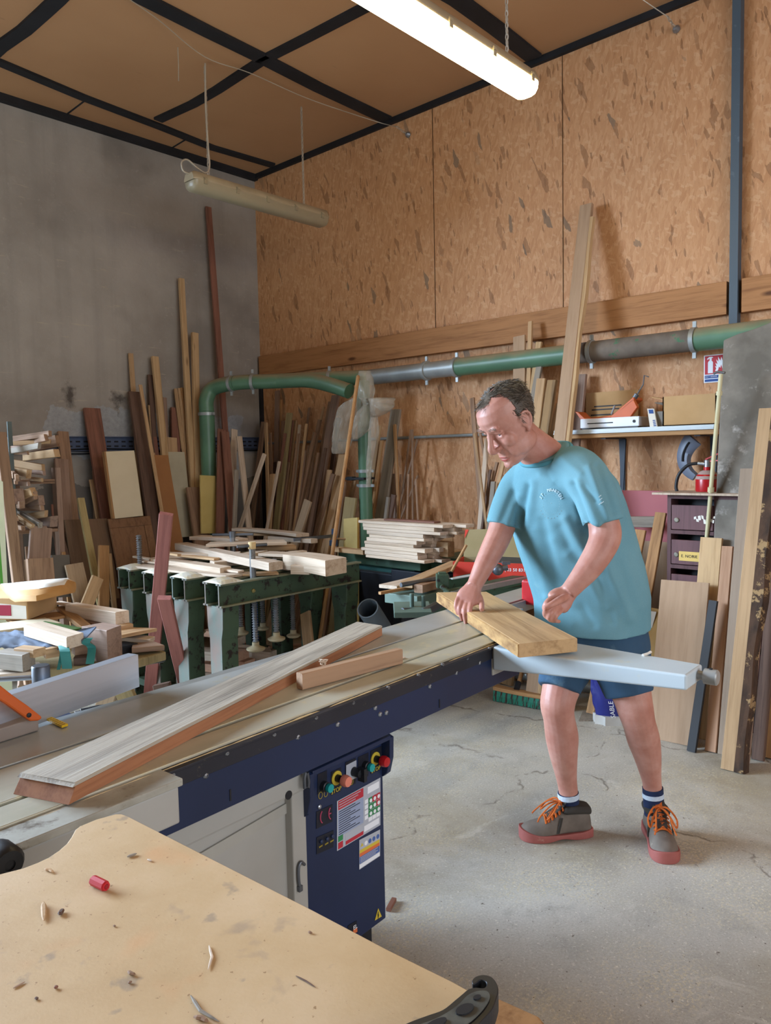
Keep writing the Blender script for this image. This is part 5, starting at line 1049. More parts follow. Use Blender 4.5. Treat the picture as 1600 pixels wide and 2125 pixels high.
g = G(); p = sp_(1.225, -.034, .835); g.lathe([(.012, 0), (.012, .006), (.007, .01), (0, .01)], p, -sv, 14); g.build('bolt', M_RUBBER, AR)
kc = sp_(1.315, -.60, .843); g = G(); g.lathe([(.012, 0), (.012, .016), (.021, .018), (.021, .05), (.018, .053), (0, .053)], kc, -sv, 20); kb = g.build('end_stop', paint('end_stop_steel', '#a2a3a0', '#8f908d', rough=.4, metal=.3), AR, smooth=40)
g = G(); g.lathe([(.005, 0), (.005, .003), (0, .003)], kc-sv*.034+UZ*.0205, UZ, 10); g.build('set_screw', M_INK, kb)
g = G(); p = pz(1345, 1356, .866); g.tube([p-su*.03+sv*.004, p, p+su*.02], [.0045, .0035, .004], 6); g.build('white_stick', M_PAPER, label='short white chalk-like stick lying on the support arm', cat='stick', smooth=True)
# grey support box at the near end of the saw, with knob
NB = thing('support_box', 'worn grey box beam bolted to the near end of the saw', 'support beam', sp_(-.3, -.05, .8))
M_WORN = paint('worn_grey', '#a3a298', '#8d897c', sc=(12, 12, 12), rough=.5, c3='#5c5142', sc3=11, lo3=.55, hi3=.66)
g = G(); sbox(g, -.75, .02, -.078, -.034, .782, .852); g.build('beam', M_MGREY, NB, bev=.004); g = G(); sbox(g, -.75, .026, -.083, -.0125, .8525, .8665); g.build('worn_top', M_WORN, NB, bev=.002)
g = G(); p = pz(142, 1684, .8585); g.lathe([(.010, 0), (.010, .0008), (0, .0008)], p, UZ, 18); g.build('hole', M_INK, NB)
p = pd(8, 1786, 1.13); g = G(); g.lathe([(.022, -.03), (.025, -.02), (.025, .012), (.02, .02), (.008, .021), (.008, .018), (0, .018)], p, (RH*.75-FH*.65), 18); g.build('clamp_knob', M_RUBBER, NB, smooth=40)
# rip fence with orange stop, measuring tape, crank
FN = thing('rip_fence', 'brushed aluminium rip fence at the left of the saw', 'fence', sp_(0, .47, H))
f0 = pz(-60, 1555, H); f1 = pz(290, 1425, H); fd = (f1-f0).normalized(); fn_ = V((-fd.y, fd.x, 0)); zt_ = .955
M_FEN = paint('brushed_alu', '#b8bfc9', '#a9b1bc', sc=(1.5, 1.5, 40), rough=.35, metal=.6)
g = G(); g.prism([f0-fd*.3, f1, f1+fn_*.035, f0-fd*.3+fn_*.035], (0, 0, zt_-H)); g.build('rail', M_FEN, FN, bev=.0015)
cyl = pz(85, 1400, zt_-.012); g = G(); c = cyl+fn_*.0; g.lathe([(.021, -.03), (.021, .02), (.019, .023), (0, .023)], c, UZ, 24); g.build('locking_cylinder', M_DSTEEL, FN, smooth=40)
g = G(); g.tube([c-UZ*.006, c-RH*.17-UZ*.012], .006, 10); g.build('rod', M_STEEL, FN, smooth=True)
OA = thing('orange_stop', 'orange flip stop arm in front of the rip fence', 'stop arm', pz(30, 1490, H))
yv = pz(79, 1487, H)
vv = .37
g = G(); g.prism([pv(a, b, vv) for a, b in ((-20, 1410), (17, 1439), (50, 1462), (79, 1485), (72, 1492), (53, 1493), (0, 1456), (-20, 1445))], -sv*.022); g.build('arm', M_ORANGE, OA, bev=.004)
p = pv(60, 1484, vv-.0225); g = G(); g.lathe([(.005, -.001), (.005, .002), (0, .003)], p, -sv, 12); g.build('pivot', M_INK, OA)
g = G(); q = [pz(a, b, H+.03) for a, b in ((-60, 1470), (20, 1462), (80, 1488), (-60, 1530))]; g.prism(q, (0, 0, -.03)); g.build('carriage', paint('brown_grey', '#8a7f76', rough=.5), OA, bev=.003)
TP = thing('ruler', 'short length of yellow measuring scale beside the orange stop', 'ruler', pz(110, 1495, H))
q = [pz(a, b, H+.006) for a, b in ((84, 1485), (95, 1482), (141, 1502), (128, 1506))]; g = G(); g.prism(q, (0, 0, -.005)); g.build('scale', paint('scale_yellow', '#d8b21e', rough=.45), TP)
g = G()
for i in range(10):
    a = q[0]+(q[3]-q[0])*(i+.5)/10; b = q[1]+(q[2]-q[1])*(i+.5)/10; e = a+(b-a)*(.75 if i % 5 else 1); g.bar(a+UZ*.0003, e+UZ*.0003, .0006, .0008, UZ)
g.build('marks', M_INK, TP)
CK = thing('crank_handle', 'black hand crank behind the rear edge of the saw', 'handle', pz(193, 1474, .84))
a = pz(168, 1479, .84); b = pz(217, 1471, .84); g = G(); g.tube(crom([(*a, .010), (*(a*.7+b*.3), .0105), (*(a*.3+b*.7), .0115), (*b, .011)], 3) and [a, a*.7+b*.3, a*.3+b*.7, b], [.010, .0105, .012, .011], 14); g.build('grip', M_RUBBER, CK, smooth=True); g = G(); g.tube([a-(b-a)*.25, a], .006, 10); g.build('spindle', M_STEEL, CK, smooth=True)
g = G(); q = [pz(a, b, H-.005) for a, b in ((120, 1468), (170, 1478), (196, 1500), (100, 1480))]; g = G(); sbox(g, -.12, .12, .40, .52, .70, H-.02); g.build('rear_housing', M_NAVY, SW, bev=.003)
# timber on the saw
zT0 = H+.0005
def plank_px(label, nearL, nearR, farL, farR, z, t, mat, name='plank', cat='plank', group=None, cut=0):
    a, b, c, d = (pz(*p, z) for p in (nearL, nearR, farL, farR)); A = (a+b)/2; B = (c+d)/2; w = ((b-a).length*abs((b-a).normalized().dot(((B-A).normalized()).cross(UZ)))+(d-c).length*abs((d-c).normalized().dot(((B-A).normalized()).cross(UZ))))/2
    return board(name, label, A-UZ*t/2, B-UZ*t/2, w, t, mat, (B-A).normalized().cross(UZ), group, cat, cut=cut, bow=0)
M_ROUGH = wood('wood_rough_grey', '#a49b8c', '#6f675c', fine=110, bump=.6, var=.02)
zp = H+.033; a, b, c, d = (pz(*p, zp) for p in ((41, 1603), (156, 1624), (740, 1290), (793, 1298)))
LP = thing('long_plank', 'long rough sawn plank lying along the saw table', 'plank', (a+b)/2-UZ*.032)
dr = ((c+d)/2-(a+b)/2).normalized(); sd = dr.cross(UZ).normalized()
g = G(); bl = .02
M4 = Matrix(((sd.x, UZ.x, dr.x, a.x), (sd.y, UZ.y, dr.y, a.y), (sd.z, UZ.z, dr.z, a.z), (0, 0, 0, 1))); Mi = M4.inverted()
def plankobj(name, pts_top, t, mat, slope=.0, nseg=10, off=0, th=None):
    a, b, c, d = pts_top; g = G(); rings = []
    for i in range(nseg+1):
        f = i/nseg; l = a+(c-a)*f; r = b+(d-b)*f; e = (-dr*slope if i == 0 else V((0, 0, 0))); nl = .0025*mnoise.noise(V((f*9, 1, 0))); 
        rings.append([Mi @ (l+e-UZ*t+sd*nl), Mi @ (r+e-UZ*t), Mi @ (r-UZ*.002), Mi @ (r-sd*.002), Mi @ (l+sd*(nl+.002)), Mi @ (l+sd*nl-UZ*.002)])
    g.loft(rings); me = g.mesh(name); o = bpy.data.objects.new(name, me); col.objects.link(o); me.materials.append(mat); o.matrix_world = M4; PM[o.name] = M4.copy(); return o
o = plankobj('sawn_face', (a, b, c, d), .006, M_ROUGH, .006); attach(o, LP); tag(o, 'rough grey sawn face')
lo = [p-UZ*.0062 for p in (a, b, c, d)]; o = plankobj('planed_edges', (lo[0]+sd*.0005, lo[1]-sd*.0005, lo[2]+sd*.0005, lo[3]-sd*.0005), .0265, wood('plank_edge', '#9c6a4a', '#7d4f36', var=.02), .016); attach(o, LP); tag(o, 'red-brown planed edge')
plank_px('small square-cut block of reddish wood beside the long plank', (612, 1394), (630, 1399), (826, 1344), (832, 1347), H+.043, .042, wood('wood_block', '#a08064', '#7d5f48', var=.02), 'wood_block', 'block')
o = plank_px('thin strip of pale wood lying between the long plank and the beam edge', (700, 1405), (704, 1407), (838, 1362), (840, 1364), H+.004, .003, W_LGT, 'strip', 'strip')
g = G(); c_ = pz(672, 1375, H+.04)
for i in range(9): g.tube(crom([c_+V((rr.uniform(-.012, .012), rr.uniform(-.012, .012), rr.uniform(-.008, .008))) for _ in range(3)], 3), .0016, 4)
g.build('shaving', W_LGT, label='curl of pale wood shaving on the edge of the long plank', cat='shaving')
# the plank in the man's hand
MP = plank_px('short thick pale plank under the hand of the man', (1068, 1329), (1209, 1331), (905, 1229), (1012, 1228), .912, .04, wood('wood_hand', '#b8976c', '#8f6e48', knots=False, var=.02, fine=50, bump=.5), 'held_plank', 'plank', cut=-.25)
wv = max(v.co.x for v in MP.data.vertices); L_ = max(v.co.z for v in MP.data.vertices); sg = 1 if V(MP.matrix_world.col[0][:3]).dot(rt) < 0 else -1
g = G(); rings = []
for i in range(25):
    z = L_*i/24+(.1*(sg*wv)*(1 if i == 0 else 0)); j = .003+.0035*mnoise.noise(V((z*22, 3, 0))); rings.append([V((sg*(wv-.002), -.0195, z)), V((sg*(wv+j), -.017, z)), V((sg*(wv+j*.6), 0, z)), V((sg*(wv+j), .017, z)), V((sg*(wv-.002), .0195, z))])
g.loft(rings); me = g.mesh('rough_edge'); e = bpy.data.objects.new('rough_edge', me); col.objects.link(e); me.materials.append(paint('rough_edge', '#b08a58', '#7d5a36', sc=(30, 30, 12), rough=.9, bump=.8, c3='#5b3f25', sc3=40)); e.parent = MP; tag(e, 'rough tan waney edge')
g = G(); g.prism([V((-wv+.002, -.019, .4*.25*-wv*-1-.0)), V((wv-.002, -.019, .0)), V((wv-.002, .019, .0)), V((-wv+.002, .019, .0))], (0, 0, .001)) if False else None
# ================================================================ steel clamping bench (assembly press)
CBN = thing('clamp_bench', 'green rusty steel clamping bench with four pairs of beams and screw spindles', 'clamp bench', (2.9, 3.9, 0))
XB0, XB1 = 2.37, 3.42; PY = [4.31, 4.02, 3.72, 3.405]
for i, y in enumerate(PY):
    for s in (-1, 1):
        yc = y+s*.06; zb, zt = .675, .80
        g = G(); g.box((XB0, yc-.004, zb), (XB1, yc+.004, zt)); g.build('beam_web', M_GRUST, CBN)
        g = G(); g.box((XB0, yc-.022, zt-.009), (XB1, yc+.022, zt)); g.box((XB0, yc-.022, zb), (XB1, yc+.022, zb+.009)); g.build('beam_flange', paint('flange_dusty', '#7f7b62', '#5a6350', sc=(4, 4, 4), rough=.6, c3='#b8a26a', sc3=5), CBN)
        g = G(); g.box((XB0-.003, yc-.004, zb), (XB0-.0005, yc+.004, zt)); g.box((XB0-.003, yc-.022, zt-.009), (XB0-.0005, yc+.022, zt)); g.box((XB0-.003, yc-.022, zb), (XB0-.0005, yc+.022, zb+.009)); g.build('lit_end', M_BEND, CBN)  # beam ends coloured paler, as lit from the door
    g = G(); rings = []
    for k in range(7):
        f = k/6; x = XB0+.0+.15*f; h = .028*math.sin(math.pi*(.18+.75*f)); rings.append([V((x, y-.085, zt)), V((x, y-.05, zt+h*.6)), V((x, y, zt+h)), V((x, y+.05, zt+h*.6)), V((x, y+.085, zt))])
    g.loft(rings).build('dust_heap', paint('heap_dust', '#b9b6ac', '#c4b898', sc=(30, 30, 30), rough=.95), CBN)['kind'] = 'stuff'
    g = G(); g.lathe([(.012, 0), (.012, .008), (.006, .014), (0, .014)], (XB0+.22, y-.064, .735), -UY, 6); g.build('bolt', paint('brass_bolt', '#8a8050', rough=.5, metal=.4), CBN)
    for x0, x1 in ((XB0+.015, XB0+.12), (XB1-.12, XB1-.015)):
        rings = [[V((x0-(.0), y-w, z)), V((x1, y-w, z)), V((x1, y+w, z)), V((x0, y+w, z))] for z, w in ((0, .05), (.5, .052), (.56, .066), (.66, .07), (.675, .07))]
        g = G(); g.loft(rings); g.build('leg', M_GRUST, CBN, bev=.006)
        if x0 < 2.6:
            g = G(); g.loft([[V((x0-.003, r[0].y, r[0].z)), V((x0-.0005, r[0].y, r[0].z)), V((x0-.0005, r[3].y, r[3].z)), V((x0-.003, r[3].y, r[3].z))] for r in rings]); g.build('lit_face', M_BEND, CBN)  # door side of the leg, its lit look painted on
g = G(); g.box((XB0+.02, PY[3]-.07, .1), (XB0+.1, PY[0]+.07, .14)); g.build('stretcher', M_GRUST, CBN); g = G(); g.box((XB1-.1, PY[3]-.07, .1), (XB1-.02, PY[0]+.07, .14)); g.build('stretcher', M_GRUST, CBN)
def thread(c0, c1, r, mat, nm='spindle'):
    g = G(); N = int((c1-c0).length/.0135); pts = []; d = (c1-c0)
    prof = []
    for i in range(N*2+1): prof.append((r*1.1 if i % 2 else r*.6, d.length*i/(N*2)))
    g.lathe(prof, c0, d.normalized(), 14); return g
M_SPIN = paint('spindle_steel', '#8d8f92', '#6c6a66', rough=.4, metal=.6, c3='#5a4632', sc3=20)
for (q, r), y, rd_ in (((531, 1349), PY[3], .052), ((574, 1328), PY[3], .05), ((500, 1316), PY[2], .046), ((609, 1321), PY[2], .044), ((546, 1306), PY[1], .04), ((483, 1296), PY[1], .04), ((410, 1314), PY[2], .046), ((577, 1297), PY[1], .036)):
    p = py(q, r, y); p.z = max(p.z, .3)
    t = thread(p+UZ*.03, V((p.x, y, .74)), .0165, M_SPIN); so = t.build('spindle', M_SPIN, CBN)
    g = G(); g.lathe([(0, -.005), (rd_*.8, -.004), (rd_, .004), (rd_, .012), (rd_*.5, .022), (.02, .028), (.02, .045), (0, .046)], p, UZ, 22); g.build('pressure_foot', paint('foot_tan', '#a09274', '#86795e', rough=.6), so, smooth=40)
for (q, r0_, r1_), y, hl in (((525, 1190, 1128), PY[3], 1), ((483, 1132, 1106), PY[1], 1), ((290, 1160, 1110), PY[0], 0), ((568, 1184, 1160), PY[3], 0), ((604, 1176, 1152), PY[2], 0)):
    b0 = py(q, r0_, y); b1_ = py(q, r1_, y); b1_ = V((b0.x, b0.y, b1_.z)); base = V((b0.x, y, .72))
    if hl:
        g = G(); g.tube([base, b1_], .017, 14); so = g.build('spindle', M_SPIN, CBN, smooth=40)
        g = G(); dd = (RH*.98+FH*(.5 if q > 500 else -.1)).normalized(); c = b1_-UZ*.01; L_ = .085 if q > 500 else .13; g.tube([c-dd*L_, c+dd*(L_ if q > 500 else L_*1.05)], .009, 10); g.build('tommy_bar', M_DSTEEL, so, smooth=True)
        g = G(); g.tube([b1_-UZ*.028, b1_+UZ*.01], .021, 14); g.build('boss', M_DSTEEL if q < 500 else M_DUST, so, smooth=40)
    elif q < 300: thread(base, b1_, .017, M_SPIN).build('spindle', M_SPIN, CBN)
    else: g = G(); g.tube([base, b1_], .019, 12); g.build('spindle', M_SPIN, CBN, smooth=40)
GB = 'boards piled on the clamp bench'
ON = [
 ('pale batten in front on the clamp bench, cut end by the spindle', (316, 1157), (468, 1177), .085, .032, .845, W_FRS),
 ('thin wide board lowest at the front of the clamp bench', (281, 1170), (492, 1192), .13, .014, .817, W_LGT),
 ('narrow strip sandwiched beside the front batten', (300, 1163), (500, 1184), .05, .012, .832, W_FRS),
 ('board behind the front batten, its end left of the spindle', (345, 1147), (497, 1146), .09, .03, .88, W_LGT),
 ('board with a slanting bright end right behind the spindle', (440, 1164), (518, 1159), .11, .03, .858, W_FRS),
 ('long board with black knots on its left end', (376, 1126), (572, 1166), .09, .045, .9, W_LGT),
 ('broad board lying highest in the middle under the tommy bar', (432, 1127), (592, 1122), .16, .02, .925, W_FRS),
 ('back board furthest from the viewer on the bench, top one', (490, 1095), (628, 1107), .09, .022, .94, W_LGT),
 ('back board furthest from the viewer on the bench, lower one', (483, 1104), (612, 1108), .08, .022, .915, W_TAN),
 ('thin board with a pointed left end right of the spindle', (548, 1146), (650, 1150), .12, .018, .875, W_FRS),
 ('thin offcut strip lying crooked at the right of the bench', (600, 1153), (690, 1168), .03, .012, .835, W_BRN),
 ('thick squared timber block at the right end of the bench', (612, 1148), (697, 1160), .16, .085, .905, W_FRS),
 ('small block under the right-hand boards of the bench', (610, 1171), (645, 1172), .08, .05, .86, W_LGT),
 ('short sliver of wood at the left end of the pile on the bench', (279, 1153), (318, 1160), .03, .012, .845, W_LGT),
 ('thin ply strip at front right of the spindle', (505, 1189), (575, 1186), .1, .012, .815, W_TAN),
 ('pale board lying behind the black-knotted one, left half', (405, 1112), (505, 1118), .1, .025, .935, W_LGT),
 ('short pale wedge right of the black-knotted board end', (575, 1150), (632, 1142), .07, .03, .865, W_LGT),
 ('thin brown strip between black-knotted board and spindle', (372, 1150), (450, 1158), .05, .012, .872, W_TAN),
 ('tan board in the shadow under the broad top board', (520, 1134), (610, 1130), .12, .03, .885, W_TAN),
 ('long thin batten reaching to the back right of the bench', (560, 1112), (652, 1118), .05, .03, .905, W_LGT),
 ('dark offcut squeezed under the thick timber block', (568, 1166), (625, 1176), .08, .03, .835, W_BRN),
 ('broken tan sliver pointing at the left of the bench', (330, 1145), (372, 1150), .03, .012, .895, W_TAN),
 ('pale square end seen behind the vertical spindle', (498, 1150), (545, 1140), .09, .025, .875, W_FRS)]
for i, (lab_, a, b, w, t, z, m) in enumerate(ON):
    A = pz(*a, z); B = pz(*b, z)
    board('plank', lab_, A-UZ*t/2, B-UZ*t/2, w, t, m, (B-A).cross(UZ), GB, 'board', cut=(-.3 if i % 3 == 1 else .15))
# wooden straight clamp bar with a blue jaw behind the bench
bc = thing('bar_clamp', 'blue bar clamp at the back right corner of the bench', 'clamp', pz(640, 1120, .86))
A = pz(610, 1120, .9); B = pz(692, 1112, .9); g = G(); g.bar(A, B, .022, .012, UZ); g.build('bar', M_DSTEEL, bc); M_CBL = paint('clamp_blue', '#3a5578', rough=.45)
g = G(); g.obox(B+V((.01, 0, .0)), RH*.02, FH*.014, UZ*.05); g.obox(B+V((0, 0, -.05)), RH*.03, FH*.012, UZ*.02); g.build('jaw', M_CBL, bc, bev=.004); g = G(); g.tube([B-UZ*.02, B-UZ*.02+RH*.18-UZ*.01], .008, 8); g.build('screw', W_TAN, bc, smooth=True)
# stack of thick planks on the floor under the bench
UN = [((400, 1345), (478, 1352), .06, .2), ((400, 1368), (470, 1378), .055, .1), ((470, 1345), (505, 1350), .06, .2), ((450, 1318), (500, 1322), .05, .28), ((430, 1305), (480, 1310), .04, .33), ((475, 1364), (518, 1370), .075, .12), ((490, 1340), (570, 1350), .07, .16), ((500, 1395), (560, 1390), .03, .05), ((470, 1402), (500, 1405), .04, .05), ((395, 1395), (440, 1400), .04, .04), ((560, 1345), (630, 1338), .06, .16), ((480, 1382), (545, 1392), .06, .06)]
for i, (a, b, t, z) in enumerate(UN):
    A = pz(*a, z); B = pz(*b, z); board('plank', 'pinkish thick plank stacked on the floor under the clamp bench', A-UZ*min(t, z)/2, B-UZ*min(t, z)/2, .11, min(t, z), wood('wood_pink_stack', '#c29a80', '#a57c62') if i % 3 else W_LGT, (B-A).cross(UZ), 'planks under the clamp bench', 'plank', bow=0)
leanX('short tan board leaning under the right end of the bench', (634, 1278), (640, 1330), 20, W_TAN, 1.25, 1.4, .02, 'board')
leanX('mauve board standing behind the hanging spindles', (629, 1230), (640, 1300), 22, W_MAU, 1.0, 1.15, .02, 'board')
leanX('pointed board leaning beside the right legs of the bench', (722, 1205), (712, 1290), 16, W_TAN, .95, 1.1, .02, 'board')
g = G(); A = pz(592, 1390, .02); g.box((3.3, 4.25, .01), (3.33, 4.29, .75)); g.build('blue_post', paint('post_blue', '#2b5a95'), label='blue upright post seen between the bench spindles', cat='post')
g = G(); A = py(482, 1250, 4.45); A_ = py(474, 1265, 4.5); B_3 = py(494, 1240, 4.5); g.prism([A_, B_3, V((B_3.x+.06, 4.5, .002)), V((A_.x-.02, 4.5, .002))], (.0, .02, 0)); g.build('sheet', paint('pale_blue_sheet', '#8b97a5'), label='pale blue-grey sheet slanting behind the bench legs', cat='sheet')
# red painted struts leaning before the bench
RS = wood('red_strut', '#8f5a52', '#7a4943', var=.05, bump=.1)
def strut(label, t_, b_, dt, zb_, w, th):
    A = pz(*b_, zb_); B = pd(*t_, dt); return board('strut', label, A, B, w*dep(A)/FPX, th, RS, RH, 'red-painted struts before the clamp bench', 'strut', bow=0)
strut('tall red-painted strut leaning on the clamp bench', (345, 1066), (310, 1452), 4.02, .03, 24, .03)
strut('shorter red-painted strut branching to the right from the tall one', (341, 1240), (386, 1432), 4.0, .1, 24, .03)
# ================================================================ green planing machine with the stack of planks
GM = thing('planing_machine', 'green planing machine table behind the clamp bench carrying stacked planks', 'machine', (3.7, 3.5, 0))
zg = .8; t0 = pz(702, 1143, zg); t1 = pz(872, 1161, zg); md = (t1-t0).normalized(); mn = V((-md.y, md.x, 0))
if mn.dot(FH) < 0: mn = -mn
def mb(a0, a1, b0, b1, z0, z1): return [t0+md*a0+mn*b0+UZ*(z0-zg), t0+md*a1+mn*b0+UZ*(z0-zg), t0+md*a1+mn*b1+UZ*(z0-zg), t0+md*a0+mn*b1+UZ*(z0-zg)], (0, 0, z1-z0)
TLn = (t1-t0).length
def mpart(nm, a0, a1, b0, b1, z0, z1, mat, bev=.004): g = G(); g.prism(*mb(a0, a1, b0, b1, z0, z1)); return g.build(nm, mat, GM, bev=bev)
mpart('table', 0, TLn, 0, .55, zg-.075, zg, M_GREEN); mpart('table_top', .01, TLn-.01, .01, .54, zg, zg+.003, W_TAN, 0); mpart('side_table', TLn, TLn+.25, .1, .5, zg-.08, zg+.01, M_GREEN)
mpart('under_tray', .15, TLn-.1, .05, .5, zg-.12, zg-.08, paint('teal_tray', '#2e5e5c', rough=.5))
mpart('body', .03, TLn-.02, .06, .5, .05, zg-.13, paint('machine_body_dark', '#171a22', '#1f2430', rough=.6), .01); mpart('body_side', TLn-.3, TLn+.2, .04, .5, .05, zg-.09, paint('machine_body_dark', '#171a22'), .01)
g = G(); A = pz(709, 1172, zg-.12); B = pz(882, 1194, zg-.12); g.tube([A-mn*.04, B-mn*.04], .018, 12); g.build('guide_bar', M_DSTEEL, GM, smooth=True)
for q, r in ((868, 1178), (890, 1186)): 
    A = pz(q, r, zg-.1); g = G(); g.obox(A-UZ*.01, md*.035, mn*.04, UZ*.03); g.build('packing_block', M_DUST, GM, bev=.003)
g = G(); A = pd(763, 1262, 4.3); ax = (-FH*.6-RH*.25+UZ*.55).normalized(); g.lathe([(.062, -.25), (.062, 0), (.055, 0), (.055, -.2)], A, ax, 24); g.build('suction_pipe', paint('suction_grey', '#5c6770', rough=.5), label='open grey suction pipe stub below the planing machine', cat='pipe', smooth=40)
rr = random.Random(11); st0 = pz(757, 1157, zg+.004)
LAY = [(0, .50, 0), (.0, .455, 1), (-.03, .47, 0), (-.01, .50, 1), (0, .43, 0), (.01, .42, 0), (.02, .44, 1), (.02, .5, 0), (-.03, .62, 0), (-.035, .60, 0), (-.05, .72, 0)]
zz = zg+.004; k = 0
for i, (s0, L, _) in enumerate(LAY):
    th = .019+.006*(i % 2)
    for j in range(2):
        sh = rr.uniform(-.015, .015); Lj = L*(1 if j == 0 else 1.12)+rr.uniform(-.02, .03); w = .082
        A = st0+md*(s0+sh)+mn*(.05+j*.088); A.z = zz+th/2; B = A+md*Lj
        board('stacked_plank', 'pale planed plank in the green machine stack, layer %d from the bottom, %s row' % (i+1, 'front' if j == 0 else 'back'), A, B, w, th-.0008, W_LGT if (i+j) % 3 else W_FRS, mn, 'planks stacked on the planing machine', 'plank', bow=0, cut=rr.uniform(-.1, .1)); k += 1
    zz += th
A = st0+md*.12+mn*.09; A.z = zz+.006; board('strip', 'dark red strip on top of the plank stack', A, A+md*.42, .06, .01, W_RED, mn, None, 'strip', bow=0); A = A+md*.02-mn*.03+UZ*.009; 
for (a, b, z, lab_) in (((700, 1140), (760, 1146), .03, 'tan block at the left end of the green machine table'), ((908, 1112), (940, 1112), .1, 'dark block end behind the red box'), ((883, 1135), (936, 1140), .08, 'tan boarded block between plank stack and red box')):
    A = pz(*a, zg+z); B = pz(*b, zg+z); board('block', lab_, A, B, .06, .03 if z < .05 else .09, W_TAN, mn, None, 'block', bow=0)
# red carton with raised lid
RB = thing('red_box', 'red printed cardboard box with its lid up, behind the hand of the man', 'box', pz(1010, 1190, .78))
zb = .76; q0 = pd(940, 1192, 4.25); q1 = pd(1150, 1180, 4.05); q0.z = q1.z = zb; bd = (q1-q0).normalized(); bn = V((-bd.y, bd.x, 0)); bn = bn if bn.dot(FH) > 0 else -bn; bl_ = (q1-q0).length; bh_ = .105
M_CARTR = paint('carton_red', '#c23a2c', '#b73325', rough=.5); M_CARTIN = paint('carton_inside', '#8d7f5c', '#83754f', rough=.85)
g = G(); g.prism([q0, q1, q1+UZ*bh_, q0+UZ*bh_], bn*.004); g.prism([q0, q0+bn*.22, q0+bn*.22+UZ*bh_, q0+UZ*bh_], bd*.004); g.prism([q1, q1+bn*.22, q1+bn*.22+UZ*bh_, q1+UZ*bh_], -bd*.004); g.build('tray', M_CARTR, RB)
g = G(); g.prism([q0+bn*.22, q1+bn*.22, q1+bn*.22+UZ*bh_, q0+bn*.22+UZ*bh_], bn*.004); g.prism([q0, q1, q1+bn*.22, q0+bn*.22], UZ*.004); g.build('back', M_CARTIN, RB)
g = G(); lt = q0+bn*.225+UZ*bh_; g.prism([lt, lt+bd*bl_, lt+bd*bl_+UZ*.17+bn*.05, lt+UZ*.15+bn*.05], bn*.004); g.build('lid', M_CARTIN, RB); g = G(); g.prism([lt+UZ*.10+bn*.03-bd*.001, lt+UZ*.15+bn*.05-bd*.001, lt+UZ*.15+bn*.05+bd*.02], -bn*.002); g.build('red_corner', M_CARTR, RB)
text('com.fr | 03 50 831 831', .024, q0+bd*(bl_*.6)+UZ*.07, bd, UZ, M_WINK, RB, lift=.002)
g = G(); A = q0+bd*.1+bn*.05+UZ*.1; g.prism([A, A+bd*.35, A+bd*.33+bn*.1+UZ*.012, A+bd*.06+bn*.12+UZ*.014], UZ*.004); g.build('folder', paint('slate_paper', '#3c3f42'), label='dark folder lying in the red box', cat='paper')
g = G(); A = pd(968, 1131, 4.1); B = pd(946, 1170, 4.12); g.tube([B+(B-A)*.4, B, A], .0075, 8); g.build('dowel', W_ORG, label='orange-brown wooden dowel standing up before the red box', cat='stick', smooth=True)
# green mortising bench with guide rails
MB_ = thing('guide_rail_bench', 'green machine bench with long guide rails beyond the plank the man holds', 'machine', pz(950, 1260, 0))
zr = .79
def rbar(p, q, z, h, w, mat, nm, bev=.002):
    A = pz(*p, z); B = pz(*q, z); d = (B-A).normalized(); n_ = d.cross(UZ); g = G(); g.obox((A+B)/2-UZ*h/2, (B-A)/2, n_*w/2, UZ*h/2); return g.build(nm, mat, MB_, bev=bev)
a = [pz(*p, .77) for p in ((798, 1230), (866, 1238), (938, 1222), (880, 1205))]; g = G(); g.prism([p-UZ*.05 for p in a], (0, 0, .05)); g.build('front_table', paint('pale_green_table', '#5d7166', '#4e6157', rough=.5), MB_, bev=.003)
rbar((925, 1202), (1180, 1148), .82, .06, .03, M_GREEN, 'rear_rail'); rbar((930, 1230), (1180, 1178), .80, .025, .025, M_STEEL, 'guide_rail'); rbar((930, 1226), (1180, 1172), .80, .045, .06, M_GREEN, 'front_rail'); rbar((880, 1230), (1180, 1200), .70, .1, .2, M_GREEN, 'bed')
rbar((935, 1200), (1000, 1189), .826, .006, .03, M_LGREY, 'scale_plate')
A = pd(918, 1205, 3.75); g = G(); g.obox(A, RH*.03, FH*.03, UZ*.034); g.obox(A+UZ*.034, RH*.02, FH*.02, UZ*.008); g.tube([A-RH*.01-UZ*.02-FH*.03, A+RH*.03-UZ*.05-FH*.05], .012, 8); g.build('slide_block', M_GRUST, MB_, bev=.004)
A = pd(1033, 1182, 3.9); g = G(); g.ball(A, .03, 12, 8); g.tube([A-RH*.04, A+RH*.05+UZ*.01], .014, 8); g.build('star_knob', M_DSTEEL, MB_, smooth=True); A = pd(1050, 1168, 3.95); g = G(); g.obox(A, RH*.02, FH*.015, UZ*.008); g.obox(A-UZ*.02, RH*.006, FH*.006, UZ*.02); g.build('stop', M_DSTEEL, MB_)
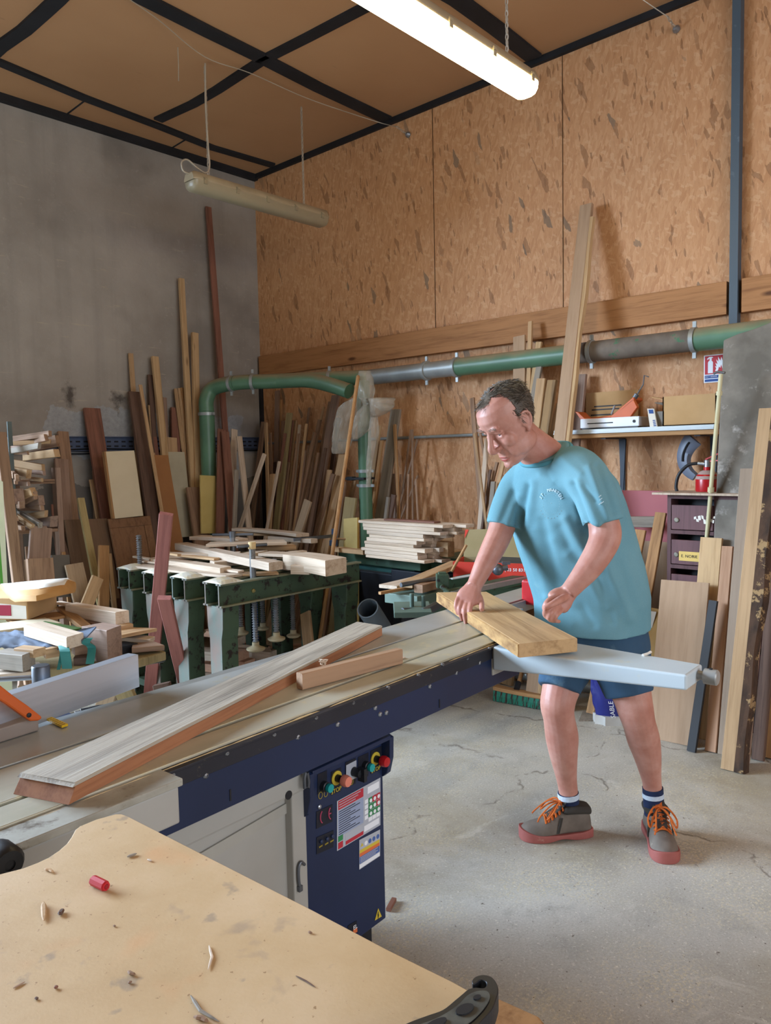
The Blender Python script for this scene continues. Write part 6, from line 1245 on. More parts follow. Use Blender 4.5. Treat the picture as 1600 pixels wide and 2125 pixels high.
# underside: chute, gears and struts in the dark
A = pd(855, 1255, 3.35); g = G(); g.obox(A-UZ*.02, RH*.08, FH*.12, UZ*.012); g.tube([A+V((0, 0, .05)), A-UZ*.02], .01, 8); g.tube([A+RH*.05+UZ*.04, A+RH*.05-UZ*.02], .01, 8); g.build('lower_table', paint('pale_green_table', '#7e9387'), MB_, bev=.003)
A = pd(835, 1272, 3.3); g = G(); g.tube([A, A+RH*.09-UZ*.01+FH*.05], .022, 12); g.tube([A+RH*.09, A+RH*.3+UZ*.06+FH*.2], .02, 8); g.tube([A+RH*.06-UZ*.0, A+RH*.2-UZ*.12+FH*.2], .018, 8); g.build('feed_shaft', M_DSTEEL, MB_, smooth=40)
g = G(); A = pz(925, 1245, .5); g.obox(V((A.x, A.y, .3)), RH*.3, FH*.1, UZ*.3); g.build('base', paint('machine_body_dark', '#171a22'), MB_, bev=.01)
board('plank', 'tan board lying askew over the front table of the green bench', pz(842, 1214, .81), pz(948, 1169, .84), .075, .025, W_TAN, RH, None, 'board', bow=0)
board('plank', 'broad pale board under the tan one on the green bench', pz(805, 1218, .785), pz(880, 1200, .79), .12, .018, W_LGT, FH, None, 'board', bow=0)
board('lath', 'thin orange lath sticking out left over the green bench edge', pz(788, 1231, .785), pz(865, 1217, .79), .02, .014, W_ORG, FH, None, 'lath', bow=0)
board('block', 'split wood offcut between the boards on the green bench', pz(868, 1222, .8), pz(905, 1212, .8), .05, .04, W_BRN, FH, None, 'block', bow=0)
g = G(); g.tube([pz(832, 1214, .82), pz(930, 1197, .83)], .012, 10); g.build('steel_tube', M_DSTEEL, label='dark steel tube lying across the boards on the green bench', cat='tube', smooth=True)
leanX('tall brown board right of the red box behind the raised sleeve', (1130, 1100), (1090, 1150), 8, W_ORG, .35, .5, .025, 'board')
g = G(); A = pz(1108, 1216, .93); g.obox(V((A.x+.05, A.y, .9)), UX*.05, UY*.06, UZ*.05); g.build('red_case', M_RED, label='red plastic corner just showing behind the belly of the man', cat='case', bev=.01)
# ================================================================ heap of offcuts on the trestle table at the left
TT = thing('trestle_table', 'low trestle table buried under offcuts at the left', 'table', pz(150, 1420, 0))
zt = .70; q = [pz(a, b, zt) for a, b in ((-120, 1400), (250, 1378), (345, 1352), (200, 1300), (-140, 1300))]; g = G(); g.prism([p-UZ*.035 for p in q], (0, 0, .035)); g.build('top', W_OLV, TT, bev=.006)
for (a, b), (c, d), m in (((228, 1430), (212, 1482), W_BEI), ((255, 1428), (275, 1472), W_OLV), ((325, 1370), (340, 1440), W_DRK), ((60, 1400), (50, 1500), W_BEI)):
    A = pz(a, b, .5); A = pd(a, b, 2.75); B = A+(pd(c, d, 2.75)-A)*5; k = (A.z-.005)/(A.z-B.z); B = A+(B-A)*k; A2 = A-(B-A)*((zt-.04-A.z)/(A.z-B.z)); board('leg', None, B, A2, .06, .03, m, RH, parent=TT, bow=0)
g = G(); A = pz(270, 1372, .66); B = pz(343, 1360, .66); g.bar(A, B, .05, .04, UZ); g.build('dark_edge', M_RUBBER, TT, bev=.012)
HG = 'offcuts heaped on the trestle table'
HEAP = [
 ('tan lath slanting down across the heap of offcuts', (128, 1262), (203, 1322), .80, .76, .045, .02, W_ORG, 'lath'),
 ('thick pale square block lying long on the right of the heap', (148, 1266), (254, 1283), .80, .80, .06, .06, W_FRS, 'block'),
 ('thin dark strip under the pale square block, upper', (165, 1286), (224, 1300), .775, .77, .045, .012, W_DRK, 'strip'),
 ('thin dark strip under the pale square block, lower', (160, 1296), (222, 1310), .76, .755, .05, .014, W_GRY, 'strip'),
 ('chewed brown offcut end below the pale square block', (224, 1308), (272, 1298), .77, .77, .04, .02, W_TAN, 'offcut'),
 ('wide tan board at the right of the heap, upper', (235, 1318), (298, 1306), .765, .755, .11, .014, W_TAN, 'board'),
 ('pale board poking right under the wide tan one', (205, 1318), (316, 1328), .74, .73, .06, .016, W_LGT, 'board'),
 ('dark lacquered piece on the table edge below the pale board', (245, 1342), (270, 1346), .72, .72, .07, .03, M_RUBBER, 'offcut'),
 ('brown board at the right rim of the heap', (275, 1345), (330, 1340), .722, .72, .09, .02, W_BRN, 'board'),
 ('white square-cut block resting on the grey sheet', (70, 1305), (156, 1330), .815, .805, .075, .045, W_FRS, 'block'),
 ('green mossy board behind the white square-cut block', (84, 1296), (160, 1310), .80, .79, .05, .02, paint('mossy_green', '#4d6e35', '#3b5528', rough=.8), 'board'),
 ('thick brown block with splintered end above the fence', (194, 1330), (238, 1338), .76, .76, .09, .13, W_MAU, 'block'),
 ('brown block under the green strap, upper', (152, 1346), (200, 1338), .75, .75, .06, .045, W_BRN, 'block'),
 ('brown block under the green strap, lower', (155, 1370), (188, 1368), .715, .715, .05, .03, W_DRK, 'block'),
 ('short tan block left of the green strap', (92, 1355), (120, 1350), .76, .76, .05, .035, W_TAN, 'block'),
 ('grey planed block at lower left of the heap', (2, 1366), (60, 1372), .75, .75, .07, .06, W_GRY, 'block'),
 ('pale piece with cut corner on top of the grey planed block', (40, 1350), (82, 1354), .775, .775, .05, .03, W_TAN, 'block'),
 ('flat pale fibre sheet low at left under the grey planed block', (-20, 1395), (90, 1385), .705, .705, .14, .012, W_LGT, 'board'),
 ('white painted board under the cardboard box', (-30, 1308), (110, 1290), .79, .79, .16, .014, M_CREAM, 'board'),
 ('tan sheet behind the white painted board', (20, 1290), (136, 1275), .785, .785, .12, .012, W_ORG, 'board'),
 ('thin pale strip at the back of the heap', (118, 1250), (150, 1256), .82, .82, .04, .008, W_FRS, 'strip')]
for i, (lab_, a, b, z0, z1, w, t, m, nm) in enumerate(HEAP):
    A = pz(*a, z0); B = pz(*b, z1); board(nm, lab_, A, B, w, t, m, (B-A).cross(UZ), HG, nm, cut=(.2, -.15, .35)[i % 3], bow=0)
# cardboard carton with a padded envelope on it
CX = thing('carton', 'small cardboard carton with a red printed bar under the padded envelope', 'box', pz(50, 1285, .79))
a = pz(-60, 1285, .795); b = pz(58, 1287, .795); c = pz(119, 1263, .795); d_ = c-(b-a); z1 = .115
g = G(); g.prism([a, b, c, d_], (0, 0, z1*.8)); g.build('carton', M_CARD, CX, bev=.003)
bdir = (b-a).normalized(); bno = bdir.cross(UZ); bno = bno if bno.dot(FH) < 0 else -bno
g = G(); g.prism([b-bdir*.005+UZ*.005, b-bdir*.2+UZ*.005, b-bdir*.2+UZ*.075, b-bdir*.005+UZ*.06], bno*.001); g.build('white_print', M_PAPER, CX); g = G(); A = b-bdir*.075+UZ*.018; g.prism([A, A-bdir*.12, A-bdir*.12+UZ*.045, A+UZ*.045], bno*.0025); g.build('red_bar', paint('print_crimson', '#a01c3a', rough=.5), CX, bev=.001)
EN = thing('padded_envelope', 'white-topped padded brown envelope lying on the small carton', 'envelope', pz(75, 1230, .89))
ct = [(0, 1214), (45, 1208), (100, 1203), (140, 1200), (158, 1211)]; fr_ = [(12, 1228), (30, 1238), (75, 1236), (120, 1226), (152, 1220)]
def rrow(pts, z): return [pz(*p, z) for p in pts]
tz = [.90, .925, .935, .93, .905]
A_ = [pz(*p, z) for p, z in zip(ct, tz)]; B_2 = [pz(*p, z-.004) for p, z in zip(fr_, tz)]
rings = []
for p, q_ in zip(A_, B_2):
    m_ = (p+q_)/2; rings.append([p, p*.75+q_*.25+UZ*.012, m_+UZ*.015, p*.25+q_*.75+UZ*.01, q_, q_-UZ*.022, m_-UZ*.03, p-UZ*.02])
g = G(); g.loft(rings); g.build('envelope', paint('kraft', '#b88b52', '#a97c45', rough=.7), EN, smooth=True)
g = G(); g.loft([[r[0]+UZ*.0015, r[1]+UZ*.0015, r[2]+UZ*.0015, r[3]+UZ*.0015, r[3]-UZ*.0005, r[1]-UZ*.0005] for r in rings[:-1]]+[[p+UZ*.0015 for p in (rings[-1][0]*.3+rings[-2][0]*.7, rings[-1][1]*.3+rings[-2][1]*.7, rings[-1][2]*.3+rings[-2][2]*.7, rings[-1][3]*.3+rings[-2][3]*.7, rings[-1][3]*.3+rings[-2][3]*.7-UZ*.002, rings[-1][1]*.3+rings[-2][1]*.7-UZ*.002)]]); g.build('white_face', M_PAPER, EN, smooth=True)
# grey cloth sheet with a green strap
GS = thing('grey_cloth', 'crumpled blue-grey cloth sheet draped over the offcuts', 'cloth', pz(60, 1330, .77))
NX, NY = 26, 12; me_v = []; corners = [pz(-40, 1342, .785), pz(125, 1345, .775), pz(75, 1308, .80), pz(-40, 1312, .80)]
g = G(); rows = []
for j in range(NY+1):
    row = []
    for i in range(NX+1):
        u, v = i/NX, j/NY; p = corners[0]*(1-u)*(1-v)+corners[1]*u*(1-v)+corners[2]*u*v+corners[3]*(1-u)*v
        p = p+UZ*(.010*mnoise.noise(V((u*7, v*5, 2)))+.006*mnoise.noise(V((u*17, v*12, 5))))
        row.append(p)
    rows.append(row)
tops = [[g.b.verts.new(p) for p in r] for r in rows]; bots = [[g.b.verts.new(p-UZ*.004) for p in r] for r in rows]
for j in range(NY):
    for i in range(NX):
        g.b.faces.new((tops[j][i], tops[j][i+1], tops[j+1][i+1], tops[j+1][i])); g.b.faces.new((bots[j][i], bots[j+1][i], bots[j+1][i+1], bots[j][i+1]))
for i in range(NX):
    g.b.faces.new((tops[0][i], bots[0][i], bots[0][i+1], tops[0][i+1])); g.b.faces.new((tops[NY][i+1], bots[NY][i+1], bots[NY][i], tops[NY][i]))
for j in range(NY):
    g.b.faces.new((tops[j+1][0], bots[j+1][0], bots[j][0], tops[j][0])); g.b.faces.new((tops[j][NX], bots[j][NX], bots[j+1][NX], tops[j+1][NX]))
M_GCL = paint('cloth_grey_blue', '#5f6a7c', '#4d5767', rough=.85); g.build('cloth', M_GCL, GS, smooth=80)
g = G(); g.prism([pz(146, 1318, .81), pz(172, 1333, .795), pz(200, 1303, .83), pz(170, 1308, .825)], (0, 0, .006)); g.build('folded_corner', M_GCL, GS)
M_STRAP = paint('strap_teal', '#2a6f68', '#24625c', rough=.7)
ST = thing('strap', 'teal webbing strap hanging from the grey cloth sheet', 'strap', pz(132, 1388, .74))
def ribbon(pts, w, z, nm):
    c = crom([pz(a, b, zz) for (a, b), zz in zip(pts, z)], 4); g = G(); rings = []
    for i, p in enumerate(c): p = V(p); rings.append([p-RH*w/2, p+RH*w/2, p+RH*w/2+FH*.003+UZ*.002, p-RH*w/2+FH*.003+UZ*.002])
    g.loft(rings).build(nm, M_STRAP, ST, smooth=True)
ribbon([(131, 1341), (134, 1352), (137, 1370), (139, 1388)], .036, [.79, .78, .745, .71], 'strap_tail'); ribbon([(128, 1345), (126, 1365), (121, 1390)], .012, [.785, .75, .71], 'strap_edge'); ribbon([(184, 1325), (178, 1335), (190, 1345), (186, 1378)], .03, [.81, .79, .765, .72], 'strap_end')
# ================================================================ workbench board in the foreground
WB = thing('workbench', 'pale chipboard worktop filling the foreground with a scooped far edge', 'workbench', pz(400, 2000, 0))
zw = .93; out = [(-140, 1845), (0, 1813.6), (49, 1801), (80, 1789), (101, 1779), (122, 1765), (138, 1751), (148, 1737), (156, 1722), (166, 1714), (200, 1700), (240, 1689), (252, 1689), (266, 1694), (400, 1762), (650, 1889), (806, 1971), (940, 2037), (978, 2058), (978, 2075), (950, 2110), (860, 2165), (600, 2330), (-140, 2330)]
def top_mat():
    n = NT('worn_worktop'); v = n.coord((1, 1, 1)); f = n.noise(v, 5, 6, .6); c = n.ramp(f, [(.3, '#b3946a'), (.5, '#bfa27a'), (.7, '#c9ae8a')])
    s1 = n.noise(v, 9, 4, .55, .4); c = n.mix(n.math('MULTIPLY', n.step(s1, .63, .69), .5), c, '#8f7f6f')
    s2 = n.noise(n.coord((1, 1, 1), (0, 0, 2)), 16, 4, .5); c = n.mix(n.math('MULTIPLY', n.step(s2, .65, .69), .5), c, '#7c7268')
    s3 = n.noise(v, 130, 3, .6); c = n.mix(n.math('MULTIPLY', n.step(s3, .68, .71), .7), c, '#7d5c38'); s4 = n.noise(v, 7, 3, .5); c = n.mix(n.math('MULTIPLY', n.step(s4, .6, .75), .35), c, '#d98f56')
    n.bump(s3, .12, .002); return n.done(c, .6, 0, .3)
g = G(); g.prism([pz(a, b, zw)-UZ*.022 for a, b in out], (0, 0, .022)); g.build('worktop', top_mat(), WB, bev=.0015)
q = [pz(a, b, .84) for a, b in ((1000, 2055), (1118, 2108), (1180, 2180), (1030, 2180))]; g = G(); g.prism([p-UZ*.06 for p in q], (0, 0, .06)); g.build('bench_rail', W_ORG, WB, bev=.003)
c0 = pz(300, 2000, .5); g = G(); g.box((.02, .0, 0), (.1, .08, .905)); g.build('leg', W_ORG, WB); g = G(); g.box((.5, .15, 0), (.57, .22, .905)); g.build('leg', W_ORG, WB); g = G(); g.box((.42, .78, 0), (.48, .84, .905)); g.build('leg', W_ORG, WB)
# black clamp handle
def C8(q, r): return (600+q*.375, 1750+r*.375)
HC = thing('clamp_lever', 'black slotted clamp lever hooked over the corner of the worktop', 'clamp', pz(980, 2080, zw))
zc_ = .962; ol = [(500, 1080), (640, 1000), (760, 953), (850, 920), (920, 865), (960, 832), (990, 808), (1030, 797), (1075, 800), (1092, 785), (1088, 765), (1060, 755), (1040, 768), (1018, 780), (1012, 760), (1030, 738), (1075, 727), (1125, 742), (1157, 795), (1150, 850), (1122, 920), (1065, 985), (1010, 1045), (900, 1120), (640, 1200), (500, 1200)]
ol = crom(ol[:22], 4)+ol[22:]
g = G(); g.prism([pz(*C8(*p), zc_)-UZ*.02 for p in ol], (0, 0, .02)); g.build('lever', M_RUBBER, HC, bev=.004, seg=3)
g = G(); g.prism([pz(*C8(*p), zc_+.0005) for p in crom(((720, 1010), (830, 968), (930, 905), (985, 850), (1040, 825), (1095, 825), (1110, 860), (1075, 920), (1010, 985), (950, 1020), (800, 1090), (640, 1120)), 4)], (0, 0, .0012)); g.build('dusty_web', paint('dusty_web', '#56544a', '#403f38', sc=(40, 40, 40), rough=.7), HC)
for c, a, b in (((1040, 856), 19, 12), ((972, 922), 45, 26), ((810, 1005), 60, 22)):
    ce = pz(*C8(*c), zc_+.002); e1 = pz(*C8(c[0]+a, c[1]-a*.55), zc_+.002)-ce; e2 = (e1.cross(UZ)).normalized()*e1.length*b/a; g = G(); g.prism([ce+e1*math.cos(k*.393)+e2*math.sin(k*.393) for k in range(16)], (0, 0, .0012)); g.build('slot', M_INK, HC)
# red marking crayon
a = pz(192, 1826, zw+.0062); b = pz(221, 1840, zw+.0062); CR = thing('red_crayon', 'stub of red octagonal marking crayon on the worktop', 'crayon', (a+b)/2)
M_CRAY = paint('crayon_red', '#b8202a', '#a51a24', rough=.45); g = G(); g.tube([a, a+(b-a)*.05, a+(b-a)*.92, b], [.005, .0062, .0062, .005], 8); g.build('body', M_CRAY, CR); g = G(); g.tube([b, b+(b-a)*.04], [.0035, .0025], 8); g.build('worn_tip', paint('crayon_dark', '#8f141d'), CR)
# chips, splinters and bark crumbs on the worktop
CH = [('split splinter with a forked end left of the dark bark crumb', (90, 1872), (91, 1910), .006, W_TAN), ('dark oval bark crumb below the red crayon', (124, 1898), (131, 1886), .006, W_DRK), ('upright thin straw of pale wood near the middle of the worktop', (434, 1962), (432, 2012), .0028, W_LGT), ('grey splinter pointing at the near edge of the worktop', (396, 2066), (455, 2120), .0035, W_GRY), ('pale chip near the scooped edge of the worktop', (92, 1803), (110, 1810), .0045, W_TAN), ('flat grey-green flake near the far corner of the worktop', (264, 1778), (284, 1771), .004, W_GRY), ('small brown chip in the middle of the worktop', (266, 2015), (281, 2022), .0042, W_BRN), ('tiny brown chip just below the small brown one', (266, 2040), (274, 2037), .0032, W_BRN), ('brown splinter near the left edge of the worktop', (27, 2051), (52, 2037), .002, W_BRN), ('small reddish chip right of the left splinter', (112, 2049), (121, 2047), .0038, W_RED), ('brown twig near the bottom edge of the worktop', (402, 2110), (432, 2120), .005, W_BRN), ('thin dark twig with a knob on the right of the worktop', (614, 2025), (655, 2049), .0018, W_DRK), ('dark speck-like chip on the right rim of the worktop', (640, 1933), (648, 1936), .003, W_BRN), ('pale shaving below the far corner of the worktop', (306, 1783), (316, 1787), .003, W_LGT), ('small crumb by the dark bark crumb, lower right', (236, 1920), (240, 1922), .0025, W_BRN), ('crumb at lower left of the worktop', (73, 2070), (78, 2074), .003, W_DRK)]
rr = random.Random(9)
for lab_, a, b, r, m in CH:
    r *= .55
    A = pz(*a, zw+r*.8); B = pz(*b, zw+r*.8); mid = (A+B)/2+(B-A).cross(UZ)*rr.uniform(-.12, .12); g = G(); g.tube([A, A*.6+mid*.4, mid, B*.6+mid*.4, B], [r*.35, r*.95, r, r*.8, r*.25], 6, flat=.7); g.build('wood_chip', m, label=lab_, cat='wood chip', group='crumbs on the worktop')
# drifts of sawdust on the floor
def drift(c, rx, ry, h, lab_, seed):
    g = G(); rings = []; N = 30
    for k, f in enumerate((1, .8, .55, .3, .08)):
        ring = []
        for i in range(N):
            a = 2*math.pi*i/N; w = 1+.35*mnoise.noise(V((math.cos(a)*1.7, math.sin(a)*1.7, seed))); ring.append(c+RH*math.cos(a)*rx*f*w+FH*math.sin(a)*ry*f*w+UZ*(h*(1-f)**.7*(1+.6*mnoise.noise(V((i*.9, k*1.3, seed))))))
        rings.append(ring)
    g.loft(rings, cap=False); g.face(rings[-1]); return g.build('sawdust', M_DUST, label=lab_, cat='sawdust', kind='stuff')
board('stick', 'split stick of reddish wood on the floor right of the control cabinet', pz(806, 1888, .008), pz(818, 1866, .008), .016, .012, W_RED, RH, None, 'stick')
# ================================================================ the man
from mathutils.bvhtree import BVHTree
MF = (-RH*.80-FH*.60).normalized(); ML = V((-MF.y, MF.x, 0))
MAN = thing('person', 'man in a teal T-shirt and blue shorts bending over a plank on the saw arm', 'person', pz(1270, 1745))
def skin_mat():
    n = NT('skin'); v = n.coord((1, 1, 1)); f = n.noise(v, 14, 5, .6); c = n.ramp(f, [(.3, '#a66f5f'), (.5, '#b37f6f'), (.7, '#bd8e7f')])
    f2 = n.noise(v, 4.5, 3, .5); c = n.mix(n.math('MULTIPLY', n.step(f2, .5, .75), .4), c, '#a06052'); f3 = n.noise(v, 160, 3, .6); c = n.mix(n.math('MULTIPLY', n.step(f3, .6, .7), .18), c, '#96604e')
    n.bump(f3, .1, .001); n.b.inputs['Subsurface Weight'].default_value = .12; n.b.inputs['Subsurface Radius'].default_value = (.9, .35, .2); n.b.inputs['Subsurface Scale'].default_value = .006
    return n.done(c, .48, 0, .4)
M_SKIN = skin_mat()
def ring(c, a, b, ua, ub, n=28, ex=2.3):
    out = []
    for k in range(n):
        t = 2*math.pi*k/n; ct, st = math.cos(t), math.sin(t)
        out.append(c+ua*(a*math.copysign(abs(ct)**(2/ex), ct))+ub*(b*math.copysign(abs(st)**(2/ex), st)))
    return out
def limb(g, pts, n=18, sub=5):
    """pts: (photo x, photo y, depth, radius) along a limb"""
    w = [(*pd(a, b, c), r) for a, b, c, r in pts]; c = crom(w, sub); return g.tube([V(q[:3]) for q in c], [q[3] for q in c], n)
def limb3(g, pts, n=14, sub=4): c = crom([(*p, r) for p, r in pts], sub); return g.tube([V(q[:3]) for q in c], [q[3] for q in c], n)
# ---- head frame
HF0 = (-RH*.89-FH*.455).normalized(); HL = V((-HF0.y, HF0.x, 0)); pitch = math.radians(36); HF = (HF0*math.cos(pitch)-UZ*math.sin(pitch)).normalized(); HU = HL.cross(HF).normalized()
if HU.z < 0: HU = -HU
HU = (HU-FH*.0).normalized(); HS = 1.06; HO = pd(1060, 879, 2.62)
def hp(x, y, z): return HO+(HL*x+HF*y+HU*z)*HS
HR = Matrix((HL, HF, HU)).transposed()
def hball(g, c, r, n=14, m=9): return g.ball(hp(*c), V(r)*HS, n, m, HR)
HEADR = [(-.114, .070, .030, .016), (-.108, .084, .004, .028), (-.095, .0905, -.018, .040), (-.075, .088, -.030, .050), (-.05, .087, -.042, .057), (-.03, .085, -.056, .063), (-.005, .083, -.076, .069), (.015, .082, -.089, .0715), (.035, .0915, -.097, .0735), (.06, .094, -.101, .0745), (.085, .084, -.098, .070), (.105, .062, -.085, .058), (.119, .028, -.058, .038), (.126, .0, -.03, .014)]
g = G(); rings = []
for z, yf, yb, hw in HEADR:
    r = []
    for k in range(32):
        t = 2*math.pi*k/32; ct, st = math.cos(t), math.sin(t); yc = (yf+yb)/2; L = (yf-yb)/2
        x = hw*math.copysign(abs(ct)**.86, ct)*(1-.10*max(0, st)**2); y = yc+L*math.copysign(abs(st)**.9, st); r.append(hp(x, y, z))
    rings.append(r)
g.loft(rings)
c = crom([(*hp(0, .082, .030), .0075), (*hp(0, .090, .014), .0085), (*hp(0, .101, -.006), .0095), (*hp(0, .1115, -.022), .0115), (*hp(0, .107, -.033), .011), (*hp(0, .090, -.037), .009)], 4); g.tube([V(q[:3]) for q in c], [q[3]*HS for q in c], 12)
for s in (-1, 1):
    hball(g, (s*.0125, .094, -.031), (.0085, .012, .008)); hball(g, (s*.030, .0815, .036), (.025, .0115, .0085)); hball(g, (s*.038, .056, -.018), (.026, .026, .027)); hball(g, (s*.040, .015, -.062), (.024, .05, .034)); hball(g, (s*.030, .045, -.062), (.024, .036, .028))
    hball(g, (s*.031, .0745, .0165), (.0175, .0105, .0075)); hball(g, (s*.031, .0735, .003), (.0155, .0100, .0055))
    # ear: rim, bowl, lobe
    e = [(.070, .012, .012), (.078, .006, .028), (.082, -.012, .033), (.083, -.024, .022), (.081, -.024, .004), (.077, -.014, -.016), (.072, -.002, -.028)]
    c = crom([(*hp(s*a, b, z_), .0048) for a, b, z_ in e], 4); g.tube([V(q[:3]) for q in c], [q[3]*HS for q in c], 8)
    hball(g, (s*.073, -.006, .004), (.006, .017, .026)); hball(g, (s*.0735, -.001, -.025), (.006, .009, .010)); hball(g, (s*.074, .008, -.002), (.004, .005, .008))
hball(g, (0, .086, -.100), (.019, .010, .013)); hball(g, (0, .0865, -.0665), (.024, .0075, .005)); hball(g, (0, .0855, -.078), (.021, .008, .006)); hball(g, (0, .083, -.055), (.026, .008, .012))
# neck and trunk under the shirt
limb(g, [(1074, 893, 2.655, .056), (1090, 912, 2.67, .060), (1110, 931, 2.69, .066), (1131, 955, 2.72, .080), (1142, 985, 2.735, .10)], 24)
TORSO = [(1227, 1299, 2.86, .214, .168, .05), (1225, 1240, 2.85, .216, .172, .10), (1211, 1180, 2.83, .220, .172, .20), (1191, 1120, 2.80, .224, .166, .30), (1173, 1060, 2.77, .226, .156, .38), (1160, 1015, 2.75, .220, .142, .42), (1150, 984, 2.735, .194, .122, .45), (1142, 962, 2.722, .148, .102, .48), (1135, 946, 2.712, .104, .088, .5), (1130, 936, 2.705, .080, .078, .52)]
def trings(k, secs, ex=2.4):
    out = []
    for q, r, d, a, b, ln in secs:
        sp = (UZ+MF*ln).normalized(); mfp = (MF-sp*MF.dot(sp)).normalized(); out.append(ring(pd(q, r, d), a*k, b*k, ML, mfp, 36, ex))
    return out
g.loft(trings(.86, TORSO[1:-1]))
g.ball(pd(1232, 1310, 2.865), (.14, .13, .10), 20, 10)
# arms
ARM_L = [(1192, 985, 2.62, .055), (1227, 1020, 2.527, .045), (1245, 1060, 2.492, .047), (1256, 1106, 2.48, .0515), (1247, 1138, 2.465, .0475), (1222, 1178, 2.455, .041), (1195, 1211, 2.45, .032), (1178, 1231, 2.445, .0275)]
ARM_R = [(1090, 1000, 2.84, .070), (1068, 1025, 2.83, .060), (1050, 1065, 2.80, .052), (1038, 1105, 2.77, .046), (1022, 1140, 2.75, .043), (1004, 1175, 2.73, .036), (989, 1206, 2.715, .029), (983, 1219, 2.705, .027)]
limb(g, ARM_L); limb(g, ARM_R)
# right hand: gripping the near edge of the plank, thumb on top
def hand_palm(g, w, k, wid, thick, axis, n=16):
    """flat palm from wrist to knuckles"""
    d = (k-w).normalized(); a = (axis-d*axis.dot(d)).normalized(); q = d.cross(a)
    g.loft([ring(w+(k-w)*f, wid*s, thick*t, a, q, n, 2.6) for f, s, t in ((-.15, .72, 1.35), (.15, .8, 1.25), (.45, .98, 1.15), (.8, 1.05, 1.0), (1.0, 1.0, .85), (1.12, .85, .6))])
    return d, a, q
wR = pd(982, 1220, 2.705); kR = pd(968, 1246, 2.69)
hand_palm(g, wR, kR, .041, .0155, RH*.95-FH*.3)
tipz = .893
def ft(a, b, z): return pz(a, b, z)
FINR = [[pd(950, 1242, 2.70), pd(946, 1256, 2.69), pd(948, 1266, 2.69), pd(951, 1276, 2.69)], [pd(959, 1246, 2.695), pd(954, 1263, 2.68), pd(956, 1276, 2.68), pd(960, 1289, 2.68)], [pd(969, 1249, 2.69), pd(964, 1268, 2.665), pd(965, 1283, 2.662), pd(968, 1297, 2.66)], [pd(978, 1249, 2.685), pd(975, 1266, 2.66), pd(975, 1278, 2.655), pd(977, 1290, 2.65)]]
for f, k in zip(FINR, (.85, .95, 1.0, 1.0)): limb3(g, [(f[0]+(wR-f[0])*.3, .0085*k), (f[0], .0098*k), (f[1], .0090*k), (f[2], .0083*k), (f[3], .0070*k)], 12)
tt = pz(1000, 1266, .921); limb3(g, [(pd(982, 1226, 2.70), .011), (pd(993, 1236, 2.69), .0118), (pd(999, 1251, 2.68), .0105), (tt, .0085)], 12)
# left hand: loosely closed
wL = pd(1177, 1232, 2.455); kL = pd(1155, 1252, 2.43)
hand_palm(g, wL, kL, .040, .018, (UZ*.75+RH*-.45+FH*.25))
FINL = [[(1152, 1239, 2.425), (1137, 1248, 2.4), (1130, 1260, 2.4), (1132, 1268, 2.415)], [(1152, 1249, 2.42), (1136, 1260, 2.385), (1131, 1275, 2.395), (1140, 1284, 2.42)], [(1157, 1258, 2.417), (1143, 1271, 2.383), (1140, 1284, 2.393), (1150, 1289, 2.42)], [(1165, 1265, 2.42), (1154, 1277, 2.39), (1152, 1287, 2.4), (1161, 1290, 2.425)]]
for f, k in zip(FINL, (.98, 1.0, .96, .86)):
    f = [pd(*p) for p in f]; limb3(g, [(f[0]+(wL-f[0])*.35, .009*k), (f[0], .0108*k), (f[1], .0098*k), (f[2], .0088*k), (f[3], .0075*k)], 12)
limb3(g, [(pd(1176, 1238, 2.435), .012), (pd(1160, 1246, 2.395), .0125), (pd(1144, 1255, 2.373), .0105), (pd(1129, 1263, 2.37), .0078)], 12)
# legs
LEG_R = [(1192, 1330, 2.90, .098), (1175, 1390, 2.86, .080), (1161, 1440, 2.825, .066), (1157, 1465, 2.815, .0625), (1160, 1490, 2.825, .057), (1166, 1528, 2.86, .0608), (1169, 1562, 2.88, .053), (1175, 1610, 2.92, .040), (1179, 1640, 2.935, .036), (1182, 1680, 2.945, .0365), (1184, 1700, 2.95, .036)]
LEG_L = [(1282, 1335, 2.82, .10), (1297, 1395, 2.79, .086), (1312, 1446, 2.775, .069), (1319, 1474, 2.77, .0635), (1326, 1500, 2.785, .058), (1335, 1533, 2.825, .0588), (1343, 1566, 2.85, .0505), (1351, 1612, 2.885, .037), (1354, 1635, 2.90, .0345), (1357, 1668, 2.91, .0355), (1358, 1690, 2.91, .036)]
limb(g, LEG_R, 20); limb(g, LEG_L, 20)
me = remesh(g, .0031, 3, 'body')
# eye sockets pressed in
for v in me.vertices:
    d = v.co-HO; l = V((d.dot(HL), d.dot(HF), d.dot(HU)))/HS
    if l.y > .05 and -.13 < l.z < .06:
        for s in (-1, 1):
            q = ((l.x-s*.031)/.0165)**2+((l.z-.0115)/.0075)**2
            if q < 4: v.co -= HF*(.0065*HS*math.exp(-q))
        q = ((l.x)/.028)**2+((l.z+.0722)/.0022)**2
        if q < 6 and abs(l.x) < .03: v.co -= HF*(.004*HS*math.exp(-q))
        for s in (-1, 1):
            a = V((s*.018, -.033)); b = V((s*.034, -.07)); p2 = V((l.x, l.z)); t = max(0, min(1, (p2-a).dot(b-a)/(b-a).length_squared)); dd = (p2-(a+(b-a)*t)).length
            if dd < .012: v.co -= HF*(.0022*HS*math.exp(-(dd/.004)**2))
me.update()
body = put(me, 'body', M_SKIN, MAN)
bvh = BVHTree.FromPolygons([v.co.copy() for v in me.vertices], [tuple(p.vertices) for p in me.polygons])
M_EYE = paint('eye_white', '#75665d', rough=.3); M_IRIS = paint('iris', '#3c4a55', rough=.2); M_LIP = paint('lip', '#a85a52', '#9c5049', sc=(60, 60, 60), rough=.45)
